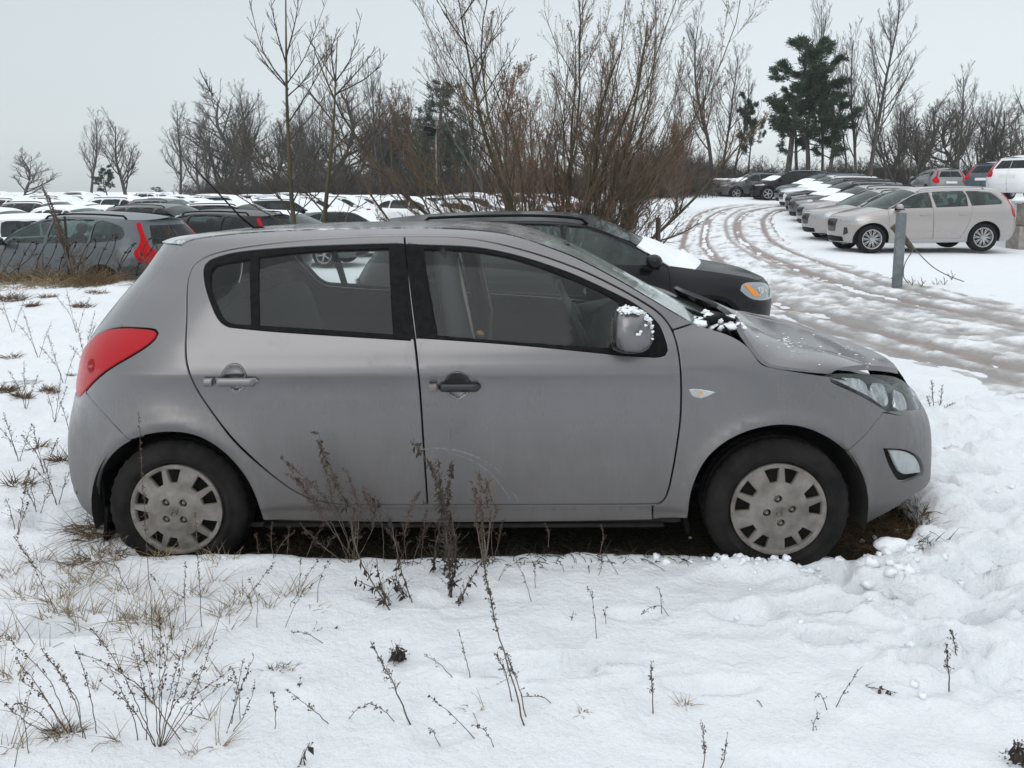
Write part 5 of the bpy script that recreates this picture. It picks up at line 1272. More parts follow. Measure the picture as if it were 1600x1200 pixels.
    if 'l' in snow:   # only the lower half of the screen and the rear part of the bonnet
        G = np.concatenate([Gh[-5:], Gw[1:5]], 0); i, j = np.meshgrid(np.linspace(0, 1, G.shape[0]), np.linspace(0, 1, G.shape[1]), indexing='ij')
        nz = fbm(G[..., 0] * 3, G[..., 1] * 3, 3, 9); G = G.copy(); G[..., 2] += 0.006 + (0.05 + 0.03 * nz) * np.minimum(1, np.minimum(i, 1 - i) * 5) * np.minimum(1, j * 6); full('snow_layer', G, M['snow_clean'], False, .03)
    # mirrors, handles, rails, cabin, underside
    for sd in (1, -1):
        mb = MB(); x0 = sp['pil'][0][0] - .22; mb.blob((x0, -sd * (H + .10), sp['belt'] + .07), (.085, .12, .075), 2, 12, rough=0); mb.tube([(x0 + .03, -sd * (H - .06), sp['belt'] + .0), (x0, -sd * (H + .04), sp['belt'] + .03)], .03, 6, 1)
        mb.box((x0 - .03, -sd * (H + .07), sp['belt'] + .0), (.14, .20, .02), 1)
        out.append(('door_mirror', mesh_data('door_mirror', np.concatenate(mb.v), mb.f, [PT, M['black_plastic']], mat_idx=mb.m), True, None))
        for k_, hx in enumerate((sp['doors'][0][4][0] + .22, sp['doors'][1][3][0] + .24)):
            z = sp['belt'] - .15; y = H - float(np.interp(z, *S2.prof)) + .022; mb = MB(); mb.tube([(hx - .11, -sd * (y - .03), z), (hx - .08, -sd * y, z), (hx + .08, -sd * y, z), (hx + .11, -sd * (y - .03), z)], .014, 6)
            out.append(('door_handle', mesh_data('door_handle', np.concatenate(mb.v), mb.f, PT), True, None))
        if sp['clad']:
            mb = MB(); rr = [(x, -sd * (H - y - .045), z + .055) for x, y, z in rE_[2:-4]]; mb.tube([(rr[0][0] + .06, rr[0][1], rr[0][2] - .05)] + rr + [(rr[-1][0] - .06, rr[-1][1], rr[-1][2] - .05)], .017, 6)
            out.append(('roof_rail', mb.data('roof_rail', M['black_plastic'] if sp.get('clad_black', True) else M['alloy']), False, None))
    mb = MB(); r0 = sp['R']; b0 = sp['belt']
    mb.box((0, 0, .32), (sp['wb'] - 2 * r0 - .1, 2 * H - .30, .12)); mb.box((1.35, 0, .55), (1.0, 2 * H - .62, .45)); mb.box((-1.6, 0, .50), (0.8, 2 * H - .62, .35))
    mb.box((0.95, 0, b0 - .10), (.3, 2 * H - .35, .12))
    for y in (-.38, .38): mb.blob((-.02, y, .62), (.3, .26, .12), 1, 10, rough=0); mb.blob((-.30, y, b0 - .15), (.11, .24, .35), 1, 10, rough=0); mb.blob((-.40, y, b0 + .27), (.06, .13, .10), 1, 8, rough=0)
    mb.blob((-1.15, 0, b0 - .18), (.12, .62, .33), 1, 10, rough=0)
    for y in (-.4, 0, .4): mb.blob((-1.22, y, b0 + .18), (.05, .13, .08), 1, 8, rough=0)
    out.append(('cabin', mb.data('cabin', M['cabin']), False, None))
    mb = MB(); th = np.linspace(-.25, math.pi + .25, 18); R = r0 + .058
    for wx_ in (sp['wb'] / 2, -sp['wb'] / 2):
        for sd in (1, -1):
            mb = MB(); vs = []
            for t in th:
                for (y, r) in ((.06, R), (.34, R), (.36, .05)): vs.append((wx_ + r * math.cos(t), -sd * (H - y), r0 + r * math.sin(t)))
            mb.add(vs, [(i * 3 + j, i * 3 + j + 1, (i + 1) * 3 + j + 1, (i + 1) * 3 + j) for i in range(17) for j in range(2)])
            out.append(('wheel_housing', mb.data('wheel_housing', M['cabin']), False, None))
    mb = MB(); zp = .86 if sp['clad'] else .72; xr_ = float(np.interp(zp, *S2.xR)); mb.box((xr_ - .012, 0, zp), (.02, .52, .115)); out.append(('number_plate', mesh_data('number_plate', np.concatenate(mb.v), mb.f, M['plate'], smooth=False), False, None))
    if extra: extra(out, S2, sp, cv)
    return dict(parts=out, wheel=wheel_parts(sp['R'], spokes, kind), sp=sp)

def place_car(T, name, label, col, x, y, z, rz, group=None, cat='car', sx=1.0, sz=1.0, pitch=0.0, skip=()):
    root = thing(name, label, cat, (x, y, z), rz, group); root.scale = (sx, 1.0, sz); root.rotation_euler = (0, pitch, rz)
    PM = PAINTS[col]; first = None
    for nm, me, pt, par in T['parts']:
        if nm in skip: continue
        o = link(nm, me, root)
        if pt:
            o.material_slots[0].link = 'OBJECT'; o.material_slots[0].material = PM
    ty, rm, bd = T['wheel']; sp = T['sp']
    for wx_ in (-1, 1):
        for sd in (-1, 1):
            w = link('wheel', ty, root, (wx_ * sp['wb'] / 2, sd * (sp['half'] - .035), sp['R']), (0, 0.3 * wx_ + sd, 0 if sd < 0 else math.pi))
            link('rim', rm, w); link('brake_disc', bd, w)
    return root
# ------------------------------------------------ the cars, each where it stands
import copy
BIG = copy.deepcopy(SUV); BIG['clad_black'] = False
BIG['win'] = [[(0.93, 1.125), (0.70, 1.265), (0.42, 1.40), (0.20, 1.475), (-0.10, 1.505), (-0.12, 1.135)], [(-0.20, 1.137), (-0.18, 1.51), (-0.6, 1.525), (-0.98, 1.52), (-1.00, 1.155)], [(-1.05, 1.16), (-1.03, 1.52), (-1.45, 1.505), (-1.68, 1.46), (-1.86, 1.25), (-1.80, 1.19)]]
BIG['roof'] = [(0.22, 1.505), (0, 1.545), (-.4, 1.57), (-1.0, 1.575), (-1.5, 1.565), (-1.86, 1.545)]; BIG['roofC'] = [(0.36, 1.60), (0.1, 1.64), (-.4, 1.66), (-1.0, 1.665), (-1.6, 1.645), (-2.12, 1.585)]
BIG['xR'] = [(0.25, -2.22), (0.4, -2.32), (0.6, -2.36), (0.8, -2.34), (0.95, -2.32), (1.05, -2.30), (1.3, -2.20), (1.5, -2.08), (1.6, -2.12)]
BIG['tail'] = [(.50, 1.48), (.45, 1.46), (.46, 1.25), (.42, 1.12), (.36, 1.05), (.37, .88), (.50, .86), (.54, .98), (.52, 1.10), (.51, 1.28)]
BIG['head'] = [(1.62, .86), (1.80, .895), (2.0, .885), (2.16, .86), (2.24, .845), (2.16, .79), (1.95, .80), (1.75, .82)]
def warp(v):
    if isinstance(v, list): return [warp(q) for q in v]
    x, z = v; return (1.3 + (x - 1.3) * .78 if x > 1.3 else (-1.6 + (x + 1.6) * 1.15 if x < -1.6 else x), z)
for k_ in ('hood', 'hoodC', 'pil', 'wsC', 'roof', 'roofC', 'win', 'doors', 'head'): BIG[k_] = warp(BIG[k_])
BIG['xF'] = [(z, 1.3 + (x - 1.3) * .78) for z, x in BIG['xF']]; BIG['xR'] = [(z, -1.6 + (x + 1.6) * 1.15) for z, x in BIG['xR']]
def vents(out, S2, sp, cv):
    for pts, nm, mt in (([(1.93, .66), (1.98, .66), (1.98, .46), (1.91, .52)], 'air_vent', M['black_gloss']), ([(1.55, .855), (1.78, .850), (1.78, .838), (1.55, .845)], 'running_light', M['chrome'])):
        L = loop([cv([pts[i], pts[(i + 1) % 4]], sm=False) for i in range(4)], .04); V, Fc, Nn = panel_geo(S2.F, L, (), .05, 0, .01, .012)
        for g in ((V, Fc, Nn), mirror_geo(V, Fc, Nn, sp['half'])): out.append((nm, mesh_data(nm, g[0] - np.array([0, sp['half'], 0]), g[1], mt, normals=g[2]), False, None))
    for w in sp['win'][:1]:
        pass
    line = [w for w in (sp['win'][0][0], sp['win'][0][2], sp['win'][0][4], sp['win'][1][2], sp['win'][2][2], sp['win'][2][4], sp['win'][2][5])]
    q = cv([(0.98, 1.125), (0.70, 1.275), (0.42, 1.412), (0.20, 1.488), (-0.10, 1.52), (-.6, 1.54), (-1.05, 1.535), (-1.45, 1.52), (-1.72, 1.475), (-1.93, 1.25), (-1.83, 1.165)], 5)
    P = S2.P(q[:, 0], q[:, 1]); 
    for sd in (1, -1):
        mb = MB(); mb.tube(np.stack([P[:, 0], -sd * (sp['half'] - P[:, 1] + .004), P[:, 2]], 1), 0.011, 5); out.append(('window_trim', mb.data('window_trim', M['alloy']), False, None))
def amber(out, S2, sp, cv):
    for pts, mt in (([(1.80, .90), (1.86, .895), (2.02, .77), (1.92, .775)], M['amber']), ([(1.98, .86), (2.06, .86), (2.08, .79), (2.0, .79)], M['chrome']), ([(2.10, .84), (2.14, .835), (2.14, .79), (2.10, .79)], M['chrome'])):
        L = loop([cv([pts[i], pts[(i + 1) % 4]], sm=False) for i in range(4)], .02); V, Fc, Nn = panel_geo(S2.F, L, (), .03, 0, .006, .014)
        for g in ((V, Fc, Nn), mirror_geo(V, Fc, Nn, sp['half'])): out.append(('headlight_insert', mesh_data('headlight_insert', g[0] - np.array([0, sp['half'], 0]), g[1], mt, normals=g[2]), False, None))
NEAR = copy.deepcopy(SUV)
NEAR['tail'] = [(.50, 1.50), (.42, 1.49), (.43, 1.42), (.44, 1.36), (.50, 1.36)]
NEAR['head'] = [(1.76, .845), (1.80, .91), (1.95, .915), (2.12, .885), (2.235, .80), (2.24, .735), (2.12, .72), (1.96, .735), (1.85, .775)]
T_near = template(NEAR, 0.045, snow='l', extra=amber, glass='glass_mid')
T_suv = template(SUV, 0.06, snow='', glass='glass_mid')
T_big = template(BIG, 0.05, snow='', spokes=10, kind=1, extra=vents, glass='glass_mid')
T_suvL = template(SUV, 0.10, snow='l'); T_suvH = template(SUV, 0.10, snow='hr'); T_lowH = template(LOW, 0.10, snow='hr'); T_lowA = template(LOW, 0.12, snow='hwr'); T_suvA = template(SUV, 0.12, snow='hwr')
T_bigL = template(BIG, 0.09, snow='l')

place_car(T_near, 'parked_car', 'black suv parked directly behind the grey hatchback, snow below its windscreen', 'black', 0.60, 8.75, -0.245, rad(2.0))
place_car(T_suv, 'parked_car', 'slate blue suv with tall red tail lamps behind the barbed wire at far left', 'slate', -7.75, 13.9, -0.36, rad(161))
# right-hand row, fronts towards the track
GR_ = 'cars parked in the right-hand row'
def row_car(T, lab, col, px, y, dz=0.0, rz=180, xs=1.0, zs=1.0, pitch=0.0):
    x = wx(px, y) + (2.3 if T is not T_big else 2.38) * xs; z = float(land(x - 1.2, y)) + 0.015 + dz
    return place_car(T, 'parked_car', lab, col, x, y + 0.9, z, rad(rz), GR_, sx=xs, sz=zs, pitch=rad(pitch))
row_car(T_big, 'large sand coloured suv with bright multi-spoke wheels, nearest in the right-hand row', 'beige', 1301, 20.6, 0.02, 180, 1.064, 1.06, 1.0)
row_car(T_suv, 'sand coloured car second in the right-hand row, just behind the large suv', 'beige', 1273, 24.0)
row_car(T_suvL, 'gold beige suv with snow on its bonnet, third in the right-hand row', 'beige', 1262, 27.0)
row_car(T_suvL, 'dark grey suv with snowy bonnet, fourth in the right-hand row', 'darkgrey', 1247, 29.8)
row_car(T_suvL, 'black suv with snow on the windscreen foot, fifth in the right-hand row', 'black', 1240, 32.2)
row_car(T_suvL, 'white suv with its grille towards the track, sixth in the right-hand row', 'white', 1229, 34.4)
row_car(T_suvL, 'dark blue suv farthest of the right-hand row, before the track bends', 'navy', 1221, 37.2)
place_car(T_bigL, 'parked_car', 'black suv with alloy wheels standing alone beyond the bend of the track', 'black', 16.4, 46.0, float(land(15, 45)) + 0.02, rad(180), GR_, sx=1.06, sz=1.06)
place_car(T_suvL, 'parked_car', 'blue grey suv beside the concrete block beyond the bend', 'slate', 15.4, 49.2, float(land(15, 48)) - 0.1, rad(180), GR_)
# terrace at the right
TZ = 1.38
place_car(T_suv, 'parked_car', 'white suv on the raised terrace at the right edge, wheel and tail towards us', 'white', 19.9, 29.4, TZ, rad(33), 'cars on the raised terrace')
place_car(T_suv, 'parked_car', 'dark blue suv on the raised terrace between the white and the grey one', 'navy', 22.4, 35.2, TZ, rad(35), 'cars on the raised terrace')
place_car(T_suv, 'parked_car', 'grey suv on the raised terrace seen from behind, tall red lamps', 'grey', 23.3, 42.5, TZ - 0.05, rad(78), 'cars on the raised terrace')

# left lot: the nearest by hand
def lot(T, lab, col, px, y, rz, grp='cars in the near part of the left lot', dz=0.0):
    x = wx(px, y); return place_car(T, 'parked_car', lab, col, x, y, float(land(x, y)) + 0.02 + dz, rad(rz), grp)
lot(T_lowH, 'white car low behind the slate suv at the left edge', 'white', 10, 18.5, 200)
lot(T_suvL, 'black suv seen from behind, red lamp just above the grey hatchback roof', 'black', 330, 17.0, 158)
lot(T_lowH, 'white car with snowy bonnet, leftmost of the row above the slate suv', 'white', 15, 24.5, -16)
lot(T_suvH, 'dark van-like car with snow on the bonnet, between two white cars', 'darkgrey', 85, 28.5, -16)
lot(T_lowH, 'white saloon with snowy bonnet above the roof of the slate suv', 'white', 130, 25.5, -16, dz=0.05)
lot(T_lowH, 'small white hatchback with snowy bonnet right of the white saloon', 'white', 190, 27.5, -16)
lot(T_suvL, 'black estate with a bare roof above the spoiler of the slate suv', 'darkgrey', 272, 23.0, -12)
lot(T_suvH, 'black suv with white bonnet left of the young tree trunks', 'black', 380, 25.0, -14)
lot(T_suvL, 'tall dark suv standing behind the black estate', 'navy', 272, 33.5, -14)
lot(T_lowH, 'dark car half hidden by the young tree trunks', 'darkgrey', 455, 21.5, -10)
lot(T_lowA, 'snow covered car right of the young tree trunks', 'slate', 560, 24.5, -10)
lot(T_lowA, 'white car with dark windows beside the lamp post', 'white', 650, 33.5, -8, dz=0.25)
# one mesh per car for those farther off
def merged(T):
    vs = []; fs = []; mi = []; ms = [PAINTS['white']]; n = 0
    def put(me, mat=Matrix()):
        nonlocal n
        v = np.empty(len(me.vertices) * 3); me.vertices.foreach_get('co', v); v = v.reshape(-1, 3)
        Mx = np.array(mat); v = v @ Mx[:3, :3].T + Mx[:3, 3]; vs.append(v)
        mp_ = []
        for m in me.materials:
            if m is PAINTS['white']: mp_.append(0)
            else:
                if m not in ms: ms.append(m)
                mp_.append(ms.index(m))
        for p in me.polygons: fs.append(tuple(i + n for i in p.vertices)); mi.append(mp_[p.material_index])
        n += len(v)
    for nm, me, pt, par in T['parts']:
        if nm in ('cabin', 'brake_disc', 'wheel_housing') : continue
        put(me)
    sp = T['sp']
    for a in (-1, 1):
        for sd in (-1, 1):
            for k in (0, 1): put(T['wheel'][k], Matrix.Translation((a * sp['wb'] / 2, sd * (sp['half'] - .035), sp['R'])) @ Matrix.Rotation(0 if sd < 0 else math.pi, 4, 'Z'))
    return mesh_data('distant_car', np.concatenate(vs), fs, ms, mat_idx=mi)
MG = [merged(template(LOW, .16, snow='hwr')), merged(template(SUV, .16, snow='hwr')), merged(template(LOW, .16, snow='hr')), merged(template(SUV, .16, snow='l'))]
rg = random.Random(21); cols = ['white'] * 9 + ['silver', 'darkgrey', 'black', 'black', 'navy', 'grey', 'slate', 'red']
hd = rad(-12); hx, hy = math.cos(hd), math.sin(hd); px_, py_ = -hy, hx
cnt = 0
for r in range(-9, 12):
    for k in range(0, 40):
        off = r * 7.2 + (1.0 if r % 2 else 0)
        x = -4 + hx * off + px_ * k * 2.75; y = 30 + hy * off + py_ * k * 2.75
        if y < 30 or y > 84: continue
        if x < -0.70 * y - 2 or x > 0.105 * y + 0.5: continue
        if abs(project(np.array([x, y, 0.5]))[0] - 272) < 60 and y < 37: continue
        if abs(project(np.array([x, y, 0.5]))[0] - 650) < 60 and y < 37: continue
        if y > 48 and (k + r) % 2: continue
        if rg.random() < 0.05: continue
        col = rg.choice(cols); me = MG[rg.choice([0, 0, 0, 1, 1, 1, 2, 3])]
        if cnt == 9: col = 'yellow'
        side = 'left of' if x < -0.3 * y else 'behind'
        bandl = 'middle' if y < 48 else 'far'
        lab = {'white': 'white', 'silver': 'silver', 'darkgrey': 'dark grey', 'black': 'black', 'navy': 'dark blue', 'grey': 'grey', 'slate': 'slate blue', 'red': 'red', 'yellow': 'yellow'}[col]
        o = link('parked_car', me, None, (x, y, float(land(x, y)) + 0.02), (0, 0, hd + rg.uniform(-.03, .03) + (math.pi if rg.random() < .12 else 0)))
        o.scale = (rg.uniform(.95, 1.04), 1, rg.uniform(.95, 1.05))
        tag(o, 'snow capped %s car, %s rows of the lot, %s the young trees' % (lab, bandl, side), 'car', 'snow capped %s cars in the %s rows %s the young trees' % (lab, bandl, side))
        o.material_slots[0].link = 'OBJECT'; o.material_slots[0].material = PAINTS[col]; cnt += 1
print('lot cars', cnt)

# ------------------------------------------------ terrace with its block wall
mat_c = noisy('weathered_concrete', (0.20, 0.18, 0.155), (0.33, 0.31, 0.28), 6, 0.9, 0.5, 0.01)
poly = [(14.5, 22.3), (60, 22.3), (60, 70), (20.5, 52), (19.6, 34), (17.0, 27.6), (14.5, 25)]
mb = MB(); k = len(poly); vs = [(x, y, -0.3) for x, y in poly] + [(x, y, TZ - 0.02) for x, y in poly]
mb.add(vs, [(i, (i + 1) % k, (i + 1) % k + k, i + k) for i in range(k)] + [tuple(range(k, 2 * k))]); te = mb.build('terrace', [mat_g], smooth=False); te['kind'] = 'structure'
wall = thing('block_wall', 'weathered concrete block wall holding the terrace at the right edge', 'wall', (14.45, 22.2, 0))
bx = MB(); bx.box((0, 0, 0), (1.58, 0.58, 0.66)); bme = bx.data('block', mat_c, smooth=False)
for r in range(2):
    for i in range(6): link('block', bme, wall, (0.8 + i * 1.61 + (r % 2) * 0.12, 0.0, 0.35 + r * 0.68))
sn = MB(); 
for i in range(18): sn.blob((0.3 + i * 0.52, 0, 1.40), (0.42, 0.33, 0.09), i, 10, rough=.15)
sn.build('snow_layer', M['snow_clean'], wall)
blk = thing('concrete_block', 'long grey concrete block with snow on top at the bend of the track', 'block', (wx(1140, 50), 50, float(land(14, 50)) - 0.1))
mb = MB(); mb.box((0, 0, .55), (2.4, .8, 1.1)); mb.build('block', mat_c, blk, smooth=False)
mb = MB()
for i in range(6): mb.blob((-1.0 + i * .4, 0, 1.12), (.35, .42, .10), i, 10, rough=.12)
mb.build('snow_layer', M['snow_clean'], blk)
# ================================================================== trees and shrubs
def tubes(P, R, n):
    """P (B,K,3), R (B,K): many tapered twigs at once"""
    B, K = R.shape
    t = np.gradient(P, axis=1); t /= np.linalg.norm(t, axis=2)[..., None] + 1e-9
    ref = np.where(np.abs(t[..., 2:3]) < 0.9, np.array([0, 0, 1.0]), np.array([1.0, 0, 0]))
    a = np.cross(t, ref); a /= np.linalg.norm(a, axis=2)[..., None] + 1e-9; b = np.cross(t, a)
    th = np.arange(n) * 2 * math.pi / n
    V = P[:, :, None] + R[:, :, None, None] * (np.cos(th)[None, None, :, None] * a[:, :, None] + np.sin(th)[None, None, :, None] * b[:, :, None])
    idx = np.arange(B * K * n).reshape(B, K, n)
    q = np.stack([idx[:, :-1], np.roll(idx, -1, 2)[:, :-1], np.roll(idx, -1, 2)[:, 1:], idx[:, 1:]], -1).reshape(-1, 4)
    return V.reshape(-1, 3), q
def fast_mesh(name, chunks, mats):
    """chunks: list of (verts, quads, material index)"""
    V = []; F = []; MI = []; n = 0
    for v, f, mi in chunks:
        V.append(v); F.append(f + n); MI.append(np.full(len(f), mi)); n += len(v)
    V = np.concatenate(V); w = F[0].shape[1]; F = np.concatenate(F); MI = np.concatenate(MI)
    me = bpy.data.meshes.new(name); me.vertices.add(len(V)); me.vertices.foreach_set('co', V.reshape(-1))
    me.loops.add(F.size); me.loops.foreach_set('vertex_index', F.reshape(-1).astype(np.int32)); me.polygons.add(len(F)); me.polygons.foreach_set('loop_start', np.arange(0, F.size, w, dtype=np.int32))
    me.polygons.foreach_set('material_index', MI.astype(np.int32)); me.polygons.foreach_set('use_smooth', np.ones(len(F), bool))
    for m in mats: me.materials.append(m)
    me.update(calc_edges=True); return me
def grow(seed, stems, levels, min_r=0.002, sides=(6, 4, 3, 3, 3), wob=0.05):
    """stems: list of (base, direction, length, radius). levels: (children, length ratio, angle range, first t, up-bend, points)"""
    rg = np.random.RandomState(seed); out = []
    def make(base, dr, ln, r0, r1, K, up):
        B = len(base); P = np.zeros((B, K, 3)); P[:, 0] = base; d = dr.copy()
        side = rg.normal(0, 1, (B, 3)) * wob * 2
        for i in range(1, K):
            d = d + rg.normal(0, wob, (B, 3)) + side * (0.5 if i < K / 2 else -0.5) + np.array([0, 0, up]) / K; d /= np.linalg.norm(d, axis=1)[:, None]
            P[:, i] = P[:, i - 1] + d * (ln / (K - 1))[:, None]
        s = np.linspace(0, 1, K)[None]; return P, r0[:, None] * (1 - s) + r1[:, None] * s
    base = np.array([s[0] for s in stems], float); dr = np.array([s[1] for s in stems], float); dr /= np.linalg.norm(dr, axis=1)[:, None]
    ln = np.array([s[2] for s in stems], float); r0 = np.array([s[3] for s in stems], float)
    P, R = make(base, dr, ln, r0, r0 * 0.18, 12, 0.15); out.append((P, R))
    for li, (nc, lr, ang, t0, up, K) in enumerate(levels):
        B, Kp = R.shape; nb, nd, nl, nr = [], [], [], []
        for c in range(nc):
            t = t0 + (1 - t0) * ((c + rg.uniform(0, 1, B)) / nc) ** 0.9 * 0.98; f = t * (Kp - 1); i = np.minimum(f.astype(int), Kp - 2); w = (f - i)[:, None]
            ar = np.arange(B); p = P[ar, i] * (1 - w) + P[ar, i + 1] * w; rr = R[ar, i] * (1 - w[:, 0]) + R[ar, i + 1] * w[:, 0]
            tg = P[ar, i + 1] - P[ar, i]; tg /= np.linalg.norm(tg, axis=1)[:, None] + 1e-9
            rnd = rg.normal(0, 1, (B, 3)); pr = np.cross(tg, rnd); pr /= np.linalg.norm(pr, axis=1)[:, None] + 1e-9
            a = rad(1) * rg.uniform(ang[0], ang[1], B)[:, None]; d = tg * np.cos(a) + pr * np.sin(a)
            nb.append(p); nd.append(d); nl.append(ln * lr * (1.15 - 0.75 * t) * rg.uniform(.6, 1.25, B)); nr.append(np.maximum(rr * (0.50 if li == 0 else 0.62), min_r))
        base, dr, ln, r0 = np.concatenate(nb), np.concatenate(nd), np.concatenate(nl), np.concatenate(nr)
        P, R = make(base, dr, ln, r0, np.maximum(r0 * 0.35, min_r * 0.8), K, up); out.append((P, R))
    return out
def bark(name, c1, c2, sc=6): return noisy(name, c1, c2, sc, 0.95, 0.4, 0.01, stretch=(1, 1, 0.3))
BK = bark('grey_bark', (0.040, 0.036, 0.030), (0.095, 0.085, 0.072)); BG = bark('mossy_bark', (0.040, 0.037, 0.020), (0.10, 0.082, 0.045)); TW = bark('twig_bark', (0.050, 0.042, 0.036), (0.09, 0.076, 0.066)); TR = bark('reddish_twigs', (0.105, 0.073, 0.053), (0.18, 0.130, 0.097))
TD = bark('young_bark', (0.035, 0.030, 0.022), (0.08, 0.065, 0.045))
NE = noisy('pine_needles', (0.012, 0.028, 0.016), (0.045, 0.075, 0.038), 3, 0.8, 0); LF_ = noisy('withered_leaves', (0.10, 0.045, 0.025), (0.22, 0.11, 0.06), 30, 0.9, 0)
def tree_meshes(name, lv, nt, mats, sides=(8, 5, 3, 3, 3)):
    """trunk mesh = first nt levels, crown mesh = the rest"""
    tr = [(*tubes(P, R, sides[i]), 0) for i, (P, R) in enumerate(lv[:nt])]; cr = [(*tubes(P, R, sides[i + nt]), min(i, len(mats) - 2) if len(mats) > 2 else 0) for i, (P, R) in enumerate(lv[nt:])]
    return fast_mesh('trunk', tr, [mats[0]]), fast_mesh('crown', cr, mats[1:])
def bare_tree(seed, H, r, kind, twig=0.0058):
    if kind == 'poplar': lv = grow(seed, [((0, 0, 0), (0.03, 0, 1), H, r)], [(24, 0.34, (20, 44), 0.22, 1.5, 7), (9, 0.40, (20, 45), 0.15, 1.0, 5), (7, 0.50, (20, 48), 0.15, .7, 4)], twig, wob=0.03)
    elif kind == 'spread': lv = grow(seed, [((0, 0, 0), (0.03, 0, 1), H * .78, r)], [(20, 0.55, (30, 62), 0.16, .8, 8), (10, 0.45, (25, 55), 0.2, .5, 5), (9, 0.5, (25, 55), 0.15, .2, 4)], twig, wob=0.06)
    elif kind == 'clump': lv = grow(seed, [((random.Random(seed + i).uniform(-.4, .4), random.Random(seed + i + 9).uniform(-.4, .4), 0), (random.Random(seed + i).uniform(-.28, .28), random.Random(seed + i + 7).uniform(-.2, .2), 1), H * (0.7 + .3 * ((i * 37) % 10) / 10), r * .7) for i in range(4)], [(13, 0.36, (22, 50), 0.2, .9, 6), (9, 0.45, (22, 50), 0.15, .5, 5), (6, 0.5, (25, 50), 0.15, .3, 3)], twig, wob=0.05)
    return tree_meshes('t', lv, 1, [BK, TW, TW])
def top_of(ms):
    v = np.empty(len(ms[1].vertices) * 3); ms[1].vertices.foreach_get('co', v); return float(np.percentile(v.reshape(-1, 3)[:, 2], 99.9))
def put_tree(ms, name, label, x, y, z, rz=0, s=1.0, group=None, cat='tree', sx=None):
    root = thing(name, label, cat, (x, y, z), rz, group); root.scale = (sx or s, sx or s, s)
    for nm, me in zip(('trunk', 'crown', 'leaves'), ms): link(nm, me, root)
    return root
TV = dict(poplar=[bare_tree(3, 12, .13, 'poplar'), bare_tree(4, 12, .12, 'poplar')], spread=[bare_tree(7, 10, .22, 'spread'), bare_tree(8, 10, .20, 'spread')], clump=[bare_tree(11, 10, .14, 'clump'), bare_tree(12, 10, .13, 'clump')])
# conifers: whorls of boughs with tufts of needle-sized faces
def needles(C, D, L, n, seed, w=0.02):
    """n thin triangle-ish quads round each centre C pointing roughly along D"""
    rg = np.random.RandomState(seed); B = len(C); c = np.repeat(C, n, 0) + rg.normal(0, 1, (B * n, 3)) * L * .35; d = np.repeat(D, n, 0) + rg.normal(0, .8, (B * n, 3)); d /= np.linalg.norm(d, axis=1)[:, None]
    s = np.cross(d, rg.normal(0, 1, (B * n, 3))); s /= np.linalg.norm(s, axis=1)[:, None]
    l = L * rg.uniform(.5, 1.1, (B * n, 1)); V = np.stack([c - s * w, c + s * w, c + d * l + s * w * .3, c + d * l - s * w * .3], 1).reshape(-1, 3)
    return V, np.arange(B * n * 4).reshape(-1, 4)
def conifer(seed, H, r, pine=True):
    rg = np.random.RandomState(seed)
    if pine: lv = grow(seed, [((0, 0, 0), (0.02, 0, 1), H, r)], [(26, 0.30, (50, 95), 0.34, .5, 6), (7, 0.42, (25, 60), 0.35, .5, 4)], .012, wob=0.05)
    else: lv = grow(seed, [((0, 0, 0), (0, 0, 1), H, r)], [(60, 0.30, (75, 105), 0.08, .2, 6), (6, 0.35, (30, 60), 0.25, 0.1, 4)], .010, wob=0.02)
    P = lv[2][0]; C = P[:, 1:].reshape(-1, 3); D = (P[:, -1] - P[:, 0]); D /= np.linalg.norm(D, axis=1)[:, None] + 1e-9; D = np.repeat(D, P.shape[1] - 1, 0)
    ch = needles(C, D, .26 if pine else .22, 26 if pine else 12, seed, .028 if pine else .022)
    tr = fast_mesh('trunk', [(*tubes(*lv[0], 8), 0), (*tubes(*lv[1], 4), 0)], [BK]); cr = fast_mesh('crown', [(*tubes(*lv[2], 3), 0), (*ch, 1)], [TW, NE]); return tr, cr
PINE = [conifer(5, 10, .20), conifer(6, 10, .17)]; SPR = [conifer(9, 9, .13, False)]

def at(px, y): return wx(px, y, 1.6)
def zg(x, y): return float(land(x, y))
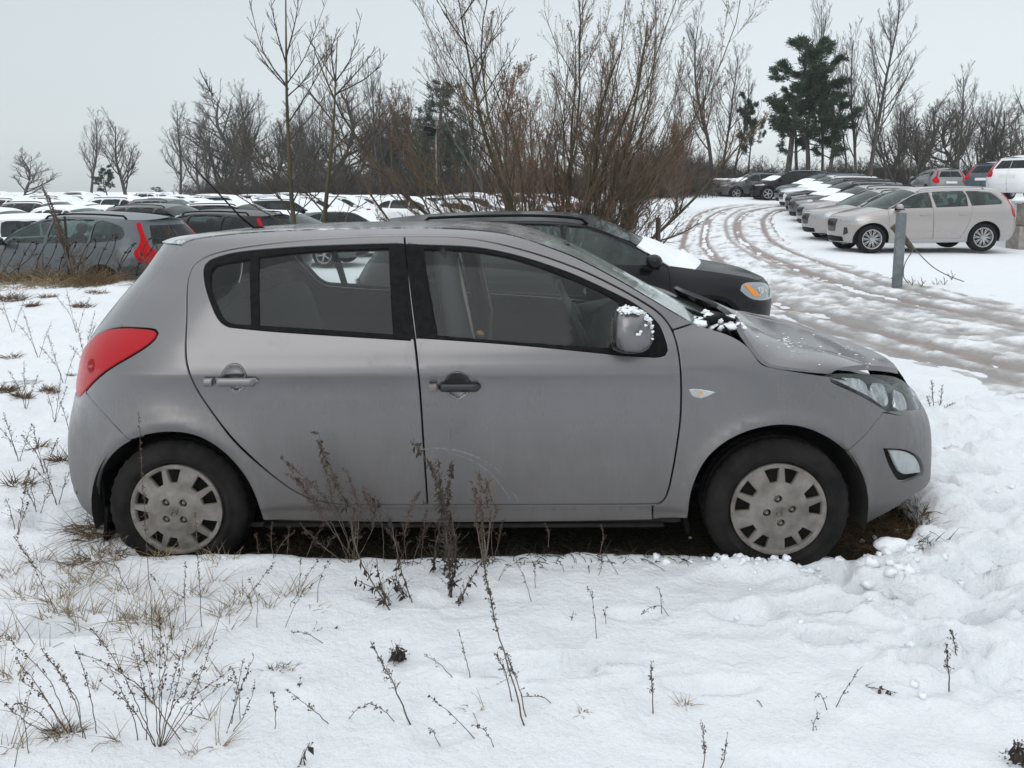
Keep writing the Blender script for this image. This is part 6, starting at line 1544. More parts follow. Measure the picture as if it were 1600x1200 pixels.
# horizon trees, each read off the photograph: (px of the stem, y of its foot, y of its top, depth, kind, variant, label)
def H_of(top, y, z): return (303 - top) / 1200 * y * 1.0 + EYE - z
HT = {(k, i): top_of(TV[k][i]) for k in TV for i in (0, 1)}
LT = [
 (36, 232, 95, 'spread', 0, 'round bare tree alone at the far left', 1.15), (142, 168, 90, 'poplar', 0, 'slim bare tree, left one of the pair at far left', 1.3), (196, 172, 88, 'spread', 1, 'thick pollarded bare tree, right one of the pair at far left', .8),
 (284, 163, 84, 'poplar', 1, 'bare poplar at the left end of the long tree line', 1.4), (318, 158, 86, 'clump', 0, 'many-stemmed bare tree next to the poplar, left end of the line', 1.0), (362, 140, 82, 'poplar', 0, 'bare tree just left of the young trees', 1.2), (398, 128, 84, 'poplar', 1, 'taller bare tree touching the young trees on their left', 1.1),
 (432, 152, 80, 'clump', 1, 'bare tree seen between the two young trees', 1.0), (478, 150, 84, 'poplar', 0, 'bare tree behind the right young tree', 1.1), (548, 132, 78, 'clump', 0, 'bare clump right of the young trees', 1.0), (592, 92, 76, 'poplar', 1, 'tall bare tree with a twin trunk right of the young trees', 1.1), (612, 108, 80, 'poplar', 0, 'tall slim bare tree next to the dark firs', 1.0),
 (660, 133, 78, 'poplar', 0, 'bare tree behind the lamp post', 1.2), (728, 95, 74, 'poplar', 1, 'bare tree left of the red-brown shrub', 1.2), (770, 50, 70, 'clump', 1, 'tall bare clump behind the left half of the shrub', .9), (1060, 120, 60, 'clump', 0, 'bare clump right behind the shrub', 1.0),
 (1112, 14, 58, 'poplar', 0, 'very tall bare tree left of the open sky', 1.5), (1128, 75, 60, 'poplar', 1, 'bare tree right of the very tall one', 1.5), (1146, 110, 62, 'poplar', 0, 'thin bare tree between the tall tree and the firs', 1.3),
 (1283, -14, 54, 'poplar', 1, 'very tall bare tree rising out of the dark pines', 1.0), (1322, 75, 52, 'poplar', 0, 'bare tree right of the pines, left of the tall pair', 1.0), (1336, 40, 50, 'poplar', 0, 'left tree of the tall bare pair right of the pines', 1.2), (1356, -12, 50, 'poplar', 1, 'right tree of the tall bare pair, reaching the top edge', 1.5),
 (1395, 140, 56, 'clump', 0, 'low bare tree right of the tall pair', 1.1), (1428, 150, 55, 'clump', 1, 'spreading bare tree above the row of cars', 1.2), (1462, 140, 57, 'clump', 0, 'bare tree above the grey suv on the terrace', 1.1), (1494, 104, 52, 'poplar', 0, 'tallest bare tree over the terrace', 1.7), (1532, 150, 54, 'clump', 1, 'bare tree over the dark blue suv on the terrace', 1.2), (1578, 122, 50, 'spread', 0, 'bare tree at the right edge', 1.0)]
for i, (px, top, y, kd, v, lab, wd) in enumerate(LT):
    x = at(px, y); z = zg(x, y) if y < 110 and px > 900 else min(zg(x, y), 0.8); H = H_of(top, y, z); ms = TV[kd][v]; h0 = HT[(kd, v)]
    put_tree(ms, 'bare_tree', lab, x, y, z, i * 1.37, H / h0, 'bare trees on the horizon', sx=H / h0 * wd * (1.2 if px < 700 else .85))
for px, top, y, ms, lab, wd in ((690, 128, 76, SPR[0], 'dark fir in the middle of the tree line', 1.0), (628, 178, 78, SPR[0], 'dark fir right of the twin trunk tree', .9), (716, 190, 74, PINE[1], 'dark pine near the lamp post', 1.0), (655, 215, 74, SPR[0], 'low dark fir between the bare trees', 1.1), (600, 235, 80, SPR[0], 'small dark fir at the left of the firs', 1.2), (167, 258, 87, PINE[1], 'dark conifer between the pair at far left', 1.3), (1168, 148, 60, PINE[1], 'slender pine between tall bare tree and dark pines', .7),
                                (1230, 66, 52, PINE[0], 'big dark pine, left of the group', 1.15), (1262, 95, 51, PINE[1], 'dark pine in the middle of the group', 1.3), (1292, 150, 50, PINE[0], 'lower dark pine, right of the group', 1.3), (1244, 135, 54, PINE[0], 'dark pine at the back of the group', 1.0), (243, 297, 90, SPR[0], 'small evergreen left of the poplar', 3.0)):
    x = at(px, y); z = zg(x, y) if px > 900 else min(zg(x, y), .8); H = H_of(top, y, z); h0 = top_of(ms)
    if px == 243: z = 1.0; H = 1.4
    put_tree(ms, 'conifer', lab, x, y, z, px * 1.1, H / h0, 'dark conifers on the horizon', sx=H / h0 * wd)
rg = random.Random(12)
for i in range(50):
    left = i < 36; px = rg.uniform(345, 1060) if left else rg.uniform(1385, 1610); y = rg.uniform(92, 104) if left else rg.uniform(60, 66); kd = rg.choice(['poplar', 'clump', 'spread'] if left else ['poplar', 'spread']); v = rg.choice([0, 1]); x = at(px, y); z = .8 if left else zg(x, y)
    top = rg.uniform(125, 205) if left else rg.uniform(140, 200); H = H_of(top, y, z); h0 = HT[(kd, v)]
    put_tree(TV[kd][v], 'bare_tree', 'bare tree farther back in the tree line, %s' % (('behind the left young tree' if px < 480 else 'behind the right young tree' if px < 580 else 'behind the dark firs' if px < 720 else 'behind the left half of the shrub' if px < 880 else 'behind the right half of the shrub') if left else ('above the grey suv on the terrace' if px < 1500 else 'above the dark blue suv on the terrace')), x, y, z, i * 2.1, H / h0, 'bare trees in the second rank of the tree line %s' % ('behind the left lot' if left else 'behind the terrace'), sx=H / h0 * 1.3)
def red_tree(seed, H):
    lv = grow(seed, [((0, 0, 0), (0.02, 0, 1), H, .10)], [(40, 0.34, (25, 60), 0.06, .9, 6), (9, .42, (20, 50), .15, .5, 5), (5, .5, (20, 50), .1, .2, 3)], .006, wob=.04); P = lv[3][0]; C = P[:, 1:].reshape(-1, 3)[::2]
    return fast_mesh('trunk', [(*tubes(*lv[0], 6), 0)], [BK]), fast_mesh('crown', [(*tubes(*lv[1], 4), 0), (*tubes(*lv[2], 3), 0), (*tubes(*lv[3], 3), 0), (*needles(C, np.tile([0, 0, -1.0], (len(C), 1)), .07, 2, seed, .018), 1)], [TR, LF_])
RT = red_tree(61, 7)
for px, top, y, lab, wd in ((792, 98, 27, 'red-brown leafed young tree behind the left half of the shrub', 1.0), (835, 150, 30, 'red-brown leafed young tree in the middle behind the shrub', 1.0), (1058, 185, 34, 'low red-brown leafed tree right behind the shrub', 1.2), (985, 175, 36, 'red-brown leafed tree behind the right half of the shrub', 1.2)):
    x = at(px, y); z = zg(x, y); H = H_of(top, y, z); put_tree(RT, 'leafy_tree', lab, x, y, z, px, H / top_of(RT), 'red-brown leafed trees around the shrub', sx=H / top_of(RT) * wd)
# scrub belt under the trees: uncountable
lv = grow(31, [((random.Random(i).uniform(-3, 3), random.Random(i + 500).uniform(-1.6, 1.6), 0), (random.Random(i + 9).uniform(-.5, .5), random.Random(i + 19).uniform(-.3, .3), 1), random.Random(i + 29).uniform(1.2, 3.4), .03) for i in range(46)], [(7, 0.5, (20, 55), 0.1, .4, 5), (6, 0.5, (25, 60), 0.1, .2, 4)], .010, wob=0.08)
SCR = fast_mesh('scrub', [(*tubes(P, R, 3), 0 if i == 0 else 1) for i, (P, R) in enumerate(lv)], [BK, TW])
SCR2 = SCR.copy(); SCR2.materials.clear(); SCR2.materials.append(BK); SCR2.materials.append(TR)
def merge_inst(name, me, places, label, cat):
    v = np.empty(len(me.vertices) * 3); me.vertices.foreach_get('co', v); v = v.reshape(-1, 3); f = np.empty(len(me.loops), dtype=np.int32); me.loops.foreach_get('vertex_index', f); f = f.reshape(-1, 4); mi = np.empty(len(me.polygons), dtype=np.int32); me.polygons.foreach_get('material_index', mi)
    V = []; F = []; I = []; n = 0
    for (x, y, z, a, s, sz) in places:
        c, q = math.cos(a), math.sin(a); V.append(np.stack([(v[:, 0] * c - v[:, 1] * q) * s + x, (v[:, 0] * q + v[:, 1] * c) * s + y, v[:, 2] * sz + z], 1)); F.append(f + n); I.append(mi); n += len(v)
    m2 = fast_mesh(name, [(np.concatenate(V), np.concatenate(F), 0)], list(me.materials)); m2.polygons.foreach_set('material_index', np.concatenate(I)); o = link(name, m2); o['kind'] = 'stuff'; o['label'] = label; o['category'] = cat; return o
pl = []; rg = random.Random(5)
for px in range(330, 1010, 17):
    for y in (76, 92):
        x = at(px + rg.uniform(-8, 8), y); pl.append((x, y, 0.9, rg.uniform(0, 6.28), 1.25, rg.uniform(.75, 1.35) * (1.0 if px > 420 else .6)))
for px in range(1030, 1640, 15):
    y = 58 + rg.uniform(-2, 6); x = at(px + rg.uniform(-8, 8), y); pl.append((x, y, zg(x, y), rg.uniform(0, 6.28), 1.0, rg.uniform(.4, .85) * (1.3 if px < 1120 else .9)))
merge_inst('scrub', SCR, pl, 'dense leafless scrub along the foot of the tree line', 'scrub')
pl = []
for k in range(26):
    px = rg.uniform(985, 1128); y = rg.uniform(48, 57); x = at(px, y); pl.append((x, y, zg(x, y) - .1, rg.uniform(0, 6.28), .75, rg.uniform(.55, .9) * (1.25 if px < 1100 else .8)))
merge_inst('hedge', SCR2, pl, 'red-brown leafless hedge left of the bend in the track', 'hedge')

# the two young trees and the bare one in front
def young(seed, x, y, z, pts, r, subs, label, twig=0.0035):
    """pts: main stem in world coordinates; subs: explicit limbs (start, via, end)"""
    base = np.array([pts]); K = 12; st = spline(pts, 6); st = even(st, 0.01); sel = np.linspace(0, len(st) - 1, K).astype(int); P0 = st[sel][None]; R0 = (r * (1 - np.linspace(0, 1, K) * .86))[None]
    L = []; 
    for (a, b, c) in subs: q = spline([a, b, c], 6); q = q[np.linspace(0, len(q) - 1, 8).astype(int)]; L.append(q)
    P1 = np.array(L); R1 = np.array([r * .33 * (1 - np.linspace(0, 1, 8) * .82)] * len(L))
    rgn = np.random.RandomState(seed); chunks = []
    par = [(P1, R1)]; 
    lv2 = []
    P, R = P1, R1; ln = np.linalg.norm(P[:, -1] - P[:, 0], axis=1)
    for nc, lr, K2 in ((9, .30, 5), (3, .4, 4)):
        B, Kp = R.shape; nb, nd, nl, nr = [], [], [], []
        for c in range(nc):
            t = .15 + .8 * (c + rgn.uniform(0, 1, B)) / nc; f = t * (Kp - 1); i = np.minimum(f.astype(int), Kp - 2); w = (f - i)[:, None]; ar = np.arange(B)
            p = P[ar, i] * (1 - w) + P[ar, i + 1] * w; tg = P[ar, i + 1] - P[ar, i]; tg /= np.linalg.norm(tg, axis=1)[:, None]; pr = np.cross(tg, rgn.normal(0, 1, (B, 3))); pr /= np.linalg.norm(pr, axis=1)[:, None]
            a = np.radians(rgn.uniform(25, 48, B))[:, None]; d = tg * np.cos(a) + pr * np.sin(a); d[:, 2] += .25; d /= np.linalg.norm(d, axis=1)[:, None]
            nb.append(p); nd.append(d); nl.append(ln * lr * (1.2 - .8 * t) * rgn.uniform(.5, 1.2, B)); nr.append(np.full(B, twig * (1.5 if K2 == 5 else 1)))
        b_, d_, l_, r_ = map(np.concatenate, (nb, nd, nl, nr)); s = np.linspace(0, 1, K2)[None, :, None]
        P = b_[:, None] + d_[:, None] * l_[:, None, None] * s + np.array([0, 0, 1.0]) * (l_[:, None, None] * .12 * s ** 2); R = r_[:, None] * (1 - .5 * np.linspace(0, 1, K2))[None]; ln = l_; lv2.append((P, R))
    tr = fast_mesh('trunk', [(*tubes(P0, R0, 8), 0)], [BG]); li = fast_mesh('limb', [(*tubes(P1, R1, 6), 0)], [TD]); cr = fast_mesh('crown', [(*tubes(P, R, 3), 0) for P, R in lv2], [TD])
    root = thing('young_tree', label, 'tree', tuple(pts[0])); off = np.array(pts[0])
    for nm, me in (('trunk', tr), ('limb', li), ('crown', cr)):
        o = link(nm, me, root); o.location = -off
    return root
def W(px, py, y): return at_y(px, py, y)
def limbs(y, specs, dy=0.35, seed=1):
    rg = random.Random(seed); o = []
    for (a, b, c) in specs:
        e = rg.uniform(-dy, dy); o.append((W(*a, y), W(*b, y + e * .5), W(*c, y + e)))
    return o
Y1 = 10.6
young(41, 0, 0, 0, [W(470, 388, Y1), W(458, 340, Y1), W(452, 240, Y1), W(448, 150, Y1), W(447, 60, Y1), W(446, -60, Y1)], .036, limbs(Y1, [
    ((447, 133), (410, 78), (388, -8)), ((447, 133), (478, 85), (512, -5)), ((450, 150), (480, 120), (545, 35)), ((451, 140), (420, 105), (393, 60)), ((452, 190), (490, 130), (530, 60)), ((456, 300), (400, 235), (330, 150)), ((455, 270), (400, 250), (345, 180)), ((457, 330), (420, 290), (375, 215)),
    ((460, 345), (400, 250), (312, 112)), ((333, 150), (322, 130), (312, 108)), ((463, 360), (370, 305), (284, 243)), ((452, 220), (495, 170), (520, 120)), ((447, 90), (462, 30), (470, -30)), ((447, 100), (430, 40), (420, -20)), ((456, 320), (490, 250), (520, 205)), ((458, 340), (500, 300), (560, 250))]), 'young bare tree, left of the two standing behind the hatchback roof')
Y2 = 10.2
young(42, 0, 0, 0, [W(505, 388, Y2), W(508, 330, Y2), W(516, 250, Y2), W(522, 180, Y2), W(524, 130, Y2), W(527, 60, Y2)], .035, limbs(Y2, [
    ((524, 128), (500, 90), (475, 48)), ((524, 128), (548, 90), (566, 20)), ((523, 150), (560, 110), (590, 72)), ((523, 148), (575, 120), (606, 84)), ((520, 190), (480, 140), (440, 110)), ((516, 240), (560, 190), (605, 140)), ((512, 275), (470, 235), (450, 190)), ((510, 300), (560, 240), (640, 168)), ((512, 270), (560, 225), (600, 175)), ((508, 330), (560, 260), (575, 190)), ((508, 335), (470, 290), (455, 255)), ((524, 130), (518, 80), (530, 45)), ((509, 320), (455, 280), (400, 225)), ((506, 360), (550, 330), (600, 300))], seed=2), 'young bare tree, right of the two standing behind the hatchback roof')
Y3 = 12.0
young(43, 0, 0, 0, [W(800, 345, Y3), W(775, 265, Y3), W(752, 190, Y3), W(738, 120, Y3), W(725, 50, Y3), W(712, -30, Y3)], .040, limbs(Y3, [
    ((745, 150), (705, 90), (670, 10)), ((742, 140), (760, 80), (790, 0)), ((750, 180), (700, 130), (668, 60)), ((760, 215), (700, 170), (650, 105)), ((735, 110), (770, 60), (800, 10)), ((728, 70), (700, 30), (672, -20)), ((770, 250), (720, 200), (655, 140)), ((755, 200), (780, 140), (800, 90)), ((780, 280), (740, 230), (690, 190)), ((720, 30), (740, 0), (760, -30)), ((748, 165), (775, 120), (812, 60))], seed=3), 'slim bare tree leaning left out of the reddish shrub')
# the big reddish many-stemmed shrub
rg = random.Random(77); YC = 12.2; xc = at(880, YC); stems = []
for i in range(30):
    u = rg.uniform(-1, 1); a = min(.48, max(-.62, u * .62 + rg.uniform(-.10, .10))); b_ = rg.uniform(-.35, .35); H = rg.uniform(4.4, 6.4) * (1 - .12 * abs(u) - (.22 if u > .45 else 0)); big = i % 3 == 0
    stems.append(((u * .45 + rg.uniform(-.12, .12), rg.uniform(-.4, .4), 0), (a * 1.1, b_, 1), H, rg.uniform(.034, .050) if big else rg.uniform(.014, .026)))
for i in range(20):
    a = rg.uniform(-1.0, .95); stems.append(((rg.uniform(-.6, .6), rg.uniform(-.4, .4), 0), (a, rg.uniform(-.5, .3), 1), rg.uniform(1.3, 2.6), rg.uniform(.006, .011)))
lv = grow(55, stems, [(16, 0.30, (14, 38), 0.14, .7, 7), (9, 0.42, (14, 40), 0.1, .5, 5), (6, 0.5, (15, 42), 0.1, .3, 3)], .0018, wob=0.06)
sh = thing('shrub', 'big reddish many-stemmed leafless shrub behind the black suv', 'shrub', (xc, YC, -0.42))
link('stem', fast_mesh('stem', [(*tubes(*lv[0], 6), 0)], [BG]), sh)
link('branch', fast_mesh('branch', [(*tubes(*lv[1], 4), 0)], [BG]), sh)
link('crown', fast_mesh('crown', [(*tubes(*lv[2], 3), 0), (*tubes(*lv[3], 3), 0)], [TR]), sh)
P = lv[3][0]; sel = np.random.RandomState(3).rand(len(P)) < .42; C = P[sel][:, -1]; 
ch = needles(C, np.tile([0, 0, -1.0], (len(C), 1)), .022, 2, 6, .0065); o = link('leaves', fast_mesh('leaves', [(*ch, 0)], [LF_]), sh); o['kind'] = 'stuff'
P0_ = grow(56, [((rg.uniform(1.0, 2.3), rg.uniform(-.8, .5), 0.1), (rg.uniform(-.9, .9), rg.uniform(-.4, .4), .7), rg.uniform(.5, 1.0), .006) for i in range(20)], [(7, .5, (20, 55), .1, .1, 5), (5, .5, (20, 60), .1, 0, 4)], .0022, wob=.08)
bs_ = thing('bramble', 'low tangle of bare twigs by the wooden fence post', 'bramble', (xc, YC - 0.3, -0.35)); link('stem', fast_mesh('stem', [(*tubes(*P0_[0], 4), 0)], [TD]), bs_); link('twig', fast_mesh('twig', [(*tubes(*P0_[1], 3), 0), (*tubes(*P0_[2], 3), 0)], [TR]), bs_)
# ================================================================== weeds, grass, posts and wire
def gp(px, py):
    """ground point under a pixel of the photograph"""
    r = ray(px, py); t = 0.5; 
    lo, hi = 0.3, 60.0
    ts = np.concatenate([np.linspace(1.5, 8, 260), np.linspace(8, 60, 200)])
    P = np.array([0, 0, EYE]) + r[None] * ts[:, None]; below = P[:, 2] < ground_z(P[:, 0], P[:, 1]); k = int(np.argmax(below)) if below.any() else len(ts) - 1
    return P[k]
WD = bark('dead_stem', (0.070, 0.052, 0.041), (0.155, 0.12, 0.092), 30); WL = noisy('shrivelled_leaf', (0.022, 0.018, 0.016), (0.055, 0.044, 0.036), 40, 0.95, 0); WB = noisy('brown_seed', (0.045, 0.030, 0.022), (0.11, 0.07, 0.05), 40, 0.95, 0)
ST = noisy('straw', (0.20, 0.145, 0.08), (0.38, 0.30, 0.19), 30, 0.9, 0); SB = noisy('brown_grass', (0.075, 0.046, 0.022), (0.17, 0.11, 0.055), 20, 0.95, 0); GD = noisy('dark_grass', (0.012, 0.012, 0.006), (0.045, 0.036, 0.018), 20, 0.95, 0)
def leafq(C, L, W_, D, seed):
    rg = np.random.RandomState(seed); B = len(C); d = D + rg.normal(0, .55, (B, 3)); d /= np.linalg.norm(d, axis=1)[:, None]; s = np.cross(d, rg.normal(0, 1, (B, 3))); s /= np.linalg.norm(s, axis=1)[:, None]
    l = L * rg.uniform(.5, 1.3, (B, 1)); w = W_ * rg.uniform(.5, 1.3, (B, 1)); nn = np.cross(d, s) * w * .8
    V = np.stack([C, C + d * l * .5 + s * w + nn, C + d * l, C + d * l * .5 - s * w + nn], 1).reshape(-1, 3); return V, np.arange(B * 4).reshape(-1, 4)
def weed(name, label, paths, r=0.0022, kind='seed', seed=0, dens=1.0, group=None, y0=None, twl=0.05):
    """paths: pixel polylines, first point is where the stem leaves the snow"""
    rg = np.random.RandomState(seed); g = gp(*paths[0][0]) if y0 is None else at_y(*paths[0][0], y0); root = thing(name, label, 'weed', tuple(g), 0, group)
    chunks = []; leaves = []; 
    for i, p in enumerate(paths):
        b = gp(*p[0]) if (y0 is None and i and kind != 'bush') else g
        if kind == 'bush' and i: b = at_y(*p[0], g[1])
        dy = rg.uniform(-.12, .12); pts = [b - g] + [at_y(*q, b[1] + dy * (k + 1) / len(p)) - g for k, q in enumerate(p[1:])]
        pts[0] = pts[0] - np.array([0, 0, 0.015]); c = even(spline(pts, 6), 0.02); n = max(4, min(24, len(c))); c = c[np.linspace(0, len(c) - 1, n).astype(int)]
        c = c + rg.normal(0, .0012, c.shape); ln = np.linalg.norm(np.diff(c, axis=0), axis=1).sum()
        chunks.append((*tubes(c[None], (r * (1 - .6 * np.linspace(0, 1, n)))[None], 5), 0))
        if kind == 'plain': continue
        # side twigs over the upper part
        k = int(ln / 0.016 * dens * (1.0 if kind != 'leaf' else .8)); 
        if k < 2: continue
        t = rg.uniform(.35 if kind != 'leaf' else .05, 1, k) ** (.8); f = t * (n - 1); ii = np.minimum(f.astype(int), n - 2); w = (f - ii)[:, None]; P = c[ii] * (1 - w) + c[ii + 1] * w; tg = c[ii + 1] - c[ii]; tg /= np.linalg.norm(tg, axis=1)[:, None] + 1e-9
        d = tg * .8 + rg.normal(0, .5, (k, 3)); d /= np.linalg.norm(d, axis=1)[:, None]
        if kind == 'leaf': leaves.append((*leafq(P, .032, .0065, np.array([0, 0, -.8]), seed + i), 0)); 
        L = (twl * (1.15 - t) * rg.uniform(.3, 1.3, k) if kind in ('branch', 'leaf') else 0.010 * np.ones(k))
        s = np.linspace(0, 1, 3)[None, :, None]; Q = P[:, None] + d[:, None] * L[:, None, None] * s; chunks.append((*tubes(Q, np.full((k, 3), r * .28), 3), 0))
        leaves.append((*leafq(Q[:, -1], .008, .0028, tg * .5, seed + i + 50), 0)); leaves.append((*leafq(Q[:, 1], .007, .0025, tg * .5, seed + i + 70), 0))
    link('stem', fast_mesh('stem', chunks, [WD]), root)
    if leaves: o = link('leaf', fast_mesh('leaf', leaves, [WL if kind == 'leaf' else WB]), root); o['kind'] = 'stuff'
    return root
def where(px, py):
    c = ('at the left edge' if px < 60 else 'below the tail lamp' if px < 150 else 'below the rear wheel' if px < 300 else 'right of the rear wheel' if px < 430 else 'below the rear door' if px < 560 else 'beside the leafy weeds' if px < 690 else 'below the black door handle' if px < 840 else 'below the front door' if px < 1000 else 'below the front wheel' if px < 1250 else 'right of the front wheel')
    r = 'close to the car' if py < 925 else 'a step from the car' if py < 985 else 'halfway to the bottom edge' if py < 1070 else 'near the bottom edge'
    return c + ', ' + r
def bank(px, py):
    r = 'high on the snow bank' if py < 500 else 'halfway up the snow bank' if py < 640 else 'low on the snow bank' if py < 745 else 'beside the rear bumper'
    return r + (' at the left edge' if px < 45 else ' between left edge and hatchback' if px < 95 else ' next to the hatchback')
G1 = 'thin dead stems standing in the foreground snow'
weed('weed', 'dark leafy dead weed, leftmost of those before the rear door', [[(615, 955), (580, 908), (558, 862), (545, 800), (518, 740), (497, 678)], [(612, 950), (600, 925), (575, 915), (556, 905)], [(605, 945), (592, 900), (588, 870)]], .0030, 'leaf', 1, 1.2)
weed('weed', 'dark leafy dead weed, second from left before the rear door', [[(648, 944), (628, 895), (618, 850), (604, 800), (566, 760)], [(645, 940), (620, 905), (622, 865)], [(640, 940), (612, 905), (606, 905)]], .0026, 'leaf', 2, 1.2)
weed('weed', 'reddish branching weed against the rear door of the grey hatchback', [[(556, 872), (530, 815), (495, 765), (437, 713)], [(556, 872), (545, 810), (520, 745), (498, 690)], [(556, 872), (560, 800), (545, 748), (537, 735)], [(556, 872), (520, 830), (478, 770), (452, 730)], [(556, 872), (585, 815), (568, 770)]], .0022, 'branch', 3, 3.4, twl=.075, y0=2.99)
weed('weed', 'dense dark weed against the door gap of the grey hatchback', [[(704, 938), (707, 880), (700, 820), (680, 740), (643, 690)], [(704, 938), (700, 860), (690, 790), (684, 715)], [(704, 938), (712, 850), (700, 780), (706, 722)], [(675, 895), (682, 850), (690, 800), (700, 760)], [(690, 900), (700, 870), (694, 830)]], .0026, 'leaf', 4, 2.4, twl=.08)
weed('weed', 'fine reddish weed reaching the rear door just right of the wheel arch', [[(548, 880), (525, 830), (500, 790), (470, 755), (445, 740)], [(548, 880), (540, 830), (520, 780), (505, 720)], [(548, 880), (556, 830), (552, 790)], [(548, 880), (500, 850), (470, 820)]], .0018, 'branch', 33, 3.2, twl=.06, y0=2.97)
weed('weed', 'fine dark weed before the sill between the leafy ones', [[(640, 890), (632, 850), (640, 800), (655, 770)], [(640, 890), (620, 850), (604, 825)], [(640, 890), (655, 850), (672, 815)]], .0018, 'branch', 34, 3.2, twl=.055, y0=2.97)
weed('weed', 'fine weed right of the tufted one, against the front door', [[(770, 875), (768, 830), (776, 800), (762, 765)], [(770, 875), (780, 840), (786, 815)]], .0016, 'branch', 35, 2.6, twl=.04, y0=2.98)
weed('weed', 'tall brown tufted weed standing highest in the middle foreground', [[(822, 1140), (800, 1060), (775, 980), (757, 880), (752, 800), (750, 742)], [(757, 880), (745, 820), (742, 770), (738, 755)], [(757, 880), (765, 820), (762, 780), (760, 750)], [(757, 880), (757, 840), (748, 790)]], .0026, 'bush', 5, 3.2, twl=.06)
weed('weed', 'leaning dark leafy weed right of the brown tufted one', [[(712, 948), (730, 915), (748, 885), (760, 862)], [(714, 945), (722, 925), (716, 935)]], .0028, 'leaf', 6, 1.6)
weed('weed', 'large fan of seeded stems at the lower left', [[(248, 1168), (250, 1060), (250, 958)], [(248, 1168), (190, 1050), (142, 980)], [(290, 1160), (215, 1070), (150, 1030), (116, 1020)], [(248, 1168), (240, 1080), (216, 996)], [(248, 1168), (275, 1080), (294, 1000)], [(248, 1168), (255, 1060), (270, 974)], [(248, 1168), (300, 1090), (331, 1004)], [(248, 1168), (310, 1100), (359, 1063)], [(248, 1168), (290, 1100), (350, 1056)], [(248, 1168), (200, 1100), (153, 1063)], [(228, 1165), (226, 1080), (205, 1000)], [(248, 1168), (268, 1110), (318, 1040)], [(218, 1160), (205, 1110), (170, 1040)], [(248, 1168), (262, 1100), (282, 1020)]], .0016, 'seed', 7, 1.0)
weed('weed', 'curving seeded stems at the left edge, rooted in a brown tuft', [[(116, 1148), (75, 1060), (3, 990)], [(110, 1146), (60, 1075), (27, 1030)], [(105, 1144), (70, 1090), (34, 1063)], [(100, 1146), (55, 1110), (28, 1098)], [(135, 1155), (110, 1080), (66, 1016)], [(98, 1146), (45, 1130), (0, 1092)]], .0016, 'seed', 8, 1.1)
weed('weed', 'three upright seeded stems right of the large fan', [[(353, 1144), (375, 1080), (397, 1026)], [(357, 1140), (370, 1080), (379, 1032)], [(356, 1152), (385, 1110), (398, 1066)]], .0016, 'seed', 9, 1.0)
weed('weed', 'dark seed plume leaning left beside the star of dark leaves', [[(645, 1135), (612, 1065), (580, 1005)]], .0026, 'branch', 10, 2.4, twl=.035)
weed('weed', 'curling pale stem at the foot of the tall brown weed', [[(800, 1095), (790, 1050), (772, 1020)], [(826, 1132), (812, 1080), (795, 1030), (782, 1010)]], .0022, 'branch', 11, 2.0, twl=.04)
weed('weed', 'lying leafy dark twig, lower of the two at left of centre', [[(556, 1040), (530, 1052), (498, 1057)]], .0026, 'leaf', 12, 1.6)
weed('weed', 'lying leafy dark twig, upper of the two at left of centre', [[(458, 996), (495, 988), (536, 992)]], .0022, 'leaf', 13, 1.6)
weed('weed', 'small star of dark leaves in the middle of the snow', [[(621, 1032), (615, 1022), (612, 1014)], [(621, 1032), (626, 1020), (633, 1018)], [(621, 1032), (621, 1018), (622, 1010)]], .002, 'leaf', 14, 3.5)
weed('weed', 'short upright brown seed head right of centre in the snow', [[(1020, 1122), (1020, 1080), (1016, 1032)]], .0022, 'branch', 15, 3.0, twl=.02)
weed('weed', 'drooping dead weed, left of the two at right foreground', [[(1484, 1080), (1482, 1045), (1478, 1008)], [(1478, 1010), (1466, 1045), (1456, 1075)], [(1478, 1010), (1470, 1040), (1462, 1072)]], .0024, 'branch', 16, 2.6, y0=None, twl=.03)
weed('weed', 'drooping dead weed, right of the two at right foreground', [[(1498, 1042), (1492, 1010), (1486, 984)], [(1486, 984), (1512, 1010), (1538, 1036)]], .0022, 'branch', 17, 2.2, twl=.03)
weed('weed', 'stem with a single dark bud at right foreground', [[(1297, 1116), (1320, 1080), (1347, 1041)], [(1297, 1116), (1282, 1083), (1272, 1096)]], .0016, 'seed', 18, .7)
weed('weed', 'comb-like twig lying on the snow at right foreground', [[(1333, 1069), (1365, 1074), (1402, 1083)]], .0018, 'leaf', 19, 1.6)
weed('weed', 'dark seeded weed in the bottom right corner', [[(1600, 1205), (1585, 1185), (1570, 1170)], [(1600, 1205), (1598, 1180), (1586, 1160)], [(1600, 1205), (1575, 1195), (1566, 1185)]], .0024, 'leaf', 20, 3.0)
weed('weed', 'little group of dry stems beyond the nose of the hatchback', [[(1463, 655), (1458, 625), (1456, 594)], [(1463, 655), (1470, 625), (1473, 602)], [(1463, 655), (1480, 635), (1492, 630)], [(1463, 655), (1452, 630), (1448, 618)], [(1470, 655), (1500, 640), (1530, 665)]], .0035, 'branch', 21, 1.6, y0=5.4, twl=.06)
weed('weed', 'seeded stems cut off by the bottom edge, right of centre', [[(1095, 1215), (1100, 1180), (1098, 1132)], [(1120, 1215), (1132, 1180), (1136, 1150)]], .0018, 'seed', 22, 1.3)
weed('weed', 'black seeded stem cut off by the bottom edge, left of centre', [[(462, 1200), (474, 1180), (485, 1160)], [(458, 1205), (463, 1190), (464, 1182)]], .0022, 'leaf', 23, 1.6)
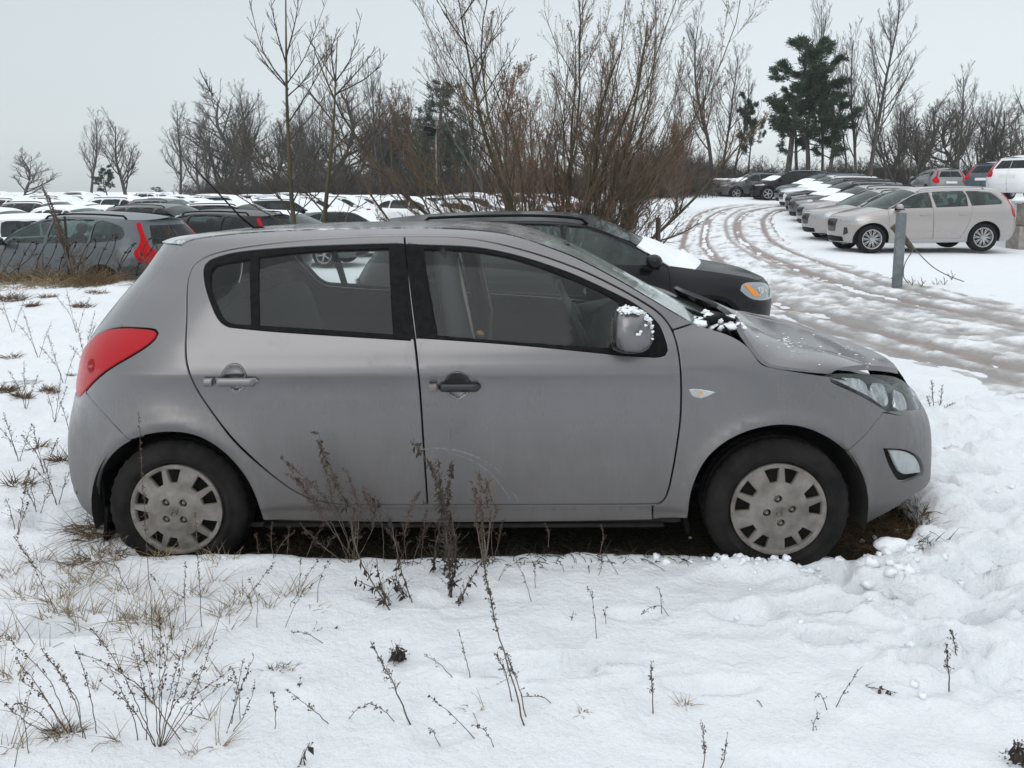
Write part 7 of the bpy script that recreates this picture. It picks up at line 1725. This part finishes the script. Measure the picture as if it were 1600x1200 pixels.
thin = [[(737, 1062), (726, 1020), (716, 985)], [(716, 1063), (690, 1040), (666, 1025)], [(755, 1157), (710, 1120), (672, 1088)], [(691, 1167), (680, 1150), (672, 1137)], [(775, 1168), (760, 1145), (738, 1131)], [(523, 1133), (490, 1110), (447, 1078)], [(622, 1127), (600, 1110), (577, 1098)], [(540, 1125), (555, 1110), (577, 1099)], [(868, 1100), (850, 1090), (815, 1088)], [(832, 940), (820, 905), (806, 878)], [(836, 918), (836, 890), (835, 878)], [(776, 912), (785, 892), (796, 880)], [(886, 895), (876, 880), (868, 873)],
        [(933, 1005), (925, 930), (918, 920)], [(1050, 965), (1030, 945), (1002, 960)], [(1034, 960), (1032, 930), (1028, 916)], [(948, 978), (946, 962), (946, 948)], [(895, 975), (893, 965), (897, 955)], [(1198, 1113), (1184, 1095), (1172, 1113)], [(1265, 1155), (1272, 1130), (1278, 1113)], [(240, 1005), (228, 830), (216, 645)], [(315, 980), (309, 870), (306, 800)], [(152, 1148), (140, 1080), (117, 1008)], [(130, 1155), (118, 1090), (68, 1018)], [(365, 960), (400, 915), (428, 880)], [(448, 950), (480, 900), (500, 870)], [(290, 975), (288, 935), (290, 880)], [(495, 945), (500, 905), (520, 868)], [(465, 940), (468, 900), (470, 870)], [(370, 975), (395, 950), (375, 915)],
        [(430, 1138), (430, 1110), (425, 1080)], [(515, 1005), (480, 990), (455, 988)], [(80, 905), (50, 880), (22, 838)], [(205, 930), (190, 900), (172, 870)], [(475, 1096), (468, 1080), (470, 1058)], [(1570, 1020), (1580, 1022), (1590, 1028)], [(970, 900), (955, 880), (942, 862)], [(930, 905), (940, 885), (936, 868)]]
for i, p in enumerate(thin): weed('weed', 'thin dead stem in the snow ' + where(*p[0]), [p], .0015, 'seed' if i % 2 else 'branch', 100 + i, 1.0, G1, twl=.02)
# weeds that stand just in front of the grey car
for i, p in enumerate([[(935, 870), (942, 840), (940, 822)], [(856, 850), (858, 835), (853, 818)], [(430, 880), (424, 850), (425, 815)], [(445, 882), (450, 850), (452, 822)], [(408, 885), (402, 850), (398, 835)], [(475, 875), (490, 845), (506, 820)], [(500, 872), (515, 845), (530, 835)], [(420, 884), (440, 850), (460, 830)], [(540, 868), (548, 845), (565, 838)], [(600, 880), (598, 830), (590, 800), (568, 762)], [(655, 890), (660, 850), (665, 800), (660, 780)], [(620, 880), (632, 860), (640, 845)]]):
    weed('weed', 'thin dead stem in the gap between snow and sill of the grey car', [p], .0018, 'branch', 200 + i, 1.8, 'thin dead stems along the sill of the grey car', twl=.035, y0=2.985)

def blades(n, cx, cy, rx, ry, h, seed, lean=.6, w=.0016, flat=.3, zf=None, K=4):
    rg = np.random.RandomState(seed); a = rg.uniform(0, 6.283, n); q = np.sqrt(rg.uniform(0, 1, n)); x = cx + rx * q * np.cos(a); y = cy + ry * q * np.sin(a); z = ground_z(x, y) - .006 if zf is None else zf(x, y)
    d = rg.normal(0, lean, (n, 3)); d[:, 2] = 1; d[:, :2] += np.stack([np.cos(a), np.sin(a)], 1) * lean * .6; d /= np.linalg.norm(d, axis=1)[:, None]; L = h * rg.uniform(.35, 1.2, n); s = np.linspace(0, 1, K)[None, :, None]
    bend = rg.uniform(0, flat, n)[:, None, None]; P = np.stack([x, y, z], 1)[:, None] + d[:, None] * L[:, None, None] * s + np.stack([d[:, 0], d[:, 1], 0 * a - 1], 1)[:, None] * bend * L[:, None, None] * s ** 2 * 1.2
    R = w * (1 - .75 * np.linspace(0, 1, K))[None] * rg.uniform(.7, 1.3, n)[:, None]; return tubes(P, R, 3)
def tuft(px, py, n, rpx, h, mats, seed, label, group=None, cat='grass tuft', lean=.6, w=.0014, flat=.28):
    g = gp(px, py); d = g[1]; rx = rpx / 1200 * d; v, q = blades(n, g[0], g[1], rx, rx * .5, h, seed, lean, w, flat); o = link('grass_tuft', fast_mesh('grass_tuft', [(v - g, q, 0)], [mats]), None, tuple(g)); return tag(o, label, cat, group)
TG = 'tufts of straw coloured grass in the left foreground'
rg = random.Random(3)
for i, (px, py, n, r, h) in enumerate([(95, 940, 34, 22, .15), (130, 965, 40, 30, .16), (40, 935, 30, 30, .12), (225, 970, 46, 34, .15), (160, 900, 30, 26, .14), (80, 985, 22, 16, .10), (300, 935, 30, 28, .13), (265, 985, 34, 26, .12), (345, 960, 22, 22, .10), (10, 900, 30, 28, .14), (10, 1000, 26, 24, .13), (20, 1060, 24, 24, .15), (60, 880, 22, 18, .12), (200, 925, 26, 24, .14), (390, 940, 18, 20, .10), (455, 930, 26, 24, .11), (20, 1170, 20, 26, .12), (95, 1160, 16, 18, .10), (240, 1040, 26, 30, .14), (300, 1145, 10, 12, .06), (350, 880, 20, 24, .10), (130, 915, 24, 24, .14)]):
    tuft(px, py, n, r, h, ST, 300 + i, 'sparse tuft of straw coloured grass ' + where(px, py), TG)
for i in range(44):
    px, py = (rg.uniform(0, 420), rg.uniform(870, 1040)) if i < 30 else (rg.uniform(0, 360), rg.uniform(1000, 1190))
    tuft(px, py, rg.randint(5, 12), rg.uniform(6, 16), rg.uniform(.07, .15), ST, 900 + i, 'a few loose straw coloured blades ' + where(px, py), 'loose straw coloured blades in the left foreground', lean=.5, w=.0013)
long_ = [[(90, 960), (60, 900), (22, 835)], [(85, 985), (70, 930), (62, 880)], [(150, 1000), (175, 950), (182, 900)], [(270, 1010), (262, 950), (240, 900)], [(330, 1000), (350, 950), (386, 915)], [(210, 1000), (190, 955), (150, 925)], [(400, 985), (402, 940), (390, 905)], [(300, 1035), (330, 990), (345, 950)], [(60, 1010), (30, 970), (5, 940)], [(45, 1180), (40, 1120), (52, 1060)], [(20, 1200), (35, 1150), (62, 1120)], [(130, 1190), (150, 1165), (175, 1160)], [(440, 985), (470, 930), (506, 900)], [(250, 975), (280, 940), (300, 912)], [(175, 1010), (140, 985), (105, 975)], [(375, 1130), (372, 1080), (362, 1040)], [(160, 880), (150, 850), (120, 830)], [(100, 890), (80, 860), (60, 850)]]
for i, p in enumerate(long_): weed('weed', 'long pale straw stalk ' + where(*p[0]), [p], .0013, 'plain' if i % 3 else 'seed', 1200 + i, .8, 'long pale stalks in the left foreground')
tuft(98, 1150, 130, 24, .05, SB, 401, 'compact brown tuft at the root of the curving stems, lower left', lean=1.2)
tuft(430, 1050, 70, 14, .03, SB, 402, 'small brown clump in a hollow below the rear door', lean=1.4); tuft(452, 1045, 60, 12, .03, SB, 403, 'small brown clump right beside the other in the hollow', lean=1.4)
tuft(1070, 1108, 20, 10, .05, ST, 404, 'tiny straw tuft beside the upright seed head'); tuft(910, 1115, 14, 12, .04, ST, 405, 'flat straw wisps in the snow right of centre', flat=.9)
tuft(745, 1112, 10, 18, .06, ST, 406, 'flat straw wisps below the curling stem', flat=.9); tuft(495, 955, 12, 14, .05, ST, 407, 'flat straw wisps below the leafy weeds', flat=.9)
BT = 'brown grass tufts on the snow bank at the left'
for i, (px, py, n, r, h) in enumerate([(130, 487, 120, 16, .10), (75, 470, 80, 12, .09), (50, 482, 80, 10, .10), (8, 612, 140, 16, .09), (36, 620, 100, 12, .07), (76, 612, 90, 12, .06), (18, 560, 60, 14, .08), (150, 462, 90, 16, .08), (20, 470, 200, 24, .14), (112, 588, 40, 6, .05), (100, 720, 60, 16, .10), (60, 700, 40, 14, .08), (30, 760, 40, 20, .10), (170, 440, 80, 20, .10)]):
    tuft(px, py, n, r, h, SB, 450 + i, 'brown grass tuft ' + bank(px, py), BT, lean=.9, w=.003)
for i, (px, py) in enumerate([(100, 600), (60, 560), (130, 560), (40, 640), (85, 660), (150, 600), (70, 740), (30, 720), (110, 690), (20, 520), (120, 520), (60, 810), (25, 840), (90, 790)]):
    w_ = rg.uniform(-30, 20)
    weed('weed', 'thin branching dead weed ' + bank(px, py), [[(px, py), (px + w_ * .5, py - 35), (px + w_, py - 75)], [(px, py), (px + w_ * .2 - 8, py - 30), (px + w_ * .6 - 24, py - 60)], [(px, py), (px + 10, py - 30), (px + 20, py - 55)]], .0022, 'branch', 500 + i, 1.3, 'thin dead weeds on the snow bank', twl=.06)
# grass that can not be counted: under the car, behind the rear bumper, along the crest of the bank
v1 = blades(5200, .1, 3.75, 1.85, .80, .075, 600, .9, .0026, .8, zf=lambda x, y: ground_z(x, y) - .004); v2 = blades(1500, 1.72, 3.55, .26, .32, .12, 601, 1.2, .0022, .9, zf=lambda x, y: ground_z(x, y) - .004); v3 = blades(1300, .2, 3.14, 1.7, .10, .08, 603, .8, .002, .6)
o = link('grass', fast_mesh('grass', [(*v1, 0), (*v2, 1), (*v3, 0)], [GD, SB])); tag(o, 'dark matted grass on the bare ground under the grey car', 'grass'); o['kind'] = 'stuff'
v1 = blades(700, -1.80, 3.40, .16, .25, .17, 602, 1.0, .0022, .8); v2 = blades(160, -1.72, 3.02, .14, .06, .10, 605, 1.0, .0018, .8)
o = link('grass', fast_mesh('grass', [(*v1, 0), (*v2, 0)], [SB])); tag(o, 'brown grass around the rear bumper and mud flap', 'grass'); o['kind'] = 'stuff'
ch = []; rgn = np.random.RandomState(8)
for k in range(60):
    x = rgn.uniform(-9.5, -3.6); y = 10.6 + rgn.uniform(-.3, .9); ch.append((*blades(90, x, y, .30, .22, .36 * rgn.uniform(.5, 1.2) * (1.0 if x < -4.8 else .7), 700 + k, .8, .0045, .8), k % 3 == 0))
ch = [(a, b, int(c)) for a, b, c in ch]; o = link('grass', fast_mesh('grass', ch, [SB, ST])); tag(o, 'brown dead grass along the crest of the snow bank, under the barbed wire', 'grass'); o['kind'] = 'stuff'
lv = grow(91, [((random.Random(i).uniform(-9.4, -4.2), 10.9 + random.Random(i + 60).uniform(-.2, .5), .25), (random.Random(i + 9).uniform(-.8, .8), random.Random(i + 19).uniform(-.3, .3), 1), random.Random(i + 29).uniform(.3, .8), .007) for i in range(60)], [(6, 0.5, (20, 60), 0.1, .1, 5), (4, 0.5, (25, 60), 0.1, 0, 4)], .0028, wob=0.1)
o = link('bramble', fast_mesh('bramble', [(*tubes(P, R, 3), 0) for P, R in lv], [TR])); tag(o, 'tangled bare brambles on the crest of the snow bank', 'bramble'); o['kind'] = 'stuff'

# razor wire coil and its post
YW = 11.2; MW = simple('rusty_wire', (0.035, 0.028, 0.025), .7, .5)
rw_ = thing('barbed_wire', 'coiled barbed wire in front of the slate suv on the bank', 'barbed wire', tuple(at_y(120, 430, YW)))
o0 = np.array(at_y(120, 430, YW)); x0, x1 = at_y(-30, 400, YW)[0], at_y(262, 400, YW)[0]; zc_ = at_y(120, 405, YW)[2]; th = np.linspace(0, 2 * math.pi * 9.5, 520)
cx_ = np.linspace(x0, x1, 520); r_ = .30 + .06 * np.sin(th * .37); hel = np.stack([cx_ + .17 * np.sin(th), YW + r_ * np.cos(th) * .8, zc_ + r_ * np.sin(th) + .02 * np.sin(th * 2.3)], 1) - o0
link('wire', fast_mesh('wire', [(*tubes(hel[None], np.full((1, 520), .0065), 4), 0)], [MW]), rw_)
bb_ = hel[::7]; d = np.random.RandomState(2).normal(0, 1, (len(bb_), 3)); d /= np.linalg.norm(d, axis=1)[:, None]; Q = bb_[:, None] + d[:, None] * np.array([-.032, 0, .032])[None, :, None]
link('barb', fast_mesh('barb', [(*tubes(Q, np.tile([.003, .016, .003], (len(Q), 1)), 4), 0)], [MW]), rw_)['kind'] = 'stuff'
po = thing('fence_post', 'thin dark iron post rising through the barbed wire', 'post', tuple(at_y(110, 445, YW))); q = np.array(at_y(110, 445, YW)); mb = MB(); mb.tube([q * 0 - np.array([0, 0, .3]), np.array(at_y(106, 400, YW)) - q, np.array(at_y(101, 338, YW)) - q], .018, 6); mb.build('post', MW, po)
weed('weed', 'tall reddish seed head standing above the barbed wire at left', [[(118, 445), (105, 400), (92, 350), (78, 315), (65, 288)], [(118, 445), (112, 400), (98, 360)], [(92, 350), (84, 330), (76, 305)], [(88, 345), (76, 318), (66, 295)]], .014, 'branch', 31, 2.0, y0=11.0, twl=.10)
weed('weed', 'bushy reddish weed in front of the rear window of the slate suv', [[(262, 445), (262, 400), (265, 350)], [(262, 445), (250, 400), (240, 375)], [(262, 445), (275, 400), (285, 380)], [(262, 445), (268, 420), (258, 380)]], .008, 'branch', 32, 2.6, y0=11.3, twl=.16)
# fence post and strands by the shrub
MWood = noisy('old_wood', (0.045, 0.034, 0.026), (0.12, 0.10, 0.08), 12, .95, .5, .01, stretch=(1, 1, .15)); YP = 11.6; q = np.array(at_y(1027, 398, YP))
fp = thing('fence_post', 'weathered wooden fence post right of the reddish shrub', 'post', tuple(q)); mb = MB(); mb.tube([(0, 0, -.35), (0.005, 0, .2), (0, 0, .56)], [.042, .04, .036], 8); mb.build('post', MWood, fp)
for i, (a, b) in enumerate((((1027, 355), (800, 352)), ((1027, 372), (800, 385)))):
    p0 = np.array(at_y(*a, YP)); p1 = np.array(at_y(*b, YP - .3)); mid = (p0 + p1) / 2 - np.array([0, 0, .05]); mb = MB(); mb.tube(spline([p0, mid, p1], 6) - p0, .003, 4); w_ = mb.build('fence_wire', MW); w_.location = p0; tag(w_, 'sagging fence wire, %s strand left of the wooden post' % ('upper', 'lower')[i], 'wire')
# steel post with its log and cable on the right
YS = 13.7; q = np.array(at_y(1401, 443, YS)); ps = thing('steel_post', 'grey galvanised steel post in front of the sand coloured suv', 'post', tuple(q))
gal = noisy('galvanised_steel', (0.13, 0.15, 0.16), (0.20, 0.225, 0.235), 9, .55, .1, metal=.3); top = np.array(at_y(1408, 333, YS)) - q; lean = math.atan2(top[0], top[2]); Rm = Matrix.Rotation(lean, 3, 'Y')
mb = MB(); H_ = float(np.linalg.norm(top)); 
for c_, d_ in (((0, -.055, H_ / 2 - .05), (.15, .008, H_ + .1)), ((-.071, -.011, H_ / 2 - .05), (.008, .08, H_ + .1)), ((.071, -.011, H_ / 2 - .05), (.008, .08, H_ + .1)), ((-.052, .029, H_ / 2 - .05), (.03, .006, H_ + .1)), ((.052, .029, H_ / 2 - .05), (.03, .006, H_ + .1))):
    v = np.array(Rm) @ np.array(c_); mb.box(v, d_, rot=Rm)
mb.build('post', gal, ps, smooth=False)
mb = MB(); p = np.array(Rm) @ np.array([-.09, -.02, .10]); mb.tube([p, p + np.array([-.03, 0, 0])], .012, 6); mb.build('bolt', gal, ps)
lw = thing('wooden_log', 'short mossy log hanging behind the grey steel post', 'log', tuple(at_y(1412, 372, YS + .15))); o1 = np.array(at_y(1412, 372, YS + .15)); lgm = noisy('mossy_log', (0.05, 0.042, 0.022), (0.15, 0.12, 0.07), 16, .95, .5, .01)
mb = MB(); mb.tube([np.array(at_y(1396, 353, YS + .15)) - o1, np.array(at_y(1412, 372, YS + .15)) - o1, np.array(at_y(1426, 390, YS + .12)) - o1], [.07, .06, .045], 9); mb.build('log', lgm, lw)
for i, pts in enumerate(([(1427, 390), (1414, 412), (1412, 432), (1420, 443)], [(1428, 388), (1455, 415), (1480, 430), (1506, 440)])):
    P = [np.array(at_y(*c, YS - .05 * k)) for k, c in enumerate(pts)]; mb = MB(); mb.tube(spline(P, 6) - P[0], .009, 5); w_ = mb.build('cable', simple('cable', (0.10, 0.11, 0.09), .7)); w_.location = P[0]; tag(w_, ('short grey cable falling from the log beside the steel post', 'long grey cable trailing from the log to the right across the snow')[i], 'cable')
for i, (px, py) in enumerate(((1425, 445), (1463, 448), (1487, 436), (1440, 447), (1475, 446))): weed('weed', 'small weed in the snow right of the steel post', [[(px, py), (px + 1, py - 6), (px - 1, py - 14)], [(px, py), (px - 4, py - 5), (px - 7, py - 9)], [(px, py), (px + 3, py - 5), (px + 6, py - 8)]], .006, 'branch', 800 + i, 1.2, 'small weeds right of the steel post', twl=.05, y0=13.6)
# lamp post in the left lot
YL = 36.0; q = np.array(at_y(683, 330, YL)); q[2] = float(land(q[0], YL)); lp = thing('lamp_post', 'thin lamp post with a dark floodlight in the left lot', 'lamp post', tuple(q)); t_ = np.array(at_y(681, 205, YL)) - q
mb = MB(); mb.tube([(0, 0, 0), t_], [.05, .035], 8); mb.build('pole', gal, lp); mb = MB(); mb.box(t_ + np.array([-.25, 0, .05]), (.55, .30, .22), rot=Matrix.Rotation(.25, 3, 'Y')); mb.box(t_ + np.array([-.22, 0, -.16]), (.32, .2, .16)); mb.build('floodlight', M['black_plastic'], lp, smooth=False)
# loose lumps of snow along the front wheel and in the ruts
rg = random.Random(14); ch = MB()
for k in range(150):
    if k < 60: x, y = rg.gauss(1.0, .16), rg.gauss(2.98, .04)
    elif k < 85: x, y = rg.gauss(1.5, .14), rg.gauss(2.97, .07)
    else: x, y = rg.uniform(.8, 2.6), rg.uniform(2.1, 3.9)
    r = rg.uniform(.004, .020) if k < 60 else (rg.uniform(.008, .030) if k < 85 else rg.uniform(.004, .016)); ch.blob((x, y, gz1(x, y) + r * .25), (r, r, r * .75), k, 9, rough=.35)
ch.blob((1.60, 3.08, gz1(1.60, 3.08) + .035), (.07, .045, .035), 5, 14, rough=.12)
o = ch.build('snow_clumps', M['snow_clean']); tag(o, 'loose lumps of snow by the front wheel of the grey car', 'snow clumps'); o['kind'] = 'stuff'

# winter air
hb_ = MB(); hb_.box((0, 190, 9.0), (760, 520, 24.0)); hz, t, b = new_mat('winter_air'); t.nodes.remove(b)
pv = t.nodes.new("ShaderNodeVolumePrincipled"); pv.inputs['Color'].default_value = (0.86, 0.92, 0.95, 1); pv.inputs['Density'].default_value = 0.0007; pv.inputs['Anisotropy'].default_value = 0.0
t.links.new(pv.outputs[0], t.nodes['Material Output'].inputs['Volume'])
h_ = hb_.build('haze', hz, smooth=False); h_['kind'] = 'stuff'
